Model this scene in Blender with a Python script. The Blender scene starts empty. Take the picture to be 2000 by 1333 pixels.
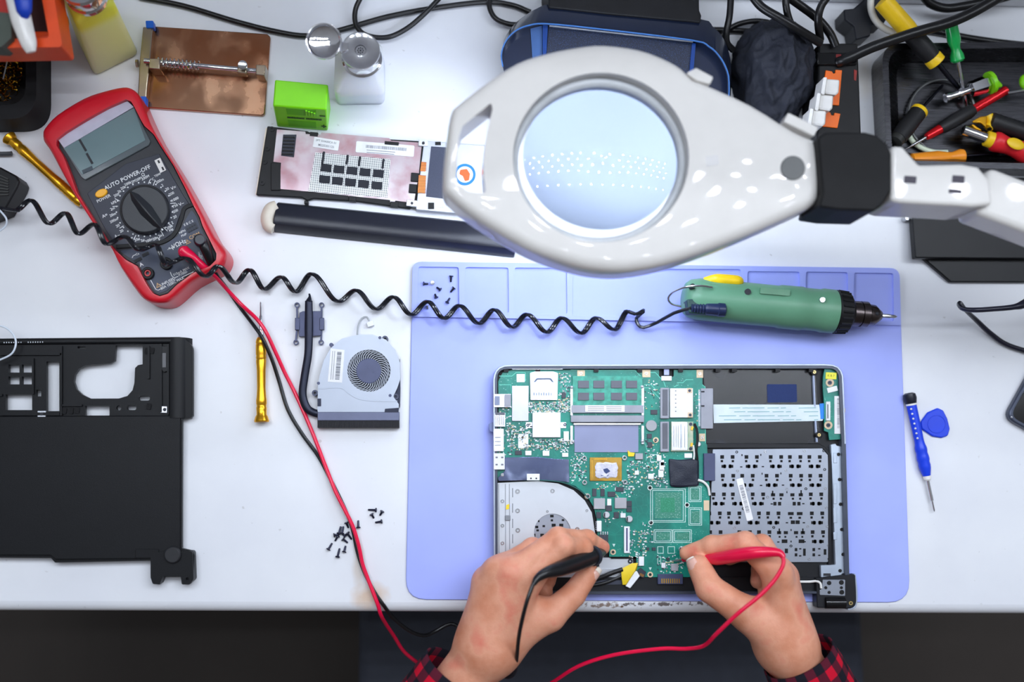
import bpy, bmesh, math, random
import numpy as np
from mathutils import Vector, Matrix, noise as mnoise

random.seed(7)
scene = bpy.context.scene
COL = scene.collection

# ------------------------------------------------------------------ camera, world, light, exposure
FOC = 2000.0                      # focal length in pixels of the 2000 x 1333 frame (36 mm lens)
CX, CY = 1000.0, 666.5
NADIR = (850.0, 895.0)            # image point straight under the camera
CAM_H = 1.0                       # height of the camera over the table top

_d = Vector((NADIR[0] - CX, CY - NADIR[1], -FOC)).normalized()   # world down, in camera axes
_Z = -_d
_X = Vector((FOC, 0.0, NADIR[0] - CX)).normalized()
_Y = _Z.cross(_X)
CAM_M = Matrix((_X, _Y, _Z))      # camera axes -> world axes

cam_data = bpy.data.cameras.new('camera')
cam = bpy.data.objects.new('camera', cam_data)
COL.objects.link(cam)
cam.matrix_world = Matrix.Translation((0, 0, CAM_H)) @ CAM_M.to_4x4()
cam_data.sensor_width = 36.0
cam_data.lens = FOC * 36.0 / 2000.0
cam_data.clip_start = 0.01
cam_data.dof.use_dof = True
cam_data.dof.focus_distance = 0.985
cam_data.dof.aperture_fstop = 2.2
scene.camera = cam

world = bpy.data.worlds.new('world')
scene.world = world
world.use_nodes = True
_nt = world.node_tree
_bg = _nt.nodes['Background']
# dim workshop: added gradient, brighter behind the bench, darker behind the person
_tc = _nt.nodes.new('ShaderNodeTexCoord'); _sp = _nt.nodes.new('ShaderNodeSeparateXYZ')
_nt.links.new(_tc.outputs['Generated'], _sp.inputs[0])
_rm = _nt.nodes.new('ShaderNodeMapRange'); _rm.inputs['From Min'].default_value = -0.6; _rm.inputs['From Max'].default_value = 0.9
_nt.links.new(_sp.outputs['Y'], _rm.inputs['Value'])
_rp = _nt.nodes.new('ShaderNodeValToRGB')
_rp.color_ramp.elements[0].color = (0.16, 0.15, 0.15, 1); _rp.color_ramp.elements[1].color = (0.80, 0.88, 1.0, 1)
_nt.links.new(_rm.outputs['Result'], _rp.inputs['Fac'])
_nt.links.new(_rp.outputs['Color'], _bg.inputs['Color'])
_bg.inputs['Strength'].default_value = 0.74
LED_POINTS = 235.0
LAMP_RING_STRENGTH = 46.0

scene.view_settings.view_transform = 'Standard'
scene.view_settings.look = 'None'
scene.view_settings.gamma = 1.0
scene.view_settings.use_curve_mapping = False
scene.view_settings.exposure = 0.0
scene.cycles.max_bounces = 8
scene.cycles.transmission_bounces = 8
scene.cycles.sample_clamp_indirect = 4.0

# ------------------------------------------------------------------ geometry helpers
def P(px, py, z=0.0):
    d = CAM_M @ Vector((px - CX, CY - py, -FOC))
    t = (z - CAM_H) / d.z
    return Vector((d.x * t, d.y * t, z))

def R(px, z=0.0):
    return px * (CAM_H - z) / FOC

def lin(c):
    c = c / 255.0
    return c / 12.92 if c <= 0.04045 else ((c + 0.055) / 1.055) ** 2.4

MATS = {}
def mat(name, rgb=(200, 200, 200), rough=0.5, metal=0.0, spec=0.5, coat=0.0, var=0.08, nscale=60.0,
        bump=0.0, bscale=400.0, trans=0.0, ior=1.45, emit=0.0, sss=0.0, rgb2=None, alpha=1.0):
    if name in MATS:
        return MATS[name]
    m = bpy.data.materials.new(name)
    m.use_nodes = True
    nt = m.node_tree
    b = nt.nodes['Principled BSDF']
    c = [lin(v) for v in rgb]
    tc = nt.nodes.new('ShaderNodeTexCoord')
    ns = nt.nodes.new('ShaderNodeTexNoise')
    ns.inputs['Scale'].default_value = nscale
    ns.inputs['Detail'].default_value = 4.0
    nt.links.new(tc.outputs['Object'], ns.inputs['Vector'])
    ramp = nt.nodes.new('ShaderNodeValToRGB')
    ramp.color_ramp.elements[0].position = 0.3
    ramp.color_ramp.elements[1].position = 0.7
    c2 = [lin(v) for v in rgb2] if rgb2 else [min(1, v * (1 + var)) for v in c]
    c1 = c if rgb2 else [v * (1 - var) for v in c]
    ramp.color_ramp.elements[0].color = (*c1, 1)
    ramp.color_ramp.elements[1].color = (*c2, 1)
    nt.links.new(ns.outputs['Fac'], ramp.inputs['Fac'])
    nt.links.new(ramp.outputs['Color'], b.inputs['Base Color'])
    b.inputs['Roughness'].default_value = rough
    b.inputs['Metallic'].default_value = metal
    b.inputs['Specular IOR Level'].default_value = spec
    b.inputs['Coat Weight'].default_value = coat
    b.inputs['Coat Roughness'].default_value = 0.1
    b.inputs['IOR'].default_value = ior
    if trans:
        b.inputs['Transmission Weight'].default_value = trans
    if sss:
        b.inputs['Subsurface Weight'].default_value = sss
        b.inputs['Subsurface Radius'].default_value = (0.006, 0.0022, 0.0012)
        b.inputs['Subsurface Scale'].default_value = 1.0
    if emit:
        b.inputs['Emission Color'].default_value = (*c, 1)
        b.inputs['Emission Strength'].default_value = emit
    if bump:
        n2 = nt.nodes.new('ShaderNodeTexNoise')
        n2.inputs['Scale'].default_value = bscale
        n2.inputs['Detail'].default_value = 3.0
        nt.links.new(tc.outputs['Object'], n2.inputs['Vector'])
        bp = nt.nodes.new('ShaderNodeBump')
        bp.inputs['Strength'].default_value = bump
        bp.inputs['Distance'].default_value = 0.001
        nt.links.new(n2.outputs['Fac'], bp.inputs['Height'])
        nt.links.new(bp.outputs['Normal'], b.inputs['Normal'])
    MATS[name] = m
    return m

ORG = {}
def thing(name, label, cat, loc, group=None):
    o = bpy.data.objects.new(name, None)
    o.empty_display_size = 0.02
    o.location = loc
    COL.objects.link(o)
    o['label'] = label; o['category'] = cat
    if group: o['group'] = group
    ORG[o] = Vector(loc)
    return o

def catmull(pts, sub):
    pts = [Vector(p) for p in pts]
    if len(pts) < 3 or sub <= 1:
        return pts
    out = []
    n = len(pts)
    for i in range(n - 1):
        p0 = pts[max(i - 1, 0)]; p1 = pts[i]; p2 = pts[i + 1]; p3 = pts[min(i + 2, n - 1)]
        if i == 0: p0 = p1 * 2 - p2
        if i == n - 2: p3 = p2 * 2 - p1
        for k in range(sub):
            t = k / sub
            out.append(0.5 * ((2 * p1) + (p2 - p0) * t + (2 * p0 - 5 * p1 + 4 * p2 - p3) * t * t + (3 * p1 - p0 - 3 * p2 + p3) * t ** 3))
    out.append(pts[-1])
    return out

def rpoly(pts, r, n=5):
    """round the corners of a 2-D polygon; r is one radius or a list"""
    out = []
    m = len(pts)
    for i in range(m):
        p = Vector(pts[i]); a = Vector(pts[i - 1]); b = Vector(pts[(i + 1) % m])
        rr = r[i] if isinstance(r, (list, tuple)) else r
        u = (a - p); v = (b - p)
        lu, lv = u.length, v.length
        if rr <= 0 or lu < 1e-9 or lv < 1e-9:
            out.append((p.x, p.y)); continue
        u /= lu; v /= lv
        ang = u.angle(v)
        if ang > math.pi - 0.02:
            out.append((p.x, p.y)); continue
        d = min(rr / math.tan(ang / 2), lu * 0.49, lv * 0.49)
        s = p + u * d; e = p + v * d
        for k in range(n + 1):
            t = k / n
            q = s * (1 - t) ** 2 + p * 2 * t * (1 - t) + e * t * t
            out.append((q.x, q.y))
    return out

def rect(x0, y0, x1, y1):
    return [(x0, y0), (x1, y0), (x1, y1), (x0, y1)]

def rrect(cx, cy, w, h, ang=0.0, r=0.0):
    a = math.radians(ang); c, s = math.cos(a), math.sin(a)
    pts = [(-w / 2, -h / 2), (w / 2, -h / 2), (w / 2, h / 2), (-w / 2, h / 2)]
    pts = [(cx + x * c - y * s, cy + x * s + y * c) for x, y in pts]
    return rpoly(pts, r) if r else pts

def circ(cx, cy, rx, ry=None, n=32, a0=0.0, a1=360.0):
    ry = rx if ry is None else ry
    full = abs(a1 - a0) >= 360
    k = n if full else n + 1
    return [(cx + rx * math.cos(math.radians(a0 + (a1 - a0) * i / n)), cy + ry * math.sin(math.radians(a0 + (a1 - a0) * i / n))) for i in range(k)]

def band(pts, w, sub=1):
    """a strip of width w px along a 2-D polyline"""
    q = [Vector((p[0], p[1], 0)) for p in pts]
    if sub > 1: q = catmull(q, sub)
    L, Rr = [], []
    for i, p in enumerate(q):
        t = (q[min(i + 1, len(q) - 1)] - q[max(i - 1, 0)]).normalized()
        n = Vector((-t.y, t.x, 0)) * w / 2
        L.append((p.x + n.x, p.y + n.y)); Rr.append((p.x - n.x, p.y - n.y))
    return L + Rr[::-1]

class MB:
    def __init__(self):
        self.bm = bmesh.new(); self.uv = None
    def _f(self, vs, mi):
        try:
            f = self.bm.faces.new(vs); f.material_index = mi
            return f
        except ValueError:
            return None
    def prism(self, poly, z0, z1, holes=(), mi=0, zref=None):
        """extrude a px polygon between two heights; the px outline is read at height zref (top)"""
        zr = z1 if zref is None else zref
        w = [P(x, y, zr) for x, y in poly]
        hw = [[P(x, y, zr) for x, y in h] for h in holes]
        return self.wprism(w, z0, z1, hw, mi)
    def wprism(self, w, z0, z1, holes=(), mi=0):
        bm = self.bm
        loops = [w] + list(holes)
        tops, bots = [], []
        for lp in loops:
            t = [bm.verts.new((p[0], p[1], z1)) for p in lp]
            b = [bm.verts.new((p[0], p[1], z0)) for p in lp]
            n = len(lp)
            for i in range(n):
                j = (i + 1) % n
                self._f((t[i], t[j], b[j], b[i]), mi)
            tops.append(t); bots.append(b)
        if not holes:
            self._f(tops[0], mi); self._f(bots[0][::-1], mi)
        else:
            for grp in (tops, bots):
                es = []
                for lp in grp:
                    for i in range(len(lp)):
                        e = bm.edges.get((lp[i], lp[(i + 1) % len(lp)])) or bm.edges.new((lp[i], lp[(i + 1) % len(lp)]))
                        es.append(e)
                r = bmesh.ops.triangle_fill(bm, use_beauty=True, use_dissolve=False, edges=es)
                for g in r['geom']:
                    if isinstance(g, bmesh.types.BMFace): g.material_index = mi
        return self
    def dome(self, outline, z0, ztop, rad, holes=(), mi=0, zref=None, steps=5):
        """like prism, with a rounded upper edge of radius rad metres (hole edges stay square)"""
        zr = ztop if zref is None else zref
        w = [P(x, y, zr) for x, y in outline]; n = len(w)
        area = sum(w[i].x * w[(i + 1) % n].y - w[(i + 1) % n].x * w[i].y for i in range(n))
        sg = 1 if area > 0 else -1
        nrm = []
        for i in range(n):
            t = w[(i + 1) % n] - w[i - 1]; t = Vector((t.x, t.y, 0)).normalized(); nrm.append(Vector((-t.y, t.x, 0)) * sg)
        segs = []
        for h in holes:
            hw_ = [P(x, y, zr) for x, y in h]; segs += [(hw_[i - 1], hw_[i]) for i in range(len(hw_))]
        def seg_d(p, a, b):
            ab = b - a; t = max(0.0, min(1.0, (p - a).dot(ab) / max(ab.dot(ab), 1e-12))); return (p - a - ab * t).length
        raw = [min(1.0, 0.62 * min([seg_d(p, a, b) for a, b in segs] + [9]) / rad) for p in w]
        low = [min(raw[(i + k) % n] for k in (-2, -1, 0, 1, 2)) for i in range(n)]
        sc = [sum(low[(i + k) % n] for k in (-2, -1, 0, 1, 2)) / 5 for i in range(n)]
        def ring(ins, z): return [Vector((w[i].x + nrm[i].x * ins * sc[i], w[i].y + nrm[i].y * ins * sc[i], z)) for i in range(n)]
        rings = [ring(0, z0)]
        for k in range(steps + 1):
            a = math.pi / 2 * k / steps
            rings.append(ring(rad * (1 - math.cos(a)), ztop - rad + rad * math.sin(a)))
        self.loft(rings, mi, False, False)
        bm = self.bm; bm.verts.ensure_lookup_table(); bm.edges.ensure_lookup_table()
        loops = [list(bm.verts)[-n:]]; lows = [list(bm.verts)[-n * len(rings):][:n]]
        for h in holes:
            hw = [P(x, y, zr) for x, y in h]
            t = [bm.verts.new((p.x, p.y, ztop)) for p in hw]; b = [bm.verts.new((p.x, p.y, z0)) for p in hw]; m = len(h)
            for i in range(m): self._f((t[i], t[(i + 1) % m], b[(i + 1) % m], b[i]), mi)
            loops.append(t); lows.append(b)
        for grp in (loops, lows):
            es = []
            for lp in grp:
                for i in range(len(lp)): es.append(bm.edges.get((lp[i], lp[(i + 1) % len(lp)])) or bm.edges.new((lp[i], lp[(i + 1) % len(lp)])))
            bmesh.ops.triangle_fill(bm, use_beauty=True, use_dissolve=False, edges=es)
        return self
    def box(self, x0, y0, x1, y1, z0, z1, mi=0):
        return self.prism(rect(x0, y0, x1, y1), z0, z1, mi=mi)
    def rbox(self, cx, cy, w, h, ang, z0, z1, r=0, mi=0):
        return self.prism(rrect(cx, cy, w, h, ang, r), z0, z1, mi=mi)
    def cyl(self, cx, cy, r, z0, z1, n=20, mi=0, hole=0.0):
        return self.prism(circ(cx, cy, r, n=n), z0, z1, holes=[circ(cx, cy, hole, n=n)] if hole else (), mi=mi)
    def flat(self, poly, z, mi=0):
        vs = [self.bm.verts.new(P(x, y, z)) for x, y in poly]
        self._f(vs, mi)
        return self
    def loft(self, rings, mi=0, cap0=True, cap1=True):
        bm = self.bm
        V = [[bm.verts.new(p) for p in r] for r in rings]
        n = len(rings[0])
        for a, b in zip(V[:-1], V[1:]):
            for i in range(n):
                j = (i + 1) % n
                self._f((a[i], a[j], b[j], b[i]), mi)
        if cap0: self._f(V[0][::-1], mi)
        if cap1: self._f(V[-1], mi)
        return self
    def tube(self, pts, r, seg=10, mi=0, sub=6, cap=True, flat=1.0):
        pts = catmull(pts, sub)
        n = len(pts)
        if isinstance(r, (list, tuple)):
            rr = []
            m = len(r)
            for i in range(n):
                f = i / (n - 1) * (m - 1); k = min(int(f), m - 2); rr.append(r[k] + (r[k + 1] - r[k]) * (f - k))
        else:
            rr = [r] * n
        t0 = (pts[1] - pts[0]).normalized()
        up = Vector((0, 0, 1)) if abs(t0.z) < 0.9 else Vector((1, 0, 0))
        u = t0.cross(up).normalized(); v = u.cross(t0).normalized()
        rings = []
        prev = t0
        for i in range(n):
            t = (pts[min(i + 1, n - 1)] - pts[max(i - 1, 0)])
            t = t.normalized() if t.length > 1e-9 else prev
            q = prev.rotation_difference(t)
            u = q @ u; v = q @ v; prev = t
            rings.append([pts[i] + (u * math.cos(a) + v * math.sin(a) * flat) * rr[i] for a in [2 * math.pi * k / seg for k in range(seg)]])
        return self.loft(rings, mi, cap, cap)
    def lathe(self, A, B, prof, seg=20, mi=0, up=None, squash=1.0):
        """profile [(t 0..1 along A->B, radius in metres)]"""
        A = Vector(A); B = Vector(B)
        ax = (B - A); w = ax.normalized()
        h = Vector((0, 0, 1)) if abs(w.z) < 0.9 else Vector((1, 0, 0))
        u = w.cross(h).normalized(); v = u.cross(w).normalized()
        rings = []
        for t, r in prof:
            c = A + ax * t; r = max(r, 1e-5)
            rings.append([c + (u * math.cos(a) + v * math.sin(a) * squash) * r for a in [2 * math.pi * k / seg for k in range(seg)]])
        return self.loft(rings, mi)
    def ball(self, c, rx, ry=None, rz=None, seg=16, rings=10, mi=0, rot=None):
        ry = rx if ry is None else ry; rz = rx if rz is None else rz
        mt = Matrix.Translation(c) @ (rot.to_4x4() if rot else Matrix()) @ Matrix.Diagonal((rx, ry, rz, 1))
        r = bmesh.ops.create_uvsphere(self.bm, u_segments=seg, v_segments=rings, radius=1.0, matrix=mt)
        for v in r['verts']:
            for f in v.link_faces: f.material_index = mi
        return self
    def text(self, s, px, py, size, z, ang=0.0, align='CENTER', mi=0, stretch=1.0):
        cu = bpy.data.curves.new('t', 'FONT'); cu.body = s; cu.align_x = align; cu.align_y = 'CENTER'; cu.resolution_u = 2; cu.offset = 0.010
        ob = bpy.data.objects.new('t', cu)
        me = bpy.data.meshes.new_from_object(ob)
        a = math.radians(ang); rx, ry = math.cos(a), math.sin(a); ux, uy = math.sin(a), -math.cos(a)
        vs = []
        for v in me.vertices:
            u_, w_ = v.co.x * size * stretch, v.co.y * size
            vs.append(self.bm.verts.new(P(px + u_ * rx + w_ * ux, py + u_ * ry + w_ * uy, z)))
        for p in me.polygons: self._f([vs[i] for i in p.vertices], mi)
        bpy.data.objects.remove(ob); bpy.data.curves.remove(cu); bpy.data.meshes.remove(me)
        return self
    def build(self, name, mats, parent=None, bevel=0.0, angle=35.0, loc=None, seg=2, recalc=True, subsurf=0):
        bm = self.bm
        if recalc: bmesh.ops.recalc_face_normals(bm, faces=bm.faces[:])
        org = ORG[parent] if parent is not None else (Vector(loc) if loc is not None else Vector((0, 0, 0)))
        bmesh.ops.translate(bm, verts=bm.verts[:], vec=-org)
        me = bpy.data.meshes.new(name)
        bm.to_mesh(me); bm.free()
        for m in (mats if isinstance(mats, (list, tuple)) else [mats]): me.materials.append(m)
        for p in me.polygons: p.use_smooth = True
        me.set_sharp_from_angle(angle=math.radians(angle))
        o = bpy.data.objects.new(name, me)
        COL.objects.link(o)
        if parent is not None:
            o.parent = parent
        else:
            o.location = org
        ORG[o] = org
        if bevel:
            md = o.modifiers.new('bevel', 'BEVEL'); md.width = bevel; md.segments = seg; md.limit_method = 'ANGLE'; md.angle_limit = math.radians(40)
            md.harden_normals = False
        if subsurf:
            md = o.modifiers.new('sub', 'SUBSURF'); md.levels = subsurf; md.render_levels = subsurf
        return o

def tag(o, label, cat, group=None):
    o['label'] = label; o['category'] = cat
    if group: o['group'] = group
    return o

def cable(name, label, pts, r, m, group=None, cat='cable', seg=14, sub=8):
    """pts: (px, py, z)"""
    w = [P(*p) for p in pts]
    o = MB().tube(w, r, seg=seg, sub=sub).build(name, m, loc=w[0], angle=60)
    return tag(o, label, cat, group)
# ------------------------------------------------------------------ special materials
def nodes_of(name, rough=0.5, metal=0.0, spec=0.5):
    m = bpy.data.materials.new(name); m.use_nodes = True
    nt = m.node_tree; b = nt.nodes['Principled BSDF']
    b.inputs['Roughness'].default_value = rough; b.inputs['Metallic'].default_value = metal
    b.inputs['Specular IOR Level'].default_value = spec
    MATS[name] = m
    return m, nt, b

def L3(rgb): return (*[lin(v) for v in rgb], 1)

def mk(nt, kind, **kw):
    n = nt.nodes.new(kind)
    for k, v in kw.items():
        if k.startswith('i_'): n.inputs[k[2:].replace('_', ' ')].default_value = v
        else: setattr(n, k, v)
    return n

def noise_node(nt, vec, scale, detail=4.0):
    n = mk(nt, 'ShaderNodeTexNoise'); n.inputs['Scale'].default_value = scale; n.inputs['Detail'].default_value = detail
    nt.links.new(vec, n.inputs['Vector']); return n

def ramp_node(nt, fac, stops):
    r = mk(nt, 'ShaderNodeValToRGB')
    el = r.color_ramp.elements
    el[0].position, el[0].color = stops[0]; el[1].position, el[1].color = stops[-1]
    for p, c in stops[1:-1]:
        e = el.new(p); e.color = c
    nt.links.new(fac, r.inputs['Fac']); return r

def mixc(nt, fac, a, b):
    n = mk(nt, 'ShaderNodeMix', data_type='RGBA')
    for s, v in ((0, fac), (6, a), (7, b)):
        if hasattr(v, 'links'): nt.links.new(v, n.inputs[s])
        else: n.inputs[s].default_value = v
    return n.outputs[2]

def math_node(nt, op, a, b=None, c=None):
    n = mk(nt, 'ShaderNodeMath', operation=op)
    for i, v in enumerate((a, b, c)):
        if v is None: continue
        if hasattr(v, 'links'): nt.links.new(v, n.inputs[i])
        else: n.inputs[i].default_value = v
    return n.outputs[0]

def make_table_mat():
    """white painted bench top with dust, scratches, a worn brown spot under the leads and scorch marks on the front edge"""
    m, nt, b = nodes_of('white_painted_bench', 0.32)
    tc = mk(nt, 'ShaderNodeTexCoord'); v = tc.outputs['Object']
    n1 = noise_node(nt, v, 9.0, 6.0)
    base = ramp_node(nt, n1.outputs['Fac'], [(0.35, L3((224, 226, 232))), (0.7, L3((234, 236, 240)))]).outputs['Color']
    n2 = noise_node(nt, v, 140.0, 3.0)
    specks = ramp_node(nt, n2.outputs['Fac'], [(0.71, (0, 0, 0, 1)), (0.76, (1, 1, 1, 1))]).outputs['Color']
    base = mixc(nt, math_node(nt, 'MULTIPLY', specks, 0.35), base, L3((150, 145, 140)))
    def spot(px, py, sx, sy, edge, rgb, col_in, nscale, thr, amt, bias=0.5):
        c = P(px, py, 0) - Vector((0.05, 0.1, 0))   # bench origin
        mp = mk(nt, 'ShaderNodeMapping', vector_type='POINT')
        mp.inputs['Location'].default_value = (-c.x / sx, -c.y / sy, 0); mp.inputs['Scale'].default_value = (1 / sx, 1 / sy, 0.0)
        nt.links.new(v, mp.inputs['Vector'])
        ln = mk(nt, 'ShaderNodeVectorMath', operation='LENGTH'); nt.links.new(mp.outputs['Vector'], ln.inputs[0])
        nn = noise_node(nt, v, nscale, 6.0)
        d = math_node(nt, 'ADD', ln.outputs['Value'], math_node(nt, 'MULTIPLY', math_node(nt, 'SUBTRACT', nn.outputs['Fac'], bias), edge))
        f = mk(nt, 'ShaderNodeMapRange'); f.inputs['From Min'].default_value = 1.0; f.inputs['From Max'].default_value = thr
        f.inputs['To Min'].default_value = 0.0; f.inputs['To Max'].default_value = amt
        nt.links.new(d, f.inputs['Value'])
        return mixc(nt, f.outputs['Result'], col_in, L3(rgb))
    base = spot(722, 1165, 0.020, 0.016, 0.9, (214, 186, 160), base, 60, 0.3, 0.85)
    base = spot(700, 1110, 0.007, 0.030, 0.9, (208, 196, 184), base, 60, 0.3, 0.7)
    base = spot(1290, 1181, 0.095, 0.0046, 3.4, (64, 44, 32), base, 210, 0.72, 0.85, 0.30)
    base = spot(1180, 1182, 0.026, 0.0045, 2.8, (110, 76, 44), base, 260, 0.6, 0.8, 0.36)
    base = spot(1395, 1181, 0.010, 0.0036, 2.4, (60, 52, 48), base, 300, 0.6, 0.8, 0.36)
    base = spot(520, 640, 0.05, 0.02, 1.4, (200, 200, 206), base, 30, 0.1, 0.35)
    base = spot(1690, 150, 0.012, 0.03, 0.8, (206, 196, 180), base, 60, 0.3, 0.5)
    nt.links.new(base, b.inputs['Base Color'])
    return m

def make_pcb_mat():
    """green solder mask with fine pale traces, vias and pads"""
    m, nt, b = nodes_of('green_circuit_board', 0.35)
    tc = mk(nt, 'ShaderNodeTexCoord'); v = tc.outputs['Object']
    n1 = noise_node(nt, v, 40, 2)
    base = ramp_node(nt, n1.outputs['Fac'], [(0.35, L3((0, 106, 94))), (0.65, L3((4, 136, 118)))]).outputs['Color']
    vo = mk(nt, 'ShaderNodeTexVoronoi', feature='F1'); vo.inputs['Scale'].default_value = 420; nt.links.new(v, vo.inputs['Vector'])
    dots = ramp_node(nt, vo.outputs['Distance'], [(0.10, (1, 1, 1, 1)), (0.16, (0, 0, 0, 1))]).outputs['Color']
    n3 = noise_node(nt, v, 55, 3)
    where = ramp_node(nt, n3.outputs['Fac'], [(0.5, (0, 0, 0, 1)), (0.56, (1, 1, 1, 1))]).outputs['Color']
    base = mixc(nt, math_node(nt, 'MULTIPLY', dots, math_node(nt, 'MULTIPLY', where, 0.8)), base, L3((170, 215, 205)))
    vm = mk(nt, 'ShaderNodeTexVoronoi', feature='DISTANCE_TO_EDGE', distance='F1') if False else mk(nt, 'ShaderNodeTexVoronoi', feature='DISTANCE_TO_EDGE')
    vm.inputs['Scale'].default_value = 130; nt.links.new(v, vm.inputs['Vector'])
    tr = ramp_node(nt, vm.outputs['Distance'], [(0.02, (1, 1, 1, 1)), (0.05, (0, 0, 0, 1))]).outputs['Color']
    base = mixc(nt, math_node(nt, 'MULTIPLY', tr, 0.12), base, L3((60, 175, 150)))
    nt.links.new(base, b.inputs['Base Color'])
    return m

def make_plaid_mat():
    m, nt, b = nodes_of('red_black_plaid_flannel', 0.9, 0, 0.2)
    uv = mk(nt, 'ShaderNodeUVMap'); uv.uv_map = 'UVMap'
    sp = mk(nt, 'ShaderNodeSeparateXYZ'); nt.links.new(uv.outputs['UV'], sp.inputs[0])
    a = math_node(nt, 'GREATER_THAN', math_node(nt, 'FRACT', sp.outputs['X']), 0.5)
    c = math_node(nt, 'GREATER_THAN', math_node(nt, 'FRACT', sp.outputs['Y']), 0.5)
    both = math_node(nt, 'MULTIPLY', a, c); anyv = math_node(nt, 'MAXIMUM', a, c)
    col = mixc(nt, anyv, L3((24, 24, 34)), L3((92, 24, 42)))
    col = mixc(nt, both, col, L3((214, 14, 48)))
    wv = noise_node(nt, uv.outputs['UV'], 60, 2)
    col = mixc(nt, math_node(nt, 'MULTIPLY', wv.outputs['Fac'], 0.25), col, L3((30, 20, 28)))
    nt.links.new(col, b.inputs['Base Color'])
    bp = mk(nt, 'ShaderNodeBump'); bp.inputs['Strength'].default_value = 0.4; bp.inputs['Distance'].default_value = 0.0006
    nt.links.new(wv.outputs['Fac'], bp.inputs['Height']); nt.links.new(bp.outputs['Normal'], b.inputs['Normal'])
    return m

def make_skin_mat():
    m, nt, b = nodes_of('skin', 0.48, 0, 0.35)
    tc = mk(nt, 'ShaderNodeTexCoord'); v = tc.outputs['Object']
    n1 = noise_node(nt, v, 38, 4)
    col = ramp_node(nt, n1.outputs['Fac'], [(0.30, L3((212, 136, 102))), (0.55, L3((232, 166, 136))), (0.75, L3((226, 130, 108)))]).outputs['Color']
    n2 = noise_node(nt, v, 900, 3)
    col = mixc(nt, math_node(nt, 'MULTIPLY', n2.outputs['Fac'], 0.22), col, L3((168, 104, 78)))
    nt.links.new(col, b.inputs['Base Color'])
    b.inputs['Subsurface Weight'].default_value = 0.12
    b.inputs['Subsurface Radius'].default_value = (0.004, 0.0015, 0.0008); b.inputs['Subsurface Scale'].default_value = 1.0
    vo = mk(nt, 'ShaderNodeTexVoronoi', feature='DISTANCE_TO_EDGE'); vo.inputs['Scale'].default_value = 620; nt.links.new(v, vo.inputs['Vector'])
    ad = math_node(nt, 'ADD', math_node(nt, 'MULTIPLY', vo.outputs['Distance'], 0.8), math_node(nt, 'MULTIPLY', n2.outputs['Fac'], 0.6))
    bp = mk(nt, 'ShaderNodeBump'); bp.inputs['Strength'].default_value = 0.35; bp.inputs['Distance'].default_value = 0.0006
    nt.links.new(ad, bp.inputs['Height']); nt.links.new(bp.outputs['Normal'], b.inputs['Normal'])
    return m

def make_smudged_metal(name, rgb, rgb2, rough, nscale, smear_rgb, metal=1.0):
    m, nt, b = nodes_of(name, rough, metal)
    tc = mk(nt, 'ShaderNodeTexCoord'); v = tc.outputs['Object']
    n1 = noise_node(nt, v, nscale, 5)
    col = ramp_node(nt, n1.outputs['Fac'], [(0.35, L3(rgb)), (0.62, L3(rgb2))]).outputs['Color']
    n2 = noise_node(nt, v, nscale * 3.2, 8)
    f = ramp_node(nt, n2.outputs['Fac'], [(0.50, (0, 0, 0, 1)), (0.80, (1, 1, 1, 1))]).outputs['Color']
    col = mixc(nt, math_node(nt, 'MULTIPLY', f, 0.6), col, L3(smear_rgb))
    nt.links.new(col, b.inputs['Base Color'])
    rr = math_node(nt, 'ADD', math_node(nt, 'MULTIPLY', f, 0.3), rough); nt.links.new(rr, b.inputs['Roughness'])
    return m

def make_mesh_grid(name, scale, rgb_a, rgb_b):
    """perforated sheet metal: regular dark holes"""
    m, nt, b = nodes_of(name, 0.4, 0.6)
    tc = mk(nt, 'ShaderNodeTexCoord')
    mp = mk(nt, 'ShaderNodeMapping'); mp.inputs['Rotation'].default_value = (0, 0, math.radians(-6)); nt.links.new(tc.outputs['Object'], mp.inputs['Vector'])
    vo = mk(nt, 'ShaderNodeTexVoronoi', feature='F1'); vo.inputs['Scale'].default_value = scale; vo.inputs['Randomness'].default_value = 0.0
    nt.links.new(mp.outputs['Vector'], vo.inputs['Vector'])
    f = ramp_node(nt, vo.outputs['Distance'], [(0.30, (1, 1, 1, 1)), (0.38, (0, 0, 0, 1))]).outputs['Color']
    nt.links.new(mixc(nt, f, L3(rgb_a), L3(rgb_b)), b.inputs['Base Color'])
    return m

def make_bottle_mat(name, low, high, level):
    """milky plastic; the liquid inside shows as a paler lower part"""
    m, nt, b = nodes_of(name, 0.35, 0, 0.5)
    tc = mk(nt, 'ShaderNodeTexCoord'); sp = mk(nt, 'ShaderNodeSeparateXYZ'); nt.links.new(tc.outputs['Object'], sp.inputs[0])
    n1 = noise_node(nt, tc.outputs['Object'], 30, 3)
    z = math_node(nt, 'ADD', sp.outputs['Z'], math_node(nt, 'MULTIPLY', n1.outputs['Fac'], 0.004))
    f = mk(nt, 'ShaderNodeMapRange'); f.inputs['From Min'].default_value = level - 0.004; f.inputs['From Max'].default_value = level + 0.008
    nt.links.new(z, f.inputs['Value'])
    nt.links.new(mixc(nt, f.outputs['Result'], L3(low), L3(high)), b.inputs['Base Color'])
    b.inputs['Subsurface Weight'].default_value = 0.85
    b.inputs['Subsurface Radius'].default_value = (0.05, 0.05, 0.04); b.inputs['Subsurface Scale'].default_value = 1.0
    return m

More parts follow.
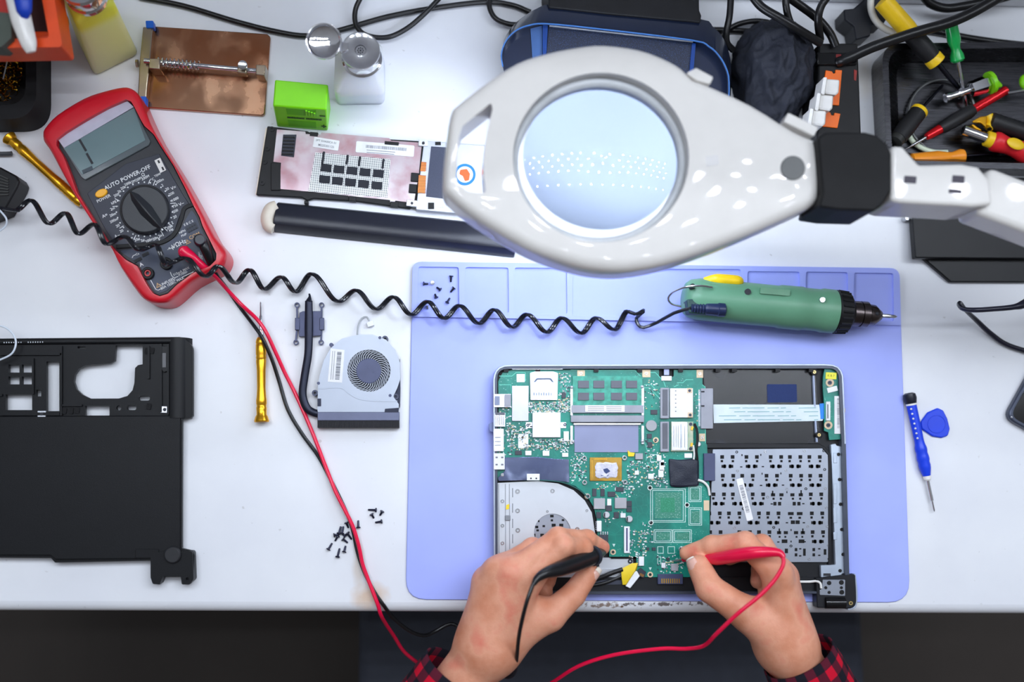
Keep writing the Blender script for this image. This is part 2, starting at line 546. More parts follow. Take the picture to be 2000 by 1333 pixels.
def make_brushed(name, rgb, rough=0.25):
    m, nt, b = nodes_of(name, rough, 1.0)
    tc = mk(nt, 'ShaderNodeTexCoord'); v = tc.outputs['Object']
    n1 = noise_node(nt, v, 14, 6); n2 = mk(nt, 'ShaderNodeTexNoise'); n2.inputs['Scale'].default_value = 1.0; n2.inputs['Detail'].default_value = 5
    mp = mk(nt, 'ShaderNodeMapping'); mp.inputs['Scale'].default_value = (30, 1200, 30); mp.inputs['Rotation'].default_value = (0, 0, 0.6); nt.links.new(v, mp.inputs['Vector']); nt.links.new(mp.outputs['Vector'], n2.inputs['Vector'])
    c = mixc(nt, n1.outputs['Fac'], L3(rgb), L3([x * 1.5 for x in rgb])); nt.links.new(c, b.inputs['Base Color'])
    rr = math_node(nt, 'ADD', math_node(nt, 'MULTIPLY', n2.outputs['Fac'], 0.3), rough - 0.1); nt.links.new(rr, b.inputs['Roughness'])
    return m

def make_carton_speckle(name, rgb, spk, scale, rough=0.4):
    m, nt, b = nodes_of(name, rough)
    tc = mk(nt, 'ShaderNodeTexCoord')
    n1 = noise_node(nt, tc.outputs['Object'], scale, 2)
    f = ramp_node(nt, n1.outputs['Fac'], [(0.56, L3(rgb)), (0.66, L3(spk))]).outputs['Color']
    nt.links.new(f, b.inputs['Base Color'])
    return m

T_TABLE = make_table_mat()
T_PCB = make_pcb_mat()
T_PLAID = make_plaid_mat()
T_SKIN = make_skin_mat()

BLACK = mat('black_plastic', (24, 24, 26), 0.45, spec=0.3, var=0.15)
BLACK_MATT = mat('matt_black_plastic', (22, 22, 24), 0.6, spec=0.25, var=0.15, bump=0.12, bscale=1500)
BLACK_GLOSS = mat('glossy_black_plastic', (16, 16, 18), 0.12, var=0.1)
RUBBER = mat('black_rubber_cable', (20, 20, 22), 0.32, var=0.15)
STEEL = mat('steel', (200, 202, 206), 0.22, 1.0)
CHROME = mat('chrome', (225, 226, 230), 0.07, 1.0)
DARK_STEEL = mat('blackened_steel', (60, 62, 74), 0.3, 1.0)
WHITE_PL = mat('white_plastic', (238, 236, 232), 0.3, coat=0.3)
PAPER = mat('white_label_paper', (236, 236, 238), 0.6)
INK = mat('black_ink', (40, 42, 48), 0.6)
GREY_INK = mat('grey_ink', (120, 124, 132), 0.6)
WHITE_INK = mat('white_ink', (235, 238, 240), 0.5)
GOLD = mat('gold_anodised_aluminium', (232, 170, 40), 0.28, 0.85, var=0.1)

# ------------------------------------------------------------------ the setting
fl = MB().wprism([(-2.2, -2.0), (2.2, -2.0), (2.2, 1.2), (-2.2, 1.2)], -0.77, -0.75)
floor = fl.build('floor', mat('dark_brown_floor_tiles', (62, 55, 50), 0.55, nscale=3, var=0.2)); floor['kind'] = 'structure'
ys = P(1400, 2, 0).y + 0.004
w = MB().wprism([(-2.2, ys + 0.06), (2.2, ys + 0.06), (2.2, ys + 0.12), (-2.2, ys + 0.12)], -0.75, 1.0)
wall = w.build('wall_back', mat('white_wall_paint', (212, 216, 222), 0.5, nscale=5, var=0.06)); wall['kind'] = 'structure'

# workbench
A = P(-500, 1194, 0); Bp = P(2500, 1203, 0)
bench = thing('workbench', 'white painted workbench with a scorched and chipped front edge', 'workbench', (0.05, 0.1, -0.75))
top = MB().wprism([(A.x, A.y), (Bp.x, Bp.y), (Bp.x, ys + 0.055), (A.x, ys + 0.055)], -0.028, 0.0)
top.build('worktop', T_TABLE, bench, bevel=0.010, seg=5)
for lx in (A.x + 0.08, Bp.x - 0.08):
    for ly in (A.y + 0.3, ys - 0.05):
        MB().wprism([(lx - .025, ly - .025), (lx + .025, ly - .025), (lx + .025, ly + .025), (lx - .025, ly + .025)], -0.75, -0.0275).build('leg', mat('grey_bench_leg', (120, 122, 126), 0.5), bench)
# raised cable trunking along the back of the bench
tk = MB()
tk.wprism([(P(1090, 8).x, ys - 0.003), (Bp.x, ys - 0.003), (Bp.x, ys + 0.05), (P(1090, 8).x, ys + 0.05)], 0.0, 0.05)
trunk = tk.build('cable_trunking', mat('pale_grey_trunking', (214, 216, 222), 0.2, coat=0.3), bevel=0.003, loc=P(1400, 0))
tag(trunk, 'pale grey cable trunking along the back edge of the bench', 'trunking')

# chair under the bench, seen past the front edge
ch = thing('chair', 'dark blue-black padded seat in the shadow under the bench', 'chair', (0.1, -0.3, -0.75))
sx0, sx1 = P(700, 1260, -0.28).x, P(1690, 1260, -0.28).x
sy1, sy0 = P(1000, 1120, -0.28).y, P(1000, 1120, -0.28).y - 0.48
MB().wprism(rpoly([(sx0, sy0), (sx1, sy0), (sx1, sy1), (sx0, sy1)], 0.04), -0.35, -0.28).build('seat', mat('dark_blue_upholstery', (52, 56, 68), 0.7, bump=0.2), ch, bevel=0.012)
scx, scy = (sx0 + sx1) / 2, (sy0 + sy1) / 2
MB().lathe((scx, scy, -0.70), (scx, scy, -0.35), [(0, .03), (0.5, .03), (0.5, .02), (1, .02)]).build('column', STEEL, ch)
for k in range(5):
    a = 2 * math.pi * k / 5 + 0.3
    e = Vector((scx + 0.3 * math.cos(a), scy + 0.3 * math.sin(a), -0.715))
    MB().tube([Vector((scx, scy, -0.69)), e], [0.026, 0.016], sub=1).build('leg', BLACK, ch)
    MB().ball(e + Vector((0, 0, -0.013)), 0.022).build('caster', BLACK, ch)

# ------------------------------------------------------------------ silicone work mat
MATC = mat('blue_silicone', (168, 180, 252), 0.5, var=0.03, nscale=20, spec=0.35)
mo = [(806, 511), (1757, 524), (1778, 1178), (792, 1172)]
mat_o = thing('silicone_mat', 'lavender blue silicone work mat with a row of shallow compartments', 'work mat', P(1285, 845, 0))
outer = rpoly(mo, [18, 20, 42, 40])
comps = [(817, 521, 896, 609), (909, 522, 993, 612), (1005, 523, 1107, 614), (1119, 525, 1447, 618), (1460, 530, 1562, 620), (1574, 531, 1656, 622), (1668, 533, 1745, 628)]
holes = []
for (x0, y0, x1, y1) in comps:
    holes.append(rpoly([(x0, y0), (x1, y0 + 1), (x1 + 1, y1), (x0 - 1, y1)], 5, 3))
up = MB().prism(rpoly([(806, 511), (1757, 524), (1760, 636), (804, 619)], [18, 20, 3, 3]), 0.002, 0.0048, holes=holes)
MB().prism(outer, 0.0002, 0.0022).build('base_sheet', MATC, mat_o, bevel=0.0008)
up.build('compartment_frame', MATC, mat_o, bevel=0.0009)
# ------------------------------------------------------------------ magnifying lamp
ZT = 0.205
LAMPW = mat('cream_white_lamp_plastic', (228, 225, 221), 0.42, spec=0.25, coat=0.6, var=0.02)
LAMPW.node_tree.nodes['Principled BSDF'].inputs['Coat Roughness'].default_value = 0.035
mag = thing('magnifying_lamp', 'white magnifying lamp on a jointed arm held over the bench', 'magnifying lamp', P(1600, 350, 0.0))
out = [(866, 330), (870, 290), (880, 220), (896, 199), (946, 160), (1010, 118), (1070, 98), (1130, 86), (1182, 82), (1250, 91), (1298, 108), (1334, 128), (1356, 150), (1382, 160), (1470, 200), (1554, 252), (1604, 274), (1616, 292), (1617, 330), (1606, 376), (1594, 398), (1560, 416), (1450, 464), (1330, 508), (1250, 526), (1190, 529), (1130, 520), (1058, 497), (1010, 474), (930, 426), (882, 388), (866, 366)]
out = [(p.x, p.y) for p in catmull([Vector((x, y, 0)) for x, y in out + [out[0]]], 3)][:-1]
slot = rpoly([(960, 200), (962, 214), (950, 262), (944, 316), (946, 350), (950, 378), (914, 374), (894, 360), (891, 345), (896, 268), (903, 247)], 6, 4)
lens_hole = circ(1174, 308, 172, 166, 64)
z_low = 0.168
MB().dome(out, z_low, ZT, 0.010, holes=[slot, lens_hole]).build('head', LAMPW, mag, angle=55)
# stepped rim around the lens
rim = MB()
rim.prism(circ(1174, 308, 172.5, 166.5, 64), 0.176, 0.196, holes=[circ(1173.5, 309, 159, 149, 64)], zref=ZT)
rim.build('lens_rim', mat('pale_grey_lens_rim', (206, 210, 214), 0.35), mag, bevel=0.003)
# biconvex lens
lc = P(1173.5, 309, 0.186)
lr = R(159.5, 0.19); lry = R(149.5, 0.19)
rings = []
nl = 14
for k in range(-nl, nl + 1):
    s = k / nl
    zz = 0.0105 * s
    rr = math.sqrt(max(0.0, 1 - (abs(s)) )) if False else math.sin(math.acos(abs(s))) ** 1.0
    rr = math.sqrt(max(1e-6, 1 - abs(s)))
    rings.append([lc + Vector((lr * rr * math.cos(a), lry * rr * math.sin(a), zz)) for a in [2 * math.pi * i / 64 for i in range(64)]])
lens = MB().loft(rings)
GLASS = mat('blue_tinted_lens_glass', (222, 236, 255), 0.0, trans=1.0, ior=1.48, var=0.0)  # blue tint stands in for the mat's blue reflected in the lens
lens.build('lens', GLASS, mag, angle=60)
# ring of light under the head
LED = mat('lamp_ring_glow', (225, 236, 255), 0.4, emit=LAMP_RING_STRENGTH, var=0.0)
MB().prism(circ(1174, 308, 208, 200, 64), 0.1665, 0.1678, holes=[circ(1174, 308, 184, 176, 64)], zref=0.1675).build('light_ring', LED, mag)
# details on the top of the head
MB().cyl(1549, 328, 24, ZT - 0.001, ZT + 0.0008, n=32).build('pivot_cap', mat('dark_grey_cap', (70, 72, 72), 0.3), mag, bevel=0.0006)
MB().prism(rpoly([(1340, 142), (1360, 132), (1394, 150), (1388, 164), (1362, 158)], 4), 0.18, ZT - 0.004).build('switch', LAMPW, mag, bevel=0.002)
MB().rbox(1565, 243, 66, 20, 26, 0.185, ZT - 0.006, 3).build('latch', LAMPW, mag, bevel=0.0015)
MB().prism(rpoly([(1378, 306), (1402, 302), (1404, 322), (1380, 326)], 2), ZT - 0.001, ZT + 0.0004).build('small_window', mat('frosted_indicator', (210, 208, 208), 0.3), mag)
# black swivel bracket
MB().prism(rpoly([(1598, 268), (1614, 258), (1690, 258), (1712, 264), (1734, 282), (1741, 300), (1741, 372), (1722, 402), (1708, 412), (1640, 410), (1600, 404), (1604, 390), (1608, 376)], 8), 0.165, 0.216).build('swivel_bracket', BLACK_MATT, mag, bevel=0.006, seg=3)
# white joint and arm
MB().prism(rpoly([(1742, 284), (1764, 286), (1796, 322), (1880, 320), (1912, 326), (1934, 352), (1940, 400), (1900, 404), (1872, 402), (1758, 396), (1742, 392)], 10), 0.165, 0.215).build('arm_joint', LAMPW, mag, bevel=0.006, seg=3)
a0, a1 = P(1900, 380, 0.19), P(2330, 545, 0.19)
dr = (a1 - a0).normalized(); nn = Vector((-dr.y, dr.x, 0)) * R(52, 0.19)
ar = MB()
def arm_ring(c): return [c + nn + Vector((0, 0, .017)), c + nn - Vector((0, 0, .02)), c - nn - Vector((0, 0, .02)), c - nn + Vector((0, 0, .017))]
ar.loft([arm_ring(a0), arm_ring(a1)])
ar.build('arm', LAMPW, mag, bevel=0.006, seg=3)
post_top = a1 + Vector((0.0, 0.0, 0.015))
MB().lathe(Vector((a1.x, a1.y, 0.0)), post_top, [(0, .03), (0.04, .03), (0.05, .012), (1, .012)]).build('post', LAMPW, mag)
MB().ball(P(1752, 358, 0.205), R(17, .2), R(22, .2), 0.010).build('adjusting_knob', mat('cream_knob', (246, 232, 214), 0.25), mag)
for (x, y, w_, h_) in ((1778, 351, 24, 14), (1872, 350, 24, 14), (1866, 374, 26, 8)):
    MB().rbox(x, y, w_, h_, 4, 0.2135, 0.2154, 2).build('slot', mat('dark_slot', (58, 52, 66), 0.5), mag)

# ------------------------------------------------------------------ multimeter
ZM = 0.032
mm = thing('multimeter', 'digital multimeter in a red holster, its display reading 1', 'multimeter', P(262, 400, 0))
hol_raw = [(79, 262), (82, 248), (108, 220), (160, 188), (200, 174), (236, 166), (254, 169), (268, 182), (286, 214), (310, 264), (360, 345), (398, 414), (410, 438), (424, 464), (440, 488), (446, 504), (440, 522), (428, 532), (380, 556), (348, 584), (330, 596), (310, 598), (292, 594), (274, 580), (240, 530), (222, 492), (200, 460), (160, 400), (130, 350), (96, 294), (82, 274)]
face = [(110, 272), (128, 258), (170, 232), (210, 210), (246, 194), (256, 198), (264, 212), (275, 234), (282, 246), (300, 262), (312, 282), (340, 325), (364, 372), (378, 402), (390, 424), (396, 442), (410, 470), (423, 496), (422, 508), (410, 520), (376, 534), (346, 556), (328, 574), (312, 579), (298, 573), (286, 556), (268, 520), (246, 508), (226, 490), (210, 472), (180, 424), (150, 376), (138, 342), (124, 306), (110, 284)]
hol = [(x - (5 if x + y > 470 else 0), y - (6 if y > 470 else (2 if x + y > 470 else 0))) for x, y in hol_raw]
RED = mat('red_rubber_holster', (208, 16, 38), 0.38, coat=0.25, var=0.06, nscale=25)
hol = [(p.x, p.y) for p in catmull([Vector((x, y, 0)) for x, y in hol + [hol[0]]], 3)][:-1]
MB().dome(hol, 0.0004, ZM + 0.006, 0.0085, holes=[face]).build('holster', RED, mm, angle=55)
CASE = mat('black_meter_case', (34, 36, 42), 0.4, bump=0.1, bscale=1500)
FACE = mat('dark_blue_meter_face', (44, 48, 62), 0.45, var=0.05)
MB().prism(face, 0.001, ZM - 0.002).build('case', CASE, mm, bevel=0.001)
def mxy(zx, zy, second=True):   # close-up view coordinates -> photo px
    return (100 + zx / 5.0, 350 + zy / 5.0) if second else (60 + zx / 5.0, 150 + zy / 5.0)
panel = [(170, 378), (245, 320), (311, 300), (334, 340), (360, 384), (372, 402), (358, 408), (350, 424), (340, 454), (314, 472), (268, 476), (226, 480), (204, 446)]
MB().prism(rpoly(panel, 4), ZM - 0.003, ZM - 0.0012).build('dial_panel', FACE, mm, bevel=0.0004)
MB().prism(band([(377, 399), (360, 407), (354, 426), (341, 456), (316, 473), (270, 479), (226, 482)], 8, 5), ZM - 0.003, ZM - 0.0007).build('panel_edge', BLACK, mm, bevel=0.0004)
lower = [(232, 490), (270, 486), (318, 480), (346, 462), (362, 430), (374, 410), (384, 424), (392, 446), (404, 470), (416, 496), (416, 506), (404, 516), (374, 528), (342, 552), (326, 568), (312, 573), (302, 568), (290, 552), (272, 516), (250, 502)]
MB().prism(rpoly(lower, 3), ZM - 0.003, ZM - 0.0014).build('jack_panel', mat('blue_grey_meter_face', (58, 66, 86), 0.42, var=0.05, bump=0.1, bscale=1800), mm)
# display
MB().prism(rpoly([(112, 272), (246, 194), (262, 210), (294, 276), (290, 284), (166, 352), (158, 346)], 4), ZM - 0.004, ZM + 0.0002).build('display_bezel', mat('grey_bezel', (86, 96, 100), 0.15, coat=0.6), mm, bevel=0.0006)
MB().prism([(124, 289), (262, 211), (284, 274), (161, 341)], ZM - 0.002, ZM + 0.0006).build('display', mat('lcd_grey_green', (104, 128, 132), 0.18, coat=0.5, var=0.06, nscale=18), mm)
MB().prism([(112, 271), (245, 194), (261, 209), (125, 289)], ZM - 0.002, ZM + 0.0014).build('display_label_strip', mat('lavender_strip', (190, 188, 206), 0.3), mm)
dg = MB()
dg.prism(band([(155, 272.5), (168, 295)], 4.5), ZM + 0.0004, ZM + 0.0010)
dg.prism(band([(169, 299.5), (180.5, 320)], 4.5), ZM + 0.0004, ZM + 0.0010)
dg.build('display_digit', INK, mm)
MB().prism([(159.5, 333), (179.5, 324), (181.5, 331), (162.5, 339.5)], ZM + 0.0004, ZM + 0.0009).build('display_flag', mat('dark_lcd_flag', (48, 62, 72), 0.4), mm)
# rotary dial
MB().cyl(282, 409, 48.5, ZM - 0.002, ZM + 0.0006, n=48).build('dial_ring', BLACK, mm, bevel=0.0005)
MB().cyl(282, 409, 46, ZM - 0.001, ZM + 0.0075, n=48).build('dial', mat('dial_black', (40, 43, 48), 0.4, bump=0.1, bscale=1500), mm, bevel=0.0012)
rg = MB()
p0, p1 = P(255, 375, ZM + .0075), P(316, 447, ZM + .0075)
ax = (p1 - p0).normalized(); nv = Vector((-ax.y, ax.x, 0))
def rring(t, w_, h_):
    c = p0.lerp(p1, t); return [c + nv * w_, c - nv * w_, c - nv * w_ * 0.1 + Vector((0, 0, h_)), c + nv * w_ * 0.1 + Vector((0, 0, h_))]
rg.loft([rring(0, .0010, .0008), rring(.15, .0045, .005), rring(.5, .0065, .006), rring(.85, .0045, .005), rring(1, .0010, .0008)])
rg.build('dial_grip', mat('dial_black', (40, 43, 48), 0.4), mm, bevel=0.0008)
MB().prism(band([(314, 445), (318, 450)], 3), ZM + 0.0075, ZM + 0.0079).build('dial_pointer', WHITE_INK, mm)
dots = MB()
for k in range(30):
    a = math.radians(-84 + k * 12 - 30)
    dots.cyl(282 + 55 * math.cos(a), 409 + 53 * math.sin(a), 1.5, ZM - 0.0014, ZM - 0.0009, n=8)
dots.build('range_dots', WHITE_INK, mm)
# printed text
tx = MB(); ZP = ZM - 0.0009
def t2(s, zx, zy, size=7.5, ang=-26, st=1.0, second=True):
    x, y = mxy(zx, zy, second); tx.text(s, x, y, size, ZP, ang, stretch=st)
t2('AUTO POWER-OFF', 945, 985, 11.5, second=False)
t2('POWER', 512, 190, 8.5)
for s, x, y in (('200', 637, 157), ('2k', 665, 122), ('20k', 703, 86), ('200k', 748, 45), ('2M', 805, 24), ('20M', 857, 0), ('200M', 920, -14), ('200m', 1060, 18), ('2', 1086, 62), ('20', 1133, 98), ('200', 1175, 144), ('1000', 1210, 198), ('750', 1210, 262), ('200', 1213, 313), ('20', 1208, 370), ('2', 1183, 428), ('20k', 1152, 472), ('Hz', 1172, 496), ('2n', 1065, 554), ('20n', 1018, 580), ('200n', 955, 600), ('2µ', 893, 597), ('20µ', 838, 590), ('m', 783, 575), ('20', 687, 508), ('20', 650, 457), ('200m', 612, 405), ('20m', 602, 348), ('2m', 600, 290), ('hFE', 612, 230)):
    t2(s, x, y)
t2('Ω', 1098, 958, 9, second=False)
t2('TEMP', 1240, 960, 6, second=False); t2('°C', 1188, 1005, 7, second=False)
t2('A⎓' if False else 'A=', 524, 357, 9); t2('A~', 645, 555, 9); t2('V=', 1195, 86, 9); t2('V~', 1272, 242, 9); t2('F', 1058, 592, 9)
t2('E B C E', 1342, 430, 6.5); t2('NPN', 1280, 515, 6.5); t2('PNP', 1296, 548, 6.5)
t2('VΩHz', 1248, 634, 12); t2('A', 880, 836, 11); t2('UNFUSED', 1138, 1004, 7.5); t2('20A 15SEC MAX', 1182, 1018, 7.5, st=0.95)
t2('315mA MAX', 1270, 902, 6.5); t2('FUSED', 1286, 922, 6.5); t2('Cx', 842, 733, 6)
t2('1000V', 1446, 742, 5.5, 80); t2('750V', 1466, 770, 5.5, 80)
def line2(pts, w_=1.2):
    tx.prism(band([mxy(*p) for p in pts], w_), ZP - 0.0004, ZP)
for ln in ([(815, 1190 - 1000 + 0), (865, 210)],): pass
line2([(622, 190), (668, 214)]); line2([(598, 268), (652, 264)]); line2([(668, 480), (706, 456)]); line2([(806, 590), (828, 546)])
line2([(1072, 508), (1098, 556)]); line2([(1090, 466), (1136, 508)]); line2([(1138, 430), (1186, 462)]); line2([(1162, 238), (1216, 234)])
line2([(948, 46), (966, 4)]); line2([(996, 62), (1016, 8)])
line2([(1162, 908), (1176, 944), (1200, 966), (1240, 950)]); line2([(1278, 958), (1390, 906)]); line2([(970, 986), (1020, 1076), (1044, 1086), (1090, 1062)]); line2([(790, 770), (800, 748), (826, 738)])
tx.prism([mxy(*p) for p in ((1140, 690), (1150, 668), (1176, 676))], ZP - .0004, ZP); line2([(1176, 660), (1192, 690)], 1.5); line2([(1135, 690), (1196, 670)], 1.2)
tx.build('printed_markings', WHITE_INK, mm)
ty = MB()
x, y = mxy(1400, 555); ty.text('COM', x, y, 10, ZP, -26)
for (zx, zy) in ((1335, 616), (1045, 1040)):
    cx_, cy_ = mxy(zx, zy)
    tri = [(cx_ + 6.0 * math.cos(math.radians(a - 26)), cy_ + 6.0 * math.sin(math.radians(a - 26))) for a in (-90, 30, 150)]
    tri2 = [(cx_ + 4.0 * math.cos(math.radians(a - 26)), cy_ + 4.0 * math.sin(math.radians(a - 26))) for a in (-90, 30, 150)]
    ty.prism(tri, ZP - .0004, ZP, holes=[tri2]); ty.text('!', cx_, cy_, 5.5, ZP, -26)
ty.build('warning_markings', mat('tan_ink', (216, 176, 120), 0.5), mm)
MB().prism(circ(0, 0, 1, n=4) if False else [(197 + 12.5 * math.cos(a) * .9 + 7.5 * math.sin(a) * .44, 377 - 12.5 * math.cos(a) * .44 + 7.5 * math.sin(a) * .9) for a in [2 * math.pi * k / 28 for k in range(28)]], ZM - .002, ZM + 0.0016).build('power_button', mat('amber_button', (248, 178, 30), 0.35), mm, bevel=0.0008)
MB().rbox(313, 323, 12.5, 27, -26, ZM - .002, ZM - 0.0004, 1).build('temperature_socket', WHITE_PL, mm)
sl = MB(); sl.rbox(310, 316, 3.6, 6, -26, ZM - .001, ZM - 0.0002); sl.rbox(318, 329.5, 3.6, 7, -26, ZM - .001, ZM - 0.0002); sl.build('temperature_slots', INK, mm)
MB().rbox(374, 444.5, 23, 13, -26, ZM - .002, ZM - 0.0009, 1).build('transistor_socket', mat('socket_grey', (50, 56, 70), 0.5), mm)
hs = MB()
for i in range(4):
    for j in range(2):
        hs.cyl(366 + i * 4.6 + j * 3.4, 447.5 - i * 2.5 + j * 5.6, 1.7, ZM - .001, ZM - 0.0006, n=10)
hs.build('transistor_holes', INK, mm)
for (zx, zy, ring) in ((1120, 822, 0), (940, 918, 1), (1300, 720, 0), (1452, 600, 0)):
    x, y = mxy(zx, zy)
    MB().cyl(x, y, 12, ZM - .002, ZM + 0.0022, n=28, hole=6.5).build('jack', BLACK, mm, bevel=0.0006)
    if ring: MB().cyl(x, y, 6.4, ZM - .001, ZM + 0.0012, n=24, hole=3.6).build('jack_ring', mat('red_jack', (190, 40, 44), 0.4), mm)
cs = MB(); cs.rbox(269, 508, 16, 6, -26, ZM - .002, ZM - .0006); cs.rbox(284, 497, 14, 6, -26, ZM - .002, ZM - .0006); cs.build('capacitor_slots', INK, mm)
# ------------------------------------------------------------------ opened laptop on the mat
lap = thing('laptop', 'opened laptop base showing its green circuit board and keyboard back plate', 'laptop', P(1310, 940, 0.0022))
CH = mat('black_laptop_chassis', (30, 31, 35), 0.38, spec=0.3, var=0.2, nscale=30)
SILV = mat('silver_laptop_edge', (176, 186, 204), 0.3, 0.4)
Z0 = 0.0023
body = rpoly([(965, 714), (1645, 713), (1652, 866), (1659, 1130), (1652, 1160), (966, 1162)], [26, 26, 2, 4, 4, 10])
MB().prism(body, Z0, 0.0065).build('base_shell', CH, lap, bevel=0.001)
inner = rpoly([(971, 721), (1638, 720), (1644, 866), (1651, 1128), (1646, 1156), (972, 1156)], [20, 20, 2, 4, 4, 8])
MB().prism(body, 0.006, 0.0145, holes=[inner]).build('rim', mat('dark_laptop_rim', (70, 76, 90), 0.3, 0.2), lap, bevel=0.0006)
MB().prism(band([(966, 1100), (965, 900), (965, 760), (965, 742), (966.5, 733), (970, 725), (976, 719), (985, 715.5), (1000, 714.5), (1200, 714), (1400, 713), (1610, 713), (1626, 714), (1636, 718), (1642, 725), (1645.5, 735), (1646.5, 750), (1651, 868)], 3.2), 0.013, 0.0152).build('edge_trim', SILV, lap, bevel=0.0003)
for x in (984, 1046, 1160, 1245, 1325, 1398, 1430, 1515, 1580):
    MB().box(x, 721, x + 9, 727, 0.006, 0.0135).build('edge_clip', BLACK, lap)
MB().prism(rpoly([(1000, 717), (1100, 717), (1100, 722), (1000, 722)], 2), 0.006, 0.0138).build('foil_strip', mat('pale_foil', (214, 220, 236), 0.25, 0.8), lap)

# drive bay: bare glossy black plastic with scuffs
bay = MB().prism([(1374, 722), (1592, 724), (1602, 866), (1380, 868)], 0.006, 0.0074)
bay.build('drive_bay', make_carton_speckle('scuffed_black_plastic', (24, 24, 28), (46, 48, 60), 22, 0.22), lap)
MB().prism(rpoly([(1498, 751), (1556, 751), (1557, 786), (1499, 787)], 3), 0.0074, 0.0079).build('felt_pad', make_carton_speckle('blue_felt', (34, 50, 96), (46, 64, 118), 2600, 0.9), lap)
MB().prism(band([(1589, 726), (1592, 795)], 2.5), 0.007, 0.0105).build('bay_rail', mat('blue_white_rail', (170, 182, 210), 0.3), lap)
MB().prism(band([(1593, 822), (1596, 864)], 2.5), 0.007, 0.0105).build('bay_rail', mat('blue_white_rail', (170, 182, 210), 0.3), lap)
MB().prism(rpoly([(1380, 866), (1600, 867), (1612, 874), (1624, 890), (1624, 1110), (1618, 1110), (1618, 890), (1606, 876), (1380, 876)], 3), 0.006, 0.0098).build('inner_ledge', CH, lap, bevel=0.0005)
for (x, y) in ((1591, 727), (1600, 850)):
    po = MB().cyl(x, y, 7, 0.006, 0.0115, n=16).build('screw_post', BLACK, lap, bevel=0.0006)
    MB().cyl(x, y, 3.2, 0.0112, 0.0122, n=12, hole=1.4).build('brass_insert', mat('brass_insert', (216, 190, 130), 0.3, 1.0), po)

# keyboard back plate with its cut-outs
KBM = mat('keyboard_plate_metal', (160, 166, 178), 0.34, 0.75, var=0.05, nscale=50)
kb = MB()
kb.prism(rpoly([(1392, 878), (1606, 876), (1617, 884), (1624, 1092), (1616, 1099), (1384, 1099)], [3, 6, 4, 5, 4, 3]), 0.0066, 0.0090)
kp = kb.build('keyboard_plate', KBM, lap, bevel=0.0003)
kh = MB(); ZK = 0.0092
def kx(x, y): return (1360 + x / 3.921, 860 + y / 3.921)
def hole(zx, zy, w_, h_):
    x, y = kx(zx, zy); kh.rbox(x, y, w_, h_, 0, ZK - .0006, ZK)
def key(zx, zy, pitch=80):
    for s in (-1, 1):
        hole(zx + s * pitch / 2, zy, 7.2, 7); hole(zx + s * pitch / 2 + 2 * s, zy + 32, 4.5, 4.5); hole(zx + s * 27, zy + 72, 9, 5.6)
        hole(zx + s * 27 - s * 5, zy + 72, 4, 7.4)
for zy, xs in ((130, (238, 424, 610, 757, 906)), (274, (243, 392, 578, 763, 912)), (416, (172, 320, 472, 917)), (562, (140, 290, 440, 590, 925)), (706, (146, 370, 520, 931))):
    for zx in xs: key(zx, zy)
for zx, zy in ((620, 416), (768, 416)):
    for s in (-1, 1): hole(zx + s * 32, zy + 4, 8, 6); hole(zx + s * 28, zy + 34, 4, 4); hole(zx + s * 18, zy + 72, 6, 7)
hole(585, 405, 2.5, 8); hole(803, 400, 2.5, 8)
for zx, zy in ((724, 564), (792, 564)): hole(zx, zy, 11, 6); hole(zx, zy + 32, 5, 4); hole(zx + 16 * (1 if zx < 750 else -1), zy + 66, 8, 7)
for zx, zy in ((660, 710), (790, 710)):
    for s in (-1, 1): hole(zx + s * 26, zy, 8, 6); hole(zx + s * 22, zy + 32, 3.5, 3.5)
    hole(zx + 16, zy + 66, 11, 7)
hole(636, 698, 2.5, 10); hole(816, 698, 2.5, 10)
for zx, zy in ((764, 840), (764, 880), (900, 840), (900, 880)): hole(zx, zy, 5, 6)
for zx, zy in ((796, 834), (796, 888), (942, 834), (942, 884)): hole(zx, zy, 4.5, 2.4)
hole(828, 860, 5, 14); hole(986, 858, 5, 11); hole(630, 850, 5, 8); hole(690, 850, 6, 9)
for zx, zy in ((344, 206), (510, 204), (496, 348), (664, 346), (578, 490), (820, 488), (694, 634), (824, 634), (628, 782), (830, 780)): hole(zx, zy, 4.5, 2.2)
for zx, zy in ((350, 116), (494, 114), (504, 258), (648, 256), (694, 400), (726, 690), (726, 778)): hole(zx, zy, 2, 3.6)
kh.build('key_cutouts', mat('black_void', (12, 12, 14), 0.8), kp)
for i, (zx, zy) in enumerate(((310, 92), (528, 90), (828, 84), (977, 82), (316, 236), (686, 232), (984, 226), (397, 380), (694, 376), (840, 374), (990, 372), (546, 438), (360, 526), (996, 518), (292, 672), (594, 670), (854, 664), (1004, 662), (726, 812), (1012, 808), (864, 914), (1017, 912))):
    x, y = kx(zx, zy)
    MB().cyl(x, y, 2.6, 0.0088, 0.0095, n=12, hole=1.5).build('screw_hole', mat('black_void', (12, 12, 14), 0.8) if i % 3 == 0 else STEEL, kp)
bs = MB().rbox(1454.5, 976, 13, 84, -14.5, 0.0091, 0.0096, 2).build('barcode_sticker', PAPER, kp)
bc = MB()
for i in range(26):
    t = (i - 13) / 26; bc.rbox(1454.5 + t * 14, 976 + t * 54, 7, random.choice((0.7, 1.1, 1.5)), -14.5, 0.0096, 0.0098)
bc.build('barcode', GREY_INK, bs)

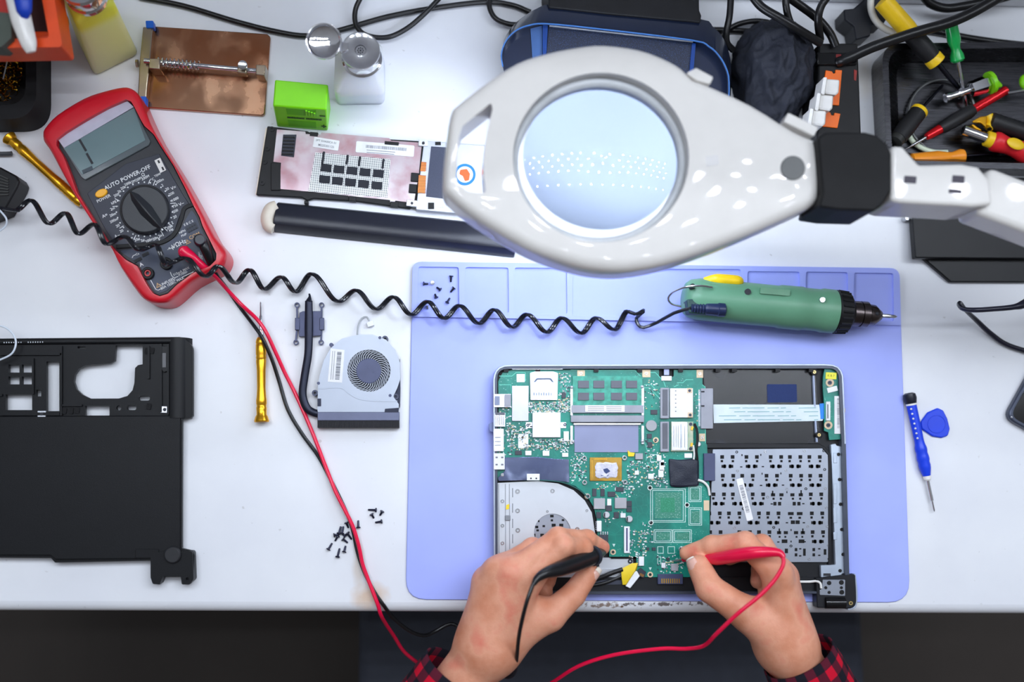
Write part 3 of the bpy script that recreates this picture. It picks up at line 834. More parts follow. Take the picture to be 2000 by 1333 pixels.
# left: white metal plate under the fan, with a round opening
WM = mat('white_metal_sheet', (206, 210, 216), 0.32, 0.35, var=0.03)
ci = circ(1079, 1040, 36, n=40)
fp = [(972, 944), (1050, 940), (1090, 945), (1120, 958), (1142, 978), (1156, 1002), (1162, 1040), (1163, 1158), (972, 1158)]
fpo = MB().prism(fp, 0.0068, 0.0092, holes=[ci]).build('fan_plate', WM, lap)
MB().prism(circ(1079, 1040, 38, n=40), 0.0062, 0.0078).build('plate_below', KBM, lap)
hh = MB()
def fx(x, y): return (950 + x / 4.597, 900 + y / 4.597)
for zx, zy, w_, h_ in ((588, 500, 7, 5), (588, 538, 4.5, 4), (688, 536, 5, 4), (604, 582, 8, 6), (672, 582, 8, 6), (515, 590, 5, 4), (452, 598, 6, 5), (460, 628, 5, 4), (435, 672, 2.5, 6), (500, 672, 7, 6), (502, 710, 5, 4), (470, 545, 3, 4)):
    x, y = fx(zx, zy); hh.rbox(x, y, w_, h_, 0, 0.0074, 0.0079)
hh.build('key_cutouts', mat('black_void', (12, 12, 14), 0.8), fpo)
for zx, zy, r_ in ((280, 278, 4.6), (594, 274, 4.2), (280, 452, 4.6), (282, 628, 4.6), (816, 620, 4.6), (144, 366, 3.6), (144, 586, 3.6), (144, 744, 3.6), (903, 450, 2.6), (282, 796, 4.6), (548, 458, 2.4)):
    x, y = fx(zx, zy)
    r1 = MB().cyl(x, y, r_, 0.009, 0.0098, n=18, hole=r_ * 0.45).build('screw_hole', STEEL, fpo)
gr = MB()
for x in (974, 987, 995): gr.prism(band([(x, 946), (x + 1, 1155)], 0.9), 0.0091, 0.0096)
for y0 in (954, 984, 1014, 1044, 1072): gr.box(1000.5, y0, 1002, y0 + 18, 0.0091, 0.0095)
gr.build('groove', GREY_INK, fpo)
MB().box(986, 1007, 997, 1018, 0.009, 0.0105).build('rubber_bump', mat('grey_bump', (128, 132, 138), 0.4), fpo, bevel=0.0008)
MB().prism([(989, 987), (995, 985), (994, 995), (988, 996)], 0.0092, 0.0099).build('yellow_mark', mat('yellow_tape', (236, 206, 40), 0.5), fpo)

# circuit board
ZB0, ZB = 0.0098, 0.0112
pcb = [(973, 745), (982, 728), (1000, 723), (1287, 723), (1287, 736), (1292, 738), (1312, 738), (1316, 735), (1316, 723), (1372, 723), (1372, 752), (1377, 756), (1378, 800), (1379, 866), (1381, 870), (1382, 892), (1386, 960), (1386, 1128), (1243, 1128), (1243, 1088), (1190, 1088), (1190, 1072), (1168, 1072), (1166, 1018), (1160, 992), (1146, 968), (1124, 950), (1096, 941), (972, 938), (970, 890), (974, 820)]
board = MB().prism(pcb, ZB0, ZB).build('circuit_board', T_PCB, lap)
def comp(name, x0, y0, x1, y1, h, m, parent=None, z=ZB, bevel=0.0002, ang=0, r=0):
    return MB().rbox((x0 + x1) / 2, (y0 + y1) / 2, x1 - x0, y1 - y0, ang, z - 0.0001, z + h, r).build(name, m, parent or board, bevel=bevel)
CHIP = mat('grey_chip', (92, 94, 104), 0.45)
DCHIP = mat('dark_chip', (58, 60, 70), 0.4)
GREYP = mat('grey_connector_plastic', (152, 154, 164), 0.4)
SHINY = mat('shiny_shield_metal', (226, 230, 238), 0.25, 0.7)
TAN = mat('tan_pad', (216, 192, 160), 0.45)
WCON = mat('white_connector', (232, 234, 238), 0.4)
# memory module
ram = comp('memory_module', 1118, 735, 1255, 793, 0.0022, mat('module_green', (58, 150, 130), 0.4, nscale=200, var=0.3))
for y0 in (744, 767.5):
    for x0 in (1129, 1159, 1193.5, 1223):
        MB().box(x0, y0, x0 + 21.5, y0 + 14.5, ZB + .0021, ZB + .0031).build('memory_chip', CHIP, ram, bevel=0.0001)
comp('memory_label', 1143, 792, 1220, 805, 0.0034, PAPER, ram)
lb = MB()
for k in range(3): lb.box(1148, 794.5 + k * 3.4, 1180, 795.6 + k * 3.4, ZB + .0034, ZB + .0035); lb.box(1184, 794.5 + k * 3.4, 1214, 795.6 + k * 3.4, ZB + .0034, ZB + .0035)
lb.build('memory_print', GREY_INK, ram)
comp('memory_clip', 1116, 792, 1257, 807, 0.003, GREYP)
comp('memory_socket', 1115, 812, 1258, 825, 0.003, GREYP)
comp('socket_slot', 1119, 824, 1256, 827.5, 0.0022, BLACK_GLOSS); comp('socket_lip', 1120, 827, 1252, 830.5, 0.0026, SHINY)
for x, y0, y1 in ((1116, 754, 812), (1255, 754, 812), (1116, 832, 868), (1255, 832, 868)):
    comp('socket_latch', x - 2, y0, x + 3, y1, 0.0028, SHINY)
for x, y in ((1116.5, 757), (1254, 756), (1119, 863), (1255, 862)):
    MB().ball(P(x, y, ZB + .0022), 0.0018).build('latch_ball', SHINY, board)
comp('insulating_film', 1122, 831, 1247, 884, 0.0007, mat('grey_blue_film', (138, 144, 176), 0.35, var=0.06, nscale=30))
# card reader, shields, tape
cr = MB().prism(rpoly([(1035, 729), (1045, 726), (1080, 726), (1090, 729), (1089, 782), (1036, 782)], 2), ZB, ZB + 0.0026).build('card_reader', SHINY, board, bevel=0.0003)
q = MB(); q.prism([(1042, 747), (1048, 739), (1076, 739), (1082, 747), (1078, 747), (1074, 742), (1050, 742), (1046, 747)], ZB + .0026, ZB + .0028)
for k in range(8): q.box(1042 + k * 4.8, 767 + (k % 2), 1044 + k * 4.8, 773, ZB + .0026, ZB + .0028)
q.build('reader_slots', mat('slot_blue_grey', (70, 84, 108), 0.5), cr)
comp('shield_tape', 1000, 754, 1032.5, 823, 0.0012, mat('satin_grey_tape', (178, 180, 190), 0.28, 0.8))
comp('heat_plate', 1040, 806, 1095, 855, 0.003, mat('white_heat_plate', (232, 234, 240), 0.3, 0.3), bevel=0.0004)
for x0, x1 in ((1027, 1041), (1094, 1106)): comp('plate_tab', x0, 825, x1, 837, 0.0008, SHINY)
for x, y in ((1031, 831), (1103.5, 830)): MB().cyl(x, y, 3, ZB, ZB + .0012, n=14, hole=1.2).build('screw', DARK_STEEL, board)
comp('connector_block', 1101, 843, 1111, 862, 0.002, WCON)
comp('mount_pad', 1012, 848, 1032, 876, 0.0003, WCON); MB().cyl(1021, 855, 2.6, ZB, ZB + .0005, n=12).build('pad_hole', INK, board)
# side ports
us = comp('usb_port', 964, 770, 998, 796, 0.0046, SHINY); comp('port_spring', 966, 774, 976, 792, 0.0048, mat('port_shadow_grey', (120, 128, 150), 0.4, 0.5), us)
comp('usb_port_back', 985, 771, 998, 795, 0.005, GREYP, us)
ln = comp('network_port', 966, 807, 987, 834, 0.0046, SHINY)
for k in range(5): comp('port_rib', 968 + k * 3.6, 812, 969.4 + k * 3.6, 831, 0.0048, GREYP, ln)
comp('network_port_flap', 967, 806, 986, 811, 0.005, CHIP, ln)
vg = comp('display_port', 964, 838, 984, 882, 0.0046, SHINY)
for y in (854, 862, 869): comp('port_rib', 967, y, 978, y + 2, 0.0048, GREYP, vg)
hd = comp('power_port', 964, 886, 986, 918, 0.0052, WCON, bevel=0.0006)
for x, y in ((970, 894), (981, 894), (970, 908), (981, 908)): comp('port_notch', x - 2.2, y - 1.6, x + 2.2, y + 1.6, 0.0055, GREY_INK, hd)
MB().prism(rpoly([(955, 828), (966, 824), (966, 846), (956, 842)], 3), 0.006, 0.012).build('port_plug', mat('grey_blue_plug', (110, 124, 170), 0.4), lap)
# dark foil over the fan inlet
MB().prism([(986, 894), (1050, 893), (1084, 897), (1111, 898), (1112, 943), (1090, 940), (1060, 938), (974, 940), (972, 934), (986, 920)], ZB + .0002, ZB + 0.0016).build('mylar_sheet', make_smudged_metal('mirror_blue_foil', (96, 108, 150), (150, 160, 196), 0.16, 12, (200, 208, 230)), board, bevel=0.0002)
bt = comp('film_bracket', 1029, 926, 1054, 939, 0.0022, WCON)
for x in (1037, 1047.5): MB().cyl(x, 935, 1.7, ZB + .002, ZB + .0025, n=10).build('pad_hole', INK, bt)
comp('film_rivet', 978.5, 925, 984, 931, 0.0022, STEEL)
MB().tube([P(1053, 938, .0125), P(1095, 942, .0125), P(1124, 953, .0125), P(1142, 966, .0125), P(1150, 975, .0125)], 0.0007, seg=6).build('thin_wire', mat('teal_wire', (20, 84, 80), 0.4), lap)
# processor with dried paste
cpu = comp('processor', 1152, 894, 1214.5, 940, 0.0012, make_smudged_metal('gold_brown_substrate', (150, 112, 40), (176, 140, 60), 0.35, 60, (204, 160, 60), 0.6))
random.seed(3)
pp = []
for k in range(30):
    a = 2 * math.pi * k / 30
    sq = 1 / max(abs(math.cos(a)), abs(math.sin(a)) ) ** 0.75
    rr = (1 + random.uniform(-.07, .07)) * sq
    pp.append((1183 + 22 * rr * math.cos(a) + 1.5, 919 + 15.5 * rr * math.sin(a)))
pm = MB(); pm.loft([[P(x, y, ZB + .0011) for x, y in pp], [P(x, y, ZB + .0021) for x, y in pp], [P(1183 + (x - 1183) * .86, 919 + (y - 919) * .84, ZB + .0028) for x, y in pp], [P(1183 + (x - 1183) * .5, 919 + (y - 919) * .45, ZB + .0024) for x, y in pp]])
pm.build('thermal_paste', mat('dried_thermal_paste', (196, 196, 212), 0.7, rgb2=(222, 220, 228), nscale=250, bump=1.0, bscale=260), cpu)
pq = MB(); pq.prism([(1178, 917), (1186, 915), (1192, 921), (1184, 926), (1180, 922)], ZB + .0022, ZB + .0027); pq.prism([(1173, 928), (1184, 931), (1190, 927), (1186, 933), (1176, 932)], ZB + .0022, ZB + .0027); pq.build('bare_die', mat('blue_silicon', (60, 74, 118), 0.2), cpu)
cg = MB()
for k in range(12): cg.box(1156, 900 + k * 2.8, 1157.5, 901.6 + k * 2.8, ZB + .0011, ZB + .0015); cg.box(1160 + k * 2.2, 896, 1161.4 + k * 2.2, 898.5, ZB + .0011, ZB + .0015)
cg.build('gold_contacts', mat('gold_contact', (226, 176, 70), 0.3, 0.9), cpu)
for x, y in ((1141.5, 895.5), (1220, 895), (1142, 943), (1221, 942.5), (1120, 969), (1172 - 24 + .5, 970)):
    if x == 1120: continue
    MB().cyl(x, y, 5, ZB - .0001, ZB + .0018, n=18, hole=2.2).build('threaded_post', STEEL, board, bevel=0.0002)
# mini cards
for nm, y0, y1 in (('card_slot', 758, 818), ('card_slot', 824, 883)):
    sl_ = comp(nm, 1290, y0, 1307, y1, 0.0032, GREYP, bevel=0.0004)
    comp('slot_lid', 1294, y0 + 3, 1304, y1 - 6, 0.0036, CHIP, sl_)
    comp('slot_pins', 1289, y0 + 4, 1292, y1 - 4, 0.0012, SHINY, sl_)
c1 = comp('storage_card', 1309, 759, 1353.5, 816, 0.0036, WCON)
for k in range(12): MB().box(1318.5, 763 + k * 4, 1321, 765 + k * 4, ZB + .0036, ZB + .0037).build('card_print', GREY_INK, c1) if k % 2 == 0 else None
for x, y in ((1347, 763.5), (1348, 811)): comp('card_corner', x - 5, y - 5, x + 5, y + 5, 0.0038, TAN, c1); MB().cyl(x, y, 2.8, ZB + .0037, ZB + .0041, n=14).build('card_screw', DARK_STEEL, c1)
c2 = comp('wireless_card', 1311, 824, 1354, 882, 0.003, mat('card_green_tan', (140, 178, 150), 0.4, rgb2=(200, 196, 170), nscale=120))
comp('card_shield', 1312, 825, 1343, 880, 0.0038, SHINY, c2)
cl = MB()
for k in range(18): cl.box(1328, 829 + k * 2.7, 1332, 829 + k * 2.7 + random.choice((.8, 1.4)), ZB + .0038, ZB + .0039)
for x in (1315.5, 1320, 1324, 1337): cl.box(x, 832, x + 1, 874, ZB + .0038, ZB + .0039)
cl.build('card_print', GREY_INK, c2)
for x, y in ((1349, 829), (1349, 877)): MB().cyl(x, y, 3.2, ZB + .003, ZB + .0036, n=14).build('card_screw', DARK_STEEL, c2)
for x, y in ((1352, 837), (1351, 869)): MB().rbox(x, y, 4, 7, 15, ZB + .003, ZB + .0042).build('antenna_plug', mat('gold_contact', (226, 176, 70), 0.3, 0.9), c2)
# drive connector
sc_ = comp('drive_connector', 1369, 759, 1393, 838, 0.0055, GREYP, z=0.0085, bevel=0.0005)
sp_ = MB()
for k in range(26):
    y = 763 + k * 2.75; sp_.box(1364, y, 1371, y + 1.1, .0112, .0122)
sp_.build('connector_pins', SHINY, sc_)
nk = MB(); nk.box(1369.5, 764, 1376, 767, .0138, .0143); nk.box(1369.5, 792, 1376, 795, .0138, .0143); nk.build('connector_notches', INK, sc_)
d2 = comp('drive_connector', 1375, 886, 1397, 940, 0.0060, mat('slate_connector', (66, 72, 104), 0.45), z=0.0085, bevel=0.0005)
# flat cable and its blue end
ff = MB()
fpts = [(1393, 790.5), (1600, 791), (1604, 818), (1608, 820), (1606, 822.5), (1394, 827)]
ff.prism(fpts, 0.0092, 0.0098)
ffo = ff.build('flat_cable', mat('flat_cable_white', (214, 226, 230), 0.4), lap)
fl_ = MB()
for r_, (y, xo) in enumerate(((797.5, 0), (805, 10), (813, 20), (820.5, 30))):
    for x0 in (1396 + xo - 12, 1459 + xo, 1560 + xo):
        for (a_, b_) in ((0, 34), (40, 62), (66, 76)):
            x1, x2 = x0 + a_, min(x0 + b_, 1598)
            if x1 > 1395 and x2 > x1 + 2: fl_.prism(band([(x1, y), (x2, y - .4)], 1.5), 0.0098, 0.0099)
fl_.build('cable_print', mat('pale_teal_ink', (130, 176, 182), 0.5), ffo)
MB().prism([(1601, 789), (1610, 788), (1613, 819), (1603, 819)], 0.0092, 0.0102).build('cable_stiffener', mat('bright_blue_tab', (20, 130, 226), 0.4), ffo)
# coil cell, inductors, capacitors, mosfets
cc = MB().cyl(1272.5, 832, 10.8, ZB, ZB + .0024, n=24).build('coin_inductor', mat('grey_ferrite', (160, 162, 166), 0.45), board, bevel=0.0004)
for x0, y0, x1, y1 in ((1160, 974, 1182, 995), (1201, 973, 1224, 994), (1241, 886, 1256, 898), (1311, 1102, 1325, 1116)):
    comp('inductor', x0, y0, x1, y1, 0.0028, mat('inductor_grey', (168, 168, 174), 0.45), bevel=0.0004)
for x0, y0, x1, y1 in ((1157, 955, 1165, 970), (1173, 955, 1181, 970), (1187, 961, 1202, 971), (1203, 952, 1218, 961), (1183, 988, 1195, 999), (1224, 979, 1234, 990), (1224, 991, 1234, 1001), (1165, 1001, 1174, 1013), (1199, 1001, 1209, 1013), (1271, 801, 1284, 810), (1264, 848, 1273, 857), (1265, 864, 1274, 875), (1097, 767, 1105, 778), (1006, 881, 1019, 889), (1170, 1045, 1188, 1063), (1263, 1070, 1268, 1076), (1274, 1070, 1281, 1076), (1302, 1090, 1308, 1096)):
    comp('chip', x0, y0, x1, y1, 0.0011, DCHIP)
for x0, y0, x1, y1 in ((1026, 881, 1038, 890), (1060, 881, 1073, 891), (1098, 885, 1110, 893), (1283, 890, 1292, 901), (1337, 886, 1352, 895), (1290, 899, 1297, 910), (1286, 918, 1296, 933), (1212, 1003, 1222, 1012), (1186, 975, 1194, 988), (1288, 903, 1297, 920), (1266, 926, 1277, 936), (1240, 920, 1248, 928), (1292, 1100, 1300, 1110)):
    comp('filter_block', x0, y0, x1, y1, 0.0014, WCON)
for x, y, r_ in ((1185, 1006.5, 6.4), (1229.5, 1014.5, 6.6), (1364.5, 868, 5.0), (1333, 1074, 6.5)):
    cb = MB().cyl(x, y, r_, ZB, ZB + .0034, n=20).build('capacitor', mat('capacitor_can', (222, 224, 230), 0.25, 0.6), board, bevel=0.0006)
    MB().prism(circ(x, y, r_ * 0.9, n=12, a0=120, a1=240), ZB + .0034, ZB + .00345).build('polarity_mark', INK, cb)
# unpopulated footprints
WL = mat('silkscreen_white', (200, 226, 220), 0.5)
FT = make_carton_speckle('tinned_pad_field', (50, 130, 108), (120, 168, 156), 900, 0.4)
ft = MB()
def sq(x0, y0, x1, y1, w_=1.1):
    ft.prism(rect(x0, y0, x1, y1), ZB, ZB + .0001, holes=[rect(x0 + w_, y0 + w_, x1 - w_, y1 - w_)])
sq(1270, 955, 1339, 1021); sq(1274, 958, 1335, 1018)
for x0, y0, x1, y1 in ((1345, 950, 1370, 981), (1345, 992, 1371, 1027), (1277, 1035, 1313, 1061), (1314, 1035, 1351, 1061)):
    sq(x0, y0, x1, y1); sq(x0 + 3, y0 + 3, x1 - 3, y1 - 3)
sq(1284, 1068, 1296, 1082); sq(1304, 1068, 1318, 1082); sq(1284, 1088, 1291, 1103); sq(1270, 888, 1284, 903)
ft.build('footprint_outline', WL, board)
for x0, y0, x1, y1 in ((1279, 962, 1331, 1013), (1350, 956, 1365, 976), (1351, 999, 1366, 1021), (1283, 1041, 1308, 1055), (1321, 1041, 1346, 1055)):
    fo = MB().box(x0, y0, x1, y1, ZB, ZB + .00008).build('pad_field', FT, board)
comp('pad_centre', 1290, 973, 1318, 1001, 0.00025, make_carton_speckle('fine_pads', (20, 128, 92), (80, 170, 140), 1400, 0.4), bevel=0)
for x, y in ((1269.5, 953.5), (1342, 987), (1271.5, 1021.5)):
    MB().cyl(x, y, 5, ZB, ZB + .0004, n=18, hole=3.3).build('mounting_ring', mat('pale_ring', (206, 220, 214), 0.4), board)
    MB().cyl(x, y, 3.3, ZB - .0004, ZB + .0001, n=14).build('mounting_hole', mat('black_void', (12, 12, 14), 0.8), board)
# connectors near the front
fc = comp('ribbon_connector', 1219, 1029, 1230, 1081, 0.0018, WCON); comp('ribbon_slot', 1223, 1032, 1226, 1077, 0.002, mat('violet_slot', (70, 66, 110), 0.4), fc)
for x0, y0, x1, y1 in ((1166, 1018, 1175, 1039), (1248, 1088, 1258, 1106)):
    wc = comp('small_connector', x0, y0, x1, y1, 0.0028, WCON, bevel=0.0003)
    for k in range(5): comp('connector_pin', x0 - 3, y0 + 2 + k * 3.6, x0 + 1, y0 + 3.4 + k * 3.6, 0.0008, SHINY, wc)
for k in range(4): comp('chip_leg', 1172.5 + k * 4.4, 1039, 1174.6 + k * 4.4, 1046, 0.0009, SHINY)
bcn = comp('battery_connector', 1285, 1122, 1334, 1142, 0.0048, mat('slate_connector', (66, 72, 104), 0.45), z=0.0082, bevel=0.0004)
for k in range(9): MB().box(1292 + k * 4.2, 1131, 1294 + k * 4.2, 1140, .0129, .0133).build('gold_pin', mat('gold_contact', (226, 176, 70), 0.3, 0.9), bcn)
# pads with screws along the edge
for x, y, w_, h_, m_ in ((1017, 739, 16, 16, WCON), (1135, 730, 15, 13, TAN), (1262.5, 730, 16, 15, TAN), (1367, 730.5, 13, 16, TAN), (1371.5, 855, 12, 15, TAN), (1380, 988, 11, 20, TAN)):
    pd = comp('screw_pad', x - w_ / 2, y - h_ / 2, x + w_ / 2, y + h_ / 2, 0.0004, m_)
    if y != 988: MB().cyl(x, y, 3, ZB + .0003, ZB + .0009, n=14, hole=1.5).build('pad_screw', STEEL, pd)
for x, y in ((1147.5, 970), (1197.5, 1079), (1270, 1123), (1281, 860), (1260 - 40, 1030 - 40)):
    if (x, y) == (1220, 990): continue
    rp = MB().cyl(x, y, 5.6, ZB, ZB + .0006, n=18, hole=2.6).build('screw_ring', mat('tan_pad', (216, 192, 160), 0.45), board)
    MB().cyl(x, y, 2.8, ZB, ZB + .001, n=12, hole=1.2).build('ring_screw', DARK_STEEL, rp)
tri = MB()
for x, y in ((1199, 1066), (1270, 1112)): tri.prism([(x - 3, y - 3), (x + 3, y - 3), (x, y + 3)], ZB, ZB + .0001)
tri.build('arrow_marks', WL, board)
MB().prism([(1226, 880), (1231, 884), (1240, 885), (1238, 892), (1227, 892)], ZB + .0012, ZB + .002).build('yellow_tape_scrap', mat('yellow_tape', (236, 206, 40), 0.5), board)
dcx = comp('ribbon_tab', 1297, 720, 1307, 733, 0.001, mat('lavender_tab', (170, 176, 222), 0.3)); comp('ribbon_socket', 1292, 735, 1312, 744, 0.0018, WCON)
# insulating black tape, wires
tp = MB(); g = 7
rows = []
for j in range(g + 1):
    row = []
    for i in range(g + 1):
        u, v_ = i / g, j / g
        x = (1306 + 59 * u) + (3 * v_ if i == 0 else 0); y = 896 + 54 * v_ + (2 * math.sin(u * 5) if j in (0, g) else 0) + 2 * u
        h = 0.0022 + 0.0012 * mnoise.noise(Vector((u * 3.1, v_ * 3.1, 2.2))) + .0012 * math.exp(-((u - .62) ** 2 + (v_ - .4) ** 2) * 9)
        row.append((x, y, h))
    rows.append(row)
V = [[tp.bm.verts.new(P(x, y, ZB + h)) for x, y, h in r] for r in rows]
for j in range(g):
    for i in range(g): tp._f((V[j][i], V[j][i + 1], V[j + 1][i + 1], V[j + 1][i]), 0)
tpo = tp.build('black_tape', mat('navy_black_tape', (26, 32, 48), 0.5, bump=0.3, bscale=900), board, subsurf=1, recalc=True)
sd = tpo.modifiers.new('thick', 'SOLIDIFY'); sd.thickness = 0.0012; sd.offset = -1
MB().tube([P(1356, 828, .0158), P(1361, 840, .0162), P(1362, 860, .0162), P(1360, 880, .0158), P(1362, 898, .015)], 0.0013, seg=8).build('antenna_wire', RUBBER, board)
MB().tube([P(1354, 870, .0150), P(1356, 885, .0146), P(1355, 898, .014)], 0.0009, seg=8).build('antenna_wire', mat('white_wire', (230, 230, 226), 0.4), board)
MB().tube([P(1363, 938, .0138), P(1374, 942, .0138), P(1383, 952, .0136), P(1386, 968, .0124)], 0.0012, seg=8).build('antenna_wire', mat('white_wire', (230, 230, 226), 0.4), board)
# surface mount specks (uncountable)
random.seed(11)
sm = MB()
regions = [(1030, 786, 1112, 806, 120), (990, 826, 1038, 880, 90), (1092, 728, 1114, 800, 70), (1096, 856, 1114, 884, 20), (1115, 884, 1145, 940, 50), (1225, 900, 1300, 952, 170), (1260, 860, 1300, 896, 40), (1228, 1036, 1262, 1090, 80), (1250, 1020, 1275, 1060, 30), (1284, 1084, 1335, 1120, 60), (1160, 944, 1240, 956, 30), (1195, 940, 1240, 975, 26), (1258, 740, 1290, 800, 40), (1300, 940, 1306, 955, 6), (1356, 760, 1368, 830, 18), (1180, 1000, 1215, 1030, 16), (975, 795, 1000, 890, 40), (1112, 886, 1142, 935, 30), (1040, 858, 1100, 880, 70)]
WSM = [mat('smd_white', (226, 232, 234), 0.4), mat('smd_grey', (150, 160, 168), 0.4), mat('smd_dark', (52, 60, 74), 0.4), mat('smd_tan', (206, 190, 150), 0.4)]
for x0, y0, x1, y1, n in regions:
    for _ in range(int(n * (1.9 if x1 < 1120 else 1.1))):
        x, y = random.uniform(x0, x1), random.uniform(y0, y1)
        w_, h_ = random.choice(((3.0, 1.6), (1.6, 3.0), (2.2, 1.4), (4, 2.2), (1.4, 2.2)))
        sm.box(x - w_ / 2, y - h_ / 2, x + w_ / 2, y + h_ / 2, ZB - .0001, ZB + random.choice((.0004, .0006, .0008)), mi=random.choice((0, 0, 0, 1, 2, 3)))
smo = sm.build('surface_mount_parts', WSM, board); smo['kind'] = 'stuff'
# bright copper pours / tracks
for pts in ([(975, 735), (1000, 735), (1008, 728), (1026, 728), (1026, 745)], [(975, 752), (998, 752), (1000, 770)], [(1256, 728), (1280, 728), (1296, 745), (1300, 756)], [(1258, 752), (1272, 752), (1290, 772)], [(1258, 758), (1268, 758), (1288, 778)], [(1116, 945), (1128, 930), (1145, 930)], [(1258, 862), (1264, 880), (1262, 900), (1270, 915)], [(1322, 748), (1334, 748), (1340, 742), (1354, 742)], [(1316, 756), (1326, 752)], [(1372, 752), (1377, 756), (1378, 866)], [(1115, 723), (1160, 724), (1240, 724), (1256, 740)]):
    MB().prism(band(pts, 1.2), ZB, ZB + .00008).build('copper_track', mat('pale_green_track', (96, 200, 176), 0.35), board)

# pocket at the front: pale plate, yellow cable bundle, black wires
MB().prism([(1172, 1090), (1240, 1090), (1240, 1128), (1168, 1128)], 0.0068, 0.0090).build('touchpad_plate', WM, lap)
MB().prism([(1190, 1087), (1243, 1087), (1243, 1092), (1194, 1092)], 0.0068, 0.0106).build('notch_wall', BLACK_GLOSS, lap)
MB().prism([(1236, 1087), (1243, 1087), (1243, 1112), (1238, 1112)], 0.0068, 0.0106).build('notch_wall', BLACK_GLOSS, lap)
MB().cyl(1231, 1097, 4.6, 0.009, 0.0098, n=16, hole=2).build('plate_screw', DARK_STEEL, lap)
MB().prism([(1140, 1112), (1214, 1112), (1208, 1124), (1140, 1126)], 0.009, 0.0098).build('silver_strip', SHINY, lap)
MB().prism([(972, 1128), (1655, 1128), (1652, 1157), (972, 1157)], 0.0064, 0.0094).build('front_ledge', CH, lap, bevel=0.0006)
MB().prism([(1164, 1134), (1234, 1134), (1238, 1142), (1160, 1143)], 0.0094, 0.0104).build('dark_label', mat('dark_slate', (56, 60, 76), 0.4), lap)
MB().tube([P(1130, 1140, .012), P(1170, 1130, .013), P(1195, 1120, .014), P(1216, 1113, .014)], 0.0022, seg=8).build('display_wire', RUBBER, lap)
MB().tube([P(1130, 1147, .012), P(1175, 1141, .012), P(1205, 1130, .013), P(1225, 1120, .014)], 0.0016, seg=8).build('display_wire', RUBBER, lap)
yt = MB(); yt.loft([[P(1213, 1112, .0145), P(1234, 1101, .016), P(1246, 1100, .0155), P(1244, 1112, .013)], [P(1214, 1128, .0150), P(1226, 1122, .0175), P(1240, 1115, .0165), P(1236, 1124, .012)], [P(1216, 1143, .0125), P(1222, 1142, .0150), P(1228, 1133, .0155), P(1224, 1144, .0115)]])
yt.build('yellow_cable_wrap', mat('yellow_tape', (236, 206, 40), 0.5, bump=0.6, bscale=300), lap)
MB().prism([(1222, 1146), (1231, 1150), (1250, 1126), (1244, 1116), (1240, 1118)], 0.0115, 0.0155).build('cable_plug', WCON, lap, bevel=0.0005)
MB().prism([(1244, 1118), (1252, 1110), (1262, 1118), (1258, 1130), (1250, 1128)], 0.0115, 0.0148).build('cable_clip', mat('dark_clip', (46, 48, 60), 0.35), lap, bevel=0.0004)
MB().rbox(1253.5, 1124, 9, 5, 30, 0.0148, 0.0152, 2).build('brown_pad', mat('brown_pad', (128, 88, 40), 0.4), lap)

# daughter board on the far corner
io_ = [(1611, 719), (1628, 718), (1637, 728), (1640, 756), (1646, 758), (1648, 820), (1649, 858), (1620, 860), (1618, 845), (1610, 842), (1610, 790), (1607, 752), (1608, 735)]
iob = MB().prism(io_, 0.0095, 0.0112).build('port_board', T_PCB, lap)
comp('yellow_sticker', 1613, 728, 1634, 741, 0.0008, mat('yellow_sticker', (238, 232, 70), 0.5), iob, ang=3)
MB().text('K B 7', 1623, 734.5, 6, 0.0121, 4).build('sticker_print', mat('olive_ink', (150, 140, 40), 0.5), iob)
comp('white_sticker', 1616, 756, 1636, 766, 0.0008, PAPER, iob, ang=-14)
st_ = comp('barcode_strip', 1630, 774, 1644, 848, 0.0010, PAPER, iob)
b2 = MB()
for k in range(22): b2.box(1635, 779 + k * 2.7, 1640, 779 + k * 2.7 + random.choice((.8, 1.5)), .0122, .0123)
b2.build('strip_barcode', GREY_INK, iob)
fcc = comp('flat_cable_socket', 1614, 785, 1622, 822, 0.0018, WCON, iob); comp('socket_gap', 1616, 790, 1618, 818, 0.002, DCHIP, fcc)
for x, y in ((1621, 748), (1618, 831)):
    rp = MB().cyl(x, y, 8, 0.0112, 0.0118, n=22, hole=4).build('screw_ring', TAN, iob); MB().cyl(x, y, 4, .0112, .0124, n=16, hole=1.2).build('ring_screw', DARK_STEEL, rp)
for y in (798, 838): comp('side_switch', 1644, y, 1651, y + 8, 0.003, TAN, iob)
# bracket, hinge and corner
BR = mat('pale_blue_bracket', (182, 194, 210), 0.35, 0.5)
brk = MB().prism(rpoly([(1623, 869), (1632, 867), (1634, 871), (1645, 873), (1650, 878), (1658, 1108), (1656, 1119), (1646, 1121), (1640, 1125), (1646, 1133), (1604, 1133), (1603, 1105), (1632, 1104), (1627, 960)], 2, 3), 0.0066, 0.0108).build('side_bracket', BR, lap, bevel=0.0005)
for zx, zy in ((1090, 110), (1098, 303), (1106, 492), (1115, 686), (1125, 877), (1102, 1002)):
    x, y = kx(zx, zy); MB().cyl(x, y, 3.4, .0107, .0113, n=14).build('bracket_screw', BLACK, brk)
slb = MB()
for y0, y1 in ((885, 905), (945, 985), (992, 1022), (1040, 1055)): slb.box(1628, y0, 1635, y1, .0107, .0114)
slb.build('bracket_ribs', BR, brk, bevel=0.0004)
kq = MB(); x, y = kx(1002, 1032); kq.rbox(x, y, 14, 5, 0, .0107, .0113); kq.build('bracket_slot', INK, brk)
cor = MB().prism(rpoly([(1594, 1130), (1664, 1122), (1671, 1124), (1673, 1178), (1664, 1190), (1596, 1188)], [3, 2, 3, 12, 12, 3]), Z0, 0.0149).build('hinge_corner', CH, lap, bevel=0.001)
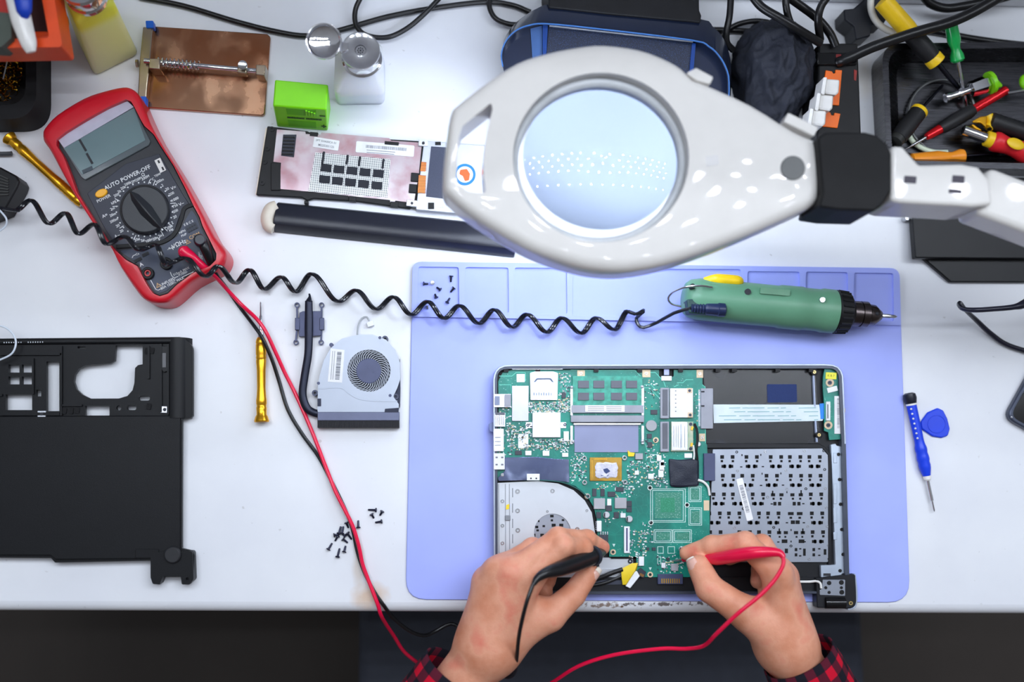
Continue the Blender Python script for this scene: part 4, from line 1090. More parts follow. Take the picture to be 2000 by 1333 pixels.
MB().prism(band([(1670, 1122), (1673, 1150), (1673, 1178), (1668, 1188), (1656, 1191)], 3, 3), 0.004, 0.0136).build('corner_trim', SILV, lap, bevel=0.0003)
hp = MB().prism(rpoly([(1607, 1133), (1651, 1133), (1651, 1165), (1601, 1163), (1601, 1154), (1606, 1150)], 2), 0.0146, 0.0160).build('hinge_plate', KBM, lap, bevel=0.0003)
for zx, zy, r_ in ((1018, 1096, 4.2), (1112, 1092, 4.6), (992, 1132, 3), (1112, 1132, 2.8), (1018, 1168, 3), (1115, 1167, 4.6)):
    x, y = kx(zx, zy); MB().cyl(x, y, r_, .0159, .0165, n=16).build('hinge_screw', BLACK, hp)
MB().lathe(P(1610, 1178, .0140), P(1650, 1178, .0140), [(0, .004), (.02, .0055), (.98, .0055), (1, .004)]).build('hinge_barrel', BLACK_GLOSS, lap)
MB().cyl(1662, 1179, 4, .0148, .0156, n=16, hole=1.8).build('corner_insert', mat('brass_insert', (216, 190, 130), 0.3, 1.0), lap)
MB().tube([P(1545, 1137, .0115), P(1580, 1137, .0115), P(1594, 1136, .014), P(1602, 1140, .0165), P(1604, 1150, .0170)], 0.0012, seg=8).build('white_lead', mat('white_wire', (230, 230, 226), 0.4), lap)
# ------------------------------------------------------------------ electric screwdriver with coiled lead
DG = mat('green_tool_plastic', (96, 146, 116), 0.38, var=0.05, nscale=30, bump=0.05, bscale=1500)
dr_ = thing('electric_screwdriver', 'green corded electric screwdriver with black collar and drill chuck, on the mat', 'electric screwdriver', P(1480, 600, .0048))
ZD = 0.0275
A_, B_ = P(1334, 582, ZD), P(1628, 609, ZD)
axd = (B_ - A_).normalized()
def dpt(t, lift=0.0): return A_.lerp(B_, t) + Vector((0, 0, lift))
Rb = 0.0212
MB().lathe(A_, B_, [(0, .010), (.012, .0150), (.04, .0185), (.10, .0205), (.3, .0208), (.62, .0205), (.64, .0214), (.78, .0216), (.8, .0208), (.90, .0208), (.92, .0218), (.995, .0216), (1, .020)], 36).build('body', DG, dr_)
# recess with the cord boot
pr = [(1340, 590), (1402, 583), (1414, 588), (1419, 614), (1398, 616), (1344, 606)]
MB().prism(rpoly([(1341, 585), (1400, 580), (1414, 590), (1420, 618), (1346, 612)], 4), 0.030, 0.0452).build('cord_recess', mat('dark_green_recess', (30, 62, 60), 0.5), dr_, bevel=0.002)
bp_ = MB()
C0, C1 = P(1350, 602, .045), P(1418, 606, .045)
bp_.lathe(C0, C1, [(0, .0032), (.02, .0042), (.06, .0034), (.10, .0044), (.14, .0035), (.18, .0046), (.22, .0037), (.26, .0048), (.30, .0038), (.34, .0050), (.38, .004), (.42, .0052), (.45, .0055), (.75, .0060), (.77, .0068), (.95, .0066), (1, .004)], 14)
bp_.build('cord_boot', mat('dark_blue_boot', (30, 40, 72), 0.3), dr_)
MB().tube([P(1375, 548, .034), P(1400, 546, .038), P(1440, 549, .038), P(1446, 553, .034)], [.003, .0055, .0055, .003], flat=0.9, seg=12).build('trigger', mat('yellow_trigger', (246, 206, 30), 0.35), dr_)
MB().tube([P(1391, 562, .049), P(1370, 559, .052), P(1348, 560, .051), P(1330, 564, .046), P(1312, 573, .036), P(1305, 584, .030), P(1312, 594, .026), P(1330, 599, .024)], 0.0011, seg=8).build('hanging_loop', STEEL, dr_)
for (x, y, r_, m_) in ((1353, 559, 5, INK), (1461, 570, 6, INK)):
    MB().cyl(x, y, r_, .042, .0484, n=18).build('body_hole', m_, dr_)
sc2 = MB().cyl(1607, 586, 5.8, .044, .0492, n=18).build('screw', STEEL, dr_, bevel=0.0004)
MB().rbox(1514, 570, 58, 12, 5, .0462, .0484, 1).build('recessed_plate', mat('green_plate', (74, 130, 96), 0.3), dr_)
MB().prism([(1541, 623), (1578, 627), (1574, 638), (1535, 633)], .026, .0318).build('label', PAPER, dr_)
for t in (.66, .94):
    pass
cA, cB = B_, P(1662, 612, ZD)
cl_ = MB(); cl_.lathe(cA, cB, [(0, .0205), (.05, .0212), (.75, .0200), (1, .0140)], 36)
for k in range(22):
    a = 2 * math.pi * k / 22
    h = Vector((0, 0, 1)); u = axd.cross(h).normalized(); v_ = u.cross(axd)
    o_ = (u * math.cos(a) + v_ * math.sin(a))
    cl_.tube([cA.lerp(cB, .12) + o_ * .0208, cA.lerp(cB, .72) + o_ * .0200], 0.0013, seg=5, sub=1)
cl_.build('torque_collar', BLACK, dr_)
CHK = mat('gun_metal_chuck', (92, 84, 84), 0.25, 1.0)
k0, k1 = P(1656, 612, ZD), P(1722, 617, ZD)
MB().lathe(k0, k1, [(0, .009), (.03, .0125), (.30, .0128), (.31, .0118), (.35, .0118), (.36, .0128), (.55, .0128), (.56, .0118), (.60, .0105), (.78, .0100), (.98, .0045), (1, .003)], 28).build('chuck', CHK, dr_)
MB().ball(k0.lerp(k1, .74) + Vector((0, 0, .0098)), .0018).build('chuck_key_hole', INK, dr_)
MB().lathe(P(1720, 617, ZD), P(1752, 619, ZD), [(0, .0022), (.55, .0022), (.56, .0017), (.85, .0017), (1, .0004)], 10).build('driver_bit', STEEL, dr_)
# coiled two-strand lead (valleys and peaks along its run)
valleys = [(28, 411, .030), (94, 437, .034), (151, 457, .040), (206, 477, .052), (270, 488, .060), (322, 516, .056), (400, 540, .052), (458, 553, .020), (514, 565, .010), (575, 570, .010), (659, 589, .010), (733, 604, .010), (801, 615, .012), (865, 622, .014), (933, 632, .013), (998, 639, .012), (1066, 649, .012), (1133, 651, .012), (1198, 644, .012)]
peaks = [(58, 391, .030), (126, 416, .036), (182, 438, .050), (240, 462, .060), (302, 478, .058), (360, 504, .056), (424, 520, .042), (485, 527, .014), (547, 541, .012), (606, 535, .012), (693, 567, .011), (766, 580, .012), (833, 589, .014), (895, 597, .015), (963, 605, .014), (1027, 614, .013), (1095, 621, .013), (1162, 621, .013), (1224, 608, .014)]
path = [(-40, 400, .024), (2, 407, .026)]
seq = []
for i in range(len(valleys)):
    seq.append((valleys[i], 0)); seq.append((peaks[i], 1))
for i in range(len(seq) - 1):
    (a, ka), (b, kb) = seq[i], seq[i + 1]
    bump_z = -.005 if kb == 1 else .005          # rising strands run behind, falling strands in front
    for k in range(6):
        t = k / 6; e = (1 - math.cos(math.pi * t)) / 2
        path.append((a[0] + (b[0] - a[0]) * t, a[1] + (b[1] - a[1]) * e, a[2] + (b[2] - a[2]) * t + bump_z * math.sin(math.pi * t)))
path.append(seq[-1][0])
end = [(1240, 614, .018), (1252, 609, .020), (1257, 606, .016), (1250, 614, .012), (1243, 622, .008), (1246, 634, .009), (1257, 640, .010), (1284, 630, .016), (1316, 612, .034), (1350, 602, .045)]
cd = MB()
pw = [P(*p) for p in path + end]
cd.tube(pw, 0.00165, seg=8, sub=2)
cd.tube([P(p[0] + 4.6, p[1] + .6, p[2] + .0003) for p in path + end[:2]] + [P(*p) for p in end[4:]], 0.00165, seg=8, sub=2)
cd.build('coiled_lead', mat('navy_black_lead', (20, 22, 30), 0.22, coat=0.3), dr_)

# ------------------------------------------------------------------ test leads are built with the hands; small tools on the bench
def gold_driver(A0, B0, label, tip=True, steel_len=0.30):
    """A0: cap end, B0: blade end (world)"""
    t = thing('precision_screwdriver', label, 'screwdriver', Vector((A0.x, A0.y, 0)))
    c = A0.lerp(B0, .0); hEnd = A0.lerp(B0, 1 - steel_len)
    MB().lathe(A0, A0.lerp(B0, .10), [(0, .0066), (.10, .0072), (.45, .0060), (.60, .0048), (1, .0048)], 24).build('swivel_cap', GOLD, t)
    MB().lathe(A0.lerp(B0, .095), hEnd, [(0, .0048), (.04, .0050), (.05, .0046), (.08, .0046), (.09, .0050), (.14, .0050), (.18, .0046), (.30, .0040), (.55, .0042), (.68, .0049), (.70, .0045), (.72, .0050), (.75, .0046), (.77, .0050), (.90, .0050), (.91, .0046), (.93, .0050), (.96, .0048), (1, .0036)], 24).build('handle', GOLD, t)
    if steel_len > 0:
        MB().lathe(hEnd, B0, [(0, .0034), (.20, .0028), (.22, .0016), (.60, .0014), (.62, .0009), (.97, .0007), (1, .0003)], 12).build('blade', STEEL, t)
    return t
gold_driver(P(511, 825, .0072), P(509, 590, .0055), 'gold precision screwdriver crossed by the red and black test leads')
gold_driver(P(16, 268, .0072), P(164, 402, .0066), 'gold precision screwdriver tucked against the red multimeter', steel_len=0.02)

# blue screwdriver
bd = thing('precision_screwdriver', 'blue handled screwdriver with black cap beside the blue pick', 'screwdriver', P(1795, 870, 0))
a_, b_ = P(1775, 768, .0068), P(1825, 1000, .0045)
BLUE = mat('royal_blue_plastic', (24, 66, 220), 0.35, var=0.04)
def seg(t0, t1): return a_.lerp(b_, t0), a_.lerp(b_, t1)
s0, s1 = seg(0, .09); MB().lathe(s0, s1, [(0, .0035), (.12, .0060), (.5, .0066), (.9, .0056), (1, .0054)], 22).build('swivel_cap', mat('navy_black_cap', (20, 24, 38), 0.35), bd)
s0, s1 = seg(.088, .105); MB().lathe(s0, s1, [(0, .0054), (1, .0052)], 20).build('white_collar', WHITE_PL, bd)
s0, s1 = seg(.10, .70); MB().lathe(s0, s1, [(0, .0050), (.50, .0046), (.56, .0050), (.60, .0058), (.64, .0060), (.68, .0055), (.72, .0060), (.77, .0062), (.81, .0056), (.85, .0060), (.90, .0056), (1, .0038)], 22).build('handle', BLUE, bd)
s0, s1 = seg(.70, .74); MB().lathe(s0, s1, [(0, .0038), (.7, .0035), (1, .0022)], 16).build('white_ferrule', WHITE_PL, bd)
s0, s1 = seg(.735, 1); MB().lathe(s0, s1, [(0, .0017), (.65, .0017), (.67, .0010), (.95, .0009), (1, .0003)], 12).build('blade', CHROME, bd)
dt = MB()
for k in range(7):
    p = a_.lerp(b_, .135 + k * .041); q_ = p + Vector((-.0030, -.0004, .0040)); dt.ball(q_, .0011, seg=10, rings=6)
dt.build('grip_dots', WHITE_PL, bd)

pick = MB()
base_p = [(1800, 838), (1799, 824), (1812, 806), (1832, 797), (1843, 802), (1851, 818), (1856, 838), (1852, 852), (1840, 856), (1822, 853)]
pick.prism(rpoly(base_p, 7, 4), 0.0002, 0.0028)
pk = pick.build('opening_pick', BLUE, bevel=0.0012, loc=P(1828, 828, 0))
tag(pk, 'blue triangular plastic opening pick lying flat on the bench', 'opening pick')
rp_ = MB().cyl(1830, 829, 18, .0027, .0033, n=30, hole=16.4).build('thumb_ring', BLUE, pk, bevel=0.0002)

# ------------------------------------------------------------------ loose screws
SCR = mat('blue_black_screw', (44, 46, 66), 0.3, 0.7)
def screw(px, py, ang, length, label, z=0.0, group=None, headr=.0022, m=SCR, upright=False):
    """ang: px direction from head to tip, degrees"""
    root = P(px, py, z)
    a = math.radians(ang); d = (P(px + math.cos(a) * 10, py + math.sin(a) * 10, z) - root).normalized()
    if upright: d = Vector((0.15, 0.1, -1)).normalized(); 
    h = root + Vector((0, 0, headr if not upright else length)) - d * (length * .5 if not upright else 0)
    e = h + d * length - (Vector((0, 0, headr * .55)) if not upright else Vector())
    o = MB().lathe(h, e, [(0, .0009), (.02, headr * .9), (.10, headr), (.16, headr * .9), (.2, .0010), (.5, .0010), (.95, .0009), (1, .0004)], 12).build('screw', m, loc=root)
    tag(o, label, 'screw', group)
    return o
g2 = 'screws in the corner compartment of the work mat'
zc = .0022
screw(831.6, 555, 0, .005, 'small screw nearest the outer edge of the mat in its corner compartment', zc, g2)
screw(844.6, 554, 0, .004, 'silver screw standing among the dark ones in the corner compartment', zc, g2, m=STEEL, upright=True)
screw(856.8, 564.5, 215, .005, 'dark screw in the middle of the corner compartment just below the silver one', zc, g2)
screw(881, 545.5, 95, .0065, 'dark screw nearest the top of the corner compartment pointing down', zc, g2)
screw(883.6, 567, 130, .006, 'dark screw halfway down the compartment beside its divider', zc, g2)
screw(851, 578.8, 250, .0045, 'short dark screw above the coiled lead in the corner compartment', zc, g2)
screw(875.8, 587.6, 300, .006, 'lowest dark screw of the compartment, next to the coiled lead', zc, g2)
screw(834.7, 601, 80, .004, 'silver screw peeping out under the coiled lead on the mat', zc, g2, m=STEEL)
g1 = 'laptop screws scattered on the bench'
screw(727.5, 996.5, 182, .0085, 'longest screw of the four lying nearest the blue mat, flat and level', 0, g1)
screw(744.7, 1003, 120, .005, 'short screw closest to the mat edge, to the side of the level long one', 0, g1)
screw(728, 1008.5, 60, .005, 'short screw directly below the level long screw', 0, g1)
screw(739.8, 1020, 170, .007, 'lowest of the four screws lying nearest the blue mat', 0, g1)
screw(700, 1024.5, 268, .0075, 'screw standing tip up just beside the red lead', 0, g1)
screw(678.5, 1026, 70, .006, 'screw half hidden behind the red lead at the top of the heap', 0, g1)
screw(664, 1036, 285, .0075, 'screw with blue thread pointing up at the top of the heap', 0, g1)
screw(669.5, 1036, 280, .0075, 'second screw with blue thread, touching the first on the heap', .0002, g1)
screw(658, 1045, 350, .006, 'dark screw on the outer side of the heap below the blue threads', 0, g1)
screw(671, 1045, 220, .006, 'dark screw in the heap below the blue threads, facing the red lead', 0, g1)
screw(657.7, 1052, 120, .006, 'shiny screw at the bottom of the dense heap', 0, g1)
screw(682.5, 1047.5, 55, .008, 'big headed dark screw touching the leads beside the heap', 0, g1, headr=.0026)
screw(674.5, 1056.7, 40, .0065, 'dark screw below the heap pointing at the leads', 0, g1)
screw(645, 1068, 300, .0075, 'screw lying farthest out from the leads, tip upward', 0, g1)
screw(661.5, 1080.5, 283, .009, 'lowest and longest screw of the scatter, tip upward', 0, g1)
screw(673.8, 1073, 283, .0065, 'low screw between the longest one and the leads', 0, g1)

# ------------------------------------------------------------------ fan with heat pipe
fan = thing('cooling_fan', 'laptop cooling fan with bent dark heat pipe and heat sink', 'cooling fan', P(690, 740, 0))
NAVY = mat('navy_heat_pipe', (36, 39, 54), 0.35, 0.6, var=0.1)
fh = [(620, 806), (621, 752), (624, 735), (632, 705), (646, 680), (668, 662), (700, 654), (728, 654), (754, 664), (772, 684), (781, 708), (782, 740), (776, 758), (768, 775), (779, 790), (779, 806)]
op = circ(720.5, 724.5, 42, 41, 48)
FHM = mat('pale_grey_fan_cover', (172, 179, 192), 0.38, 0.25, var=0.04, nscale=30)
MB().prism(rpoly(fh, 4, 3), 0.0004, 0.0015).build('fan_base', DARK_STEEL, fan)
MB().prism(rpoly(fh, 4, 3), 0.0080, 0.0096, holes=[op]).build('fan_cover', FHM, fan, bevel=0.0004)
MB().prism(rpoly(fh, 4, 3), 0.0012, 0.0082, holes=[rpoly([(720.5 + (x - 720.5) * .93, 735 + (y - 735) * .93) for x, y in fh], 4, 3)]).build('fan_wall', mat('dark_fan_wall', (60, 64, 82), 0.4), fan)
bl = MB()
for k in range(37):
    a = 2 * math.pi * k / 37
    pts = [(720 + r_ * math.cos(a + w_), 724.5 + r_ * math.sin(a + w_)) for r_, w_ in ((24, 0), (31, .14), (37, .34), (41.4, .58))]
    bl.prism(band(pts, 1.8), 0.0035, 0.0088)
bl.build('fan_blades', mat('grey_fan_blades', (150, 156, 166), 0.35), fan)
hb = MB().cyl(720, 725, 24.5, 0.0030, 0.0092, n=36).build('fan_hub', mat('slate_blue_hub', (74, 80, 112), 0.45), fan, bevel=0.0006)
for x, y in ((720, 719), (728, 726), (717, 729)): MB().cyl(x, y, 2.2, .0091, .0095, n=10, hole=1.2).build('hub_rivet', mat('slate_blue_hub', (74, 80, 112), 0.45), hb)
MB().prism(band([(622, 760), (664, 758), (680, 768), (702, 780), (740, 784), (776, 784)], 2.5, 4), 0.0095, 0.0099).build('cover_crease', FHM, fan, bevel=0.0002)
lbp = [(646, 681), (673, 684), (668, 748), (640, 746)]
fl2 = MB().prism(lbp, .0095, .0099).build('fan_label', PAPER, fan)
bc2 = MB()
for k in range(30):
    t = k / 30; x, y = 663 - 4.5 * t, 688 + 55 * t; bc2.rbox(x, y, 8.5, random.choice((.8, 1.2, 1.6)), 3, .0099, .01)
for x in (647, 651): bc2.prism(band([(x + 3, 686), (x - 1, 742)], .9), .0099, .01)
bc2.build('label_print', GREY_INK, fl2)
for x, y, r_ in ((647, 674, 4), (742, 660, 3), (762, 773, 3), (622, 749, 3)): MB().cyl(x, y, r_, .004, .0098, n=14).build('cover_tab', mat('slate_blue_hub', (74, 80, 112), 0.45), fan)
for x, y in ((752, 662), (615, 768), (773, 775)): MB().cyl(x, y, 6, .0004, .0075, n=16, hole=2.4).build('screw_lug', DARK_STEEL, fan)
MB().prism([(778, 730), (781, 700), (782, 760), (781, 796), (770, 776)], .0004, .006).build('side_lug', NAVY, fan)
MB().box(620, 805, 780, 822, .0004, .0098).build('heat_sink_plate', mat('slate_sink', (92, 96, 118), 0.35, 0.6), fan, bevel=0.0004)
MB().prism([(752, 799), (779, 797), (778, 806), (751, 806)], .009, .0102).build('dark_foil', NAVY, fan); MB().box(620, 779, 627, 794, .009, .0102).build('dark_foil', NAVY, fan)
fn = MB(); fn.box(620, 821, 780, 836, .0004, .0080)
for k in range(64): fn.box(621 + k * 2.5, 821.5, 622.2 + k * 2.5, 836, .0078, .0095)
fn.build('heat_sink_fins', mat('black_fins', (26, 26, 32), 0.4, 0.4), fan)
MB().tube([P(603, 588, .0075), P(603, 640, .0075), P(602, 690, .0072), P(595, 735, .0070), P(591, 770, .0070), P(598, 795, .0070), P(612, 806, .0070), P(640, 812, .0070)], [.0036, .0040, .0038, .0038, .0038, .0038, .0036, .0036], seg=14, flat=.55).build('heat_pipe', NAVY, fan)
MB().tube([P(604, 574, .0065), P(605, 580, .0067), P(603, 590, .0072)], [.0008, .0012, .0034], seg=10).build('pipe_tip', NAVY, fan)
MB().prism([(585, 611), (592, 608), (628, 608), (627, 656), (584, 658), (583, 640)], .0018, .0050).build('contact_plate', mat('slate_plate', (64, 68, 92), 0.4, 0.5), fan, bevel=0.0003)
for xs, ys_ in (((580, 596), (578, 669)), ((628, 596), (627, 669))):
    for (x, y) in (xs, ys_): MB().cyl(x, y, 5.2, .0015, .0040, n=18, hole=3).build('mount_eye', mat('slate_plate', (64, 68, 92), 0.4, 0.5), fan)
    MB().prism(band([(xs[0], xs[1] + 5), (xs[0], 628), (xs[0], 640), (ys_[0], ys_[1] - 5)], 3.4), .002, .0042).build('spring_arm', mat('slate_plate', (64, 68, 92), 0.4, 0.5), fan)
    MB().box(xs[0] - 4, 621, xs[0] + 5, 645, .003, .0062).build('arm_pad', mat('slate_plate', (64, 68, 92), 0.4, 0.5), fan, bevel=0.0004)
for dx in (0, 1.6): MB().tube([P(697 + dx, 654, .007), P(699 + dx, 636, .004), P(706 + dx, 622, .003), P(715 + dx, 619, .003), P(720 + dx, 627, .003)], 0.0005, seg=6).build('fan_wire', mat('grey_wire', (176, 180, 184), 0.4), fan)
MB().rbox(723, 633, 13, 10, -18, .0004, .0042).build('fan_plug', WCON, fan, bevel=0.0004)

# ------------------------------------------------------------------ black bottom cover
cov = thing('laptop_bottom_cover', 'matt black laptop bottom cover with cut-out hatch openings lying face down', 'laptop cover', P(180, 880, 0))
CB = mat('satin_black_cover', (19, 20, 23), 0.42, spec=0.25, bump=0.1, bscale=1600, var=0.06)
outl = [(-330, 664), (355, 658), (376, 676), (376, 812), (372, 817), (355, 819), (354, 1072), (376, 1077), (379, 1086), (378, 1132), (370, 1143), (355, 1143), (353, 1128), (318, 1128), (312, 1143), (298, 1142), (293, 1130), (293, 1096), (106, 1100), (98, 1091), (-330, 1088)]
rr_ = [0, 20, 20, 3, 3, 3, 3, 6, 6, 8, 6, 2, 2, 2, 3, 3, 2, 2, 2, 2, 0]
def cs_(pts): return [(x / 2.4225, 620 + y / 2.4225) for x, y in pts]
hl = [cs_([(545, 132), (672, 132), (672, 222), (650, 226), (636, 240), (633, 310), (624, 345), (600, 372), (560, 384), (425, 385), (385, 366), (358, 340), (346, 305), (350, 272), (370, 242), (400, 228), (425, 224), (518, 218), (540, 205)]),
      cs_(rect(216, 209, 277, 444)), cs_(rect(400, 419, 515, 465)), cs_(rpoly(rect(653, 371, 706, 394), 10)), cs_(rpoly(rect(598, 416, 642, 439), 10)), cs_(circ(559, 429, 12, n=16)),
      cs_(rect(36, 223, 88, 261)), cs_(rect(100, 223, 154, 261)), cs_(rect(36, 280, 88, 317)), cs_(rect(100, 280, 154, 317)), cs_(rect(23, 365, 148, 439)), cs_(rect(167, 342, 191, 374)), cs_(rect(364, 137, 402, 147))]
MB().prism(rpoly(outl, rr_, 5), 0.0055, 0.0100, holes=hl, zref=.012).build('shell', CB, cov)
MB().prism(rpoly([(-330, 814), (352, 812), (352, 1092), (108, 1094), (98, 1086), (-330, 1084)], 3), 0.0002, 0.0122).build('main_panel', CB, cov, bevel=0.0012)
MB().prism([(-330, 664), (350, 659), (350, 671), (-330, 676)], 0.0002, 0.0128).build('rear_edge', CB, cov, bevel=0.002)
ed = MB()
sec = [(334, .0095), (338, .0125), (346, .0135), (356, .013), (366, .0105), (373, .006), (376, .0003), (334, .0003)]
ed.loft([[P(x - (3 if y_ < 660 else 0), y_ + (2 if x > 366 and y_ < 662 else 0), 0).xy.to_3d() + Vector((0, 0, z)) for x, z in sec] for y_ in (662, 670, 818)])
ed.build('rounded_edge', CB, cov)
ft_ = MB().prism(rpoly([(294, 1080), (376, 1077), (378, 1134), (368, 1142), (355, 1142), (353, 1127), (318, 1127), (312, 1142), (298, 1141), (294, 1128)], [4, 6, 8, 6, 2, 2, 2, 3, 3, 2]), 0.0002, 0.0135, holes=[circ(366, 1132, 3.4, n=14)]).build('hinge_cover', CB, cov, bevel=0.001)
MB().cyl(336, 1085, 17, .012, .0165, n=28).build('rubber_foot', mat('black_foot', (28, 29, 33), 0.55), cov, bevel=0.0015)
MB().rbox(287, 1082, 46, 18, 0, .0118, .013, 2).build('raised_label_area', CB, cov, bevel=0.0004)
for (x0, y0, x1, y1) in ((0, 690, 120, 694), (117, 676, 121, 812), (288, 676, 292, 740), (312, 672, 316, 806), (326, 672, 330, 810), (120, 790, 160, 794), (-120, 770, 4, 774), (0, 806, 116, 812), (62, 700, 66, 770)): MB().box(x0, y0, x1, y1, .0098, .0128).build('stiffening_rib', CB, cov)
sp2 = MB().prism([(314, 676), (328, 676), (328, 725), (320, 728), (314, 722)], .0098, .0122).build('latch_slider', BLACK, cov, bevel=0.0005)
MB().box(317, 690, 324, 718, .0121, .0128).build('slider_window', mat('smoky_plastic', (80, 80, 84), 0.3), sp2)
for x0, y0, x1, y1 in ((73, 803, 89, 815), (313, 794, 330, 807)):
    tb_ = MB().box(x0, y0, x1, y1, .0098, .0126).build('screw_tab', SHINY, cov, bevel=0.0003)
    MB().cyl((x0 + x1) / 2, (y0 + y1) / 2, 3.4, .0125, .013, n=14).build('tab_hole', INK, tb_)
vt = MB()
for k in range(17):
    x = 8 + k * 4.7
    if k in (8, 9): continue
    vt.rbox(x, 669.5 - k * .06, 1.6, 2.2, 0, .0127, .0130)
vt.build('vent_slots', mat('vent_light', (214, 220, 228), 0.5), cov)
for (x, y) in ((287, 686), (296, 685), (290, 794), (125, 803), (138, 803), (150, 802)): MB().rbox(x, y, 9, 12, 8, .0098, .0116, 2).build('foam_pad', mat('ragged_black_foam', (26, 26, 28), 0.9, bump=1.0, bscale=800), cov)
# ------------------------------------------------------------------ bottles
def box_ring(pts_px, z, r=6, n=4): return [P(x, y, z) for x, y in rpoly(pts_px, r, n)]
yb = thing('pump_bottle', 'tall yellow plastic bottle with a chrome cap', 'bottle', P(207, 83, 0))
YM = make_bottle_mat('yellow_bottle_plastic', (253, 249, 160), (250, 240, 70), 0.082)
b0 = [(185, 148), (271, 105), (231, 22), (145, 64)]
b1 = [(151, 52), (228, 13), (190, -64), (113, -26)]
c0 = P(166, -13, .112)
rs = [box_ring(b0, .0005, 12), box_ring([(x * .995 + y_ * .005, y_) for x, y_ in b0], .004, 12), box_ring(b1, .095, 10)]
nr = len(rs[0])
def ring_like(ref, c, r, z):
    cc = sum(ref, Vector()) / len(ref)
    return [Vector((c.x + r * (p - cc).x / math.hypot((p - cc).x, (p - cc).y), c.y + r * (p - cc).y / math.hypot((p - cc).x, (p - cc).y), z)) for p in ref]
rs.append([p.lerp(q, .25) for p, q in zip(rs[-1], ring_like(rs[-1], c0, .0185, .101))]); rs[-1] = [Vector((p.x, p.y, .099)) for p in rs[-1]]
rs.append(ring_like(rs[0], c0, .0185, .1035))
MB().loft(rs).build('bottle_body', YM, yb, angle=50)
MB().lathe(c0 + Vector((0, 0, -.009)), c0 + Vector((0, 0, .014)), [(0, .0165), (.05, .0178), (.25, .0180), (.3, .0165), (.4, .0172), (.9, .0172), (1, .0155)], 36).build('cap', CHROME, yb)

wb = thing('dispenser_bottle', 'white translucent dispenser bottle with its chrome flip lid open', 'bottle', P(708, 160, 0))
WBM = make_bottle_mat('milky_bottle_plastic', (216, 224, 236), (232, 238, 244), 0.045)
q0 = [(657, 206), (751, 204), (752, 120), (660, 122)]
q1 = [(653, 176), (752, 172), (750, 80), (654, 84)]
c1_ = P(704, 108, .088)
rs = [box_ring(q0, .0005, 12), box_ring([(655, 203), (752, 201), (752, 117), (657, 120)], .006, 12), box_ring([(652, 182), (752, 176), (746, 84), (655, 90)], .066, 12)]
rs.append(ring_like(rs[0], c1_, .0200, .080)); rs.append(ring_like(rs[0], c1_, .0180, .084))
MB().loft(rs).build('bottle_body', WBM, wb, angle=50)
c2_ = Vector((P(704, 98, .108).x, P(704, 98, .108).y, .084))
cp = MB().lathe(c2_, c2_ + Vector((0, 0, .024)), [(0, .0178), (.05, .0182), (.20, .0184), (.25, .0160), (.34, .0160), (.36, .0172), (.86, .0172), (.92, .0176), (.96, .0174), (.965, .0160), (.93, .0140), (1.0, .0055), (1.0, .0050), (.97, .0045), (.97, 0)], 48).build('cap', CHROME, wb)
nz = MB(); nc = c2_ + Vector((0, 0, .0236))
for k in range(8):
    a = 2 * math.pi * k / 8; nz.ball(nc + Vector((.0024 * math.cos(a), .0024 * math.sin(a), 0)), .0006, seg=8, rings=6)
nz.ball(nc, .0009, seg=8, rings=6); nz.build('spout_holes', INK, cp)
lcx = P(634, 82, .110)
tilt = Vector((-0.10, -0.18, 1)).normalized()
MB().lathe(lcx - tilt * .003, lcx + tilt * .004, [(0, .012), (.2, .0155), (.75, .0162), (1, .0160), (.98, .0148), (.55, .0135), (.35, .010), (.3, 0)], 44).build('lid', CHROME, cp)
MB().prism([(664, 80), (680, 84), (680, 98), (664, 104)], .1065, .1085).build('hinge', CHROME, cp, bevel=0.0005)

# ------------------------------------------------------------------ green magnetiser block
gb = thing('magnetizer_block', 'bright green plastic tool magnetiser block with two slots', 'magnetiser', P(590, 215, 0))
GRN = mat('lime_green_plastic', (132, 226, 16), 0.4, var=0.03)
t4 = [(537, 155), (641, 165), (638, 214), (533, 207)]
b4 = [(546, 201), (646, 210), (640, 256), (541, 248)]
m4 = [((a[0] + b[0]) / 2, (a[1] + b[1]) / 2) for a, b in zip(t4, b4)]
MB().loft([[P(x, y, .0004) for x, y in b4], [P(x, y, .052) for x, y in t4]]).build('block', GRN, gb, bevel=0.0014)
# front details sit on the sloping front face
f0, f1 = P(*t4[3], .052), P(*t4[2], .052); g0, g1 = P(*b4[3], .0004), P(*b4[2], .0004)
def fp_(u, v, o=0.0):
    p = f0.lerp(f1, u).lerp(g0.lerp(g1, u), v); n = (f1 - f0).cross(g0 - f0).normalized()
    if n.y > 0: n = -n
    return p + n * o
def fquad(mb, u0, v0, u1, v1, o0, o1): mb.loft([[fp_(u0, v0, o0), fp_(u1, v0, o0), fp_(u1, v1, o0), fp_(u0, v1, o0)], [fp_(u0, v0, o1), fp_(u1, v0, o1), fp_(u1, v1, o1), fp_(u0, v1, o1)]])
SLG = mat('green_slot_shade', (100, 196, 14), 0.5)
for v0, v1 in ((.05, .34), (.60, .90)):
    m_ = MB(); fquad(m_, .24, v0, .80 if v0 < .3 else .78, v1, -.004, .0003); so = m_.build('slot', SLG, gb)
st = MB()
for k in range(4): fquad(st, .60 + k * .05, .08 + k * .03, .635 + k * .05, .30, .0002, .0014)
st.build('slot_steps', GRN, gb)
pm_ = MB(); fquad(pm_, .86, .28, .97, .31, .0002, .0006); fquad(pm_, .88, .755, .98, .785, .0002, .0006); fquad(pm_, .918, .70, .942, .84, .0002, .0006)
for k in range(22):
    if k in (11,): continue
    fquad(pm_, .24 + k * .03, .44 + .004 * (k % 3), .262 + k * .03, .50, .0002, .0006)
pm_.build('printed_marks', mat('dark_green_ink', (20, 70, 20), 0.5), gb)

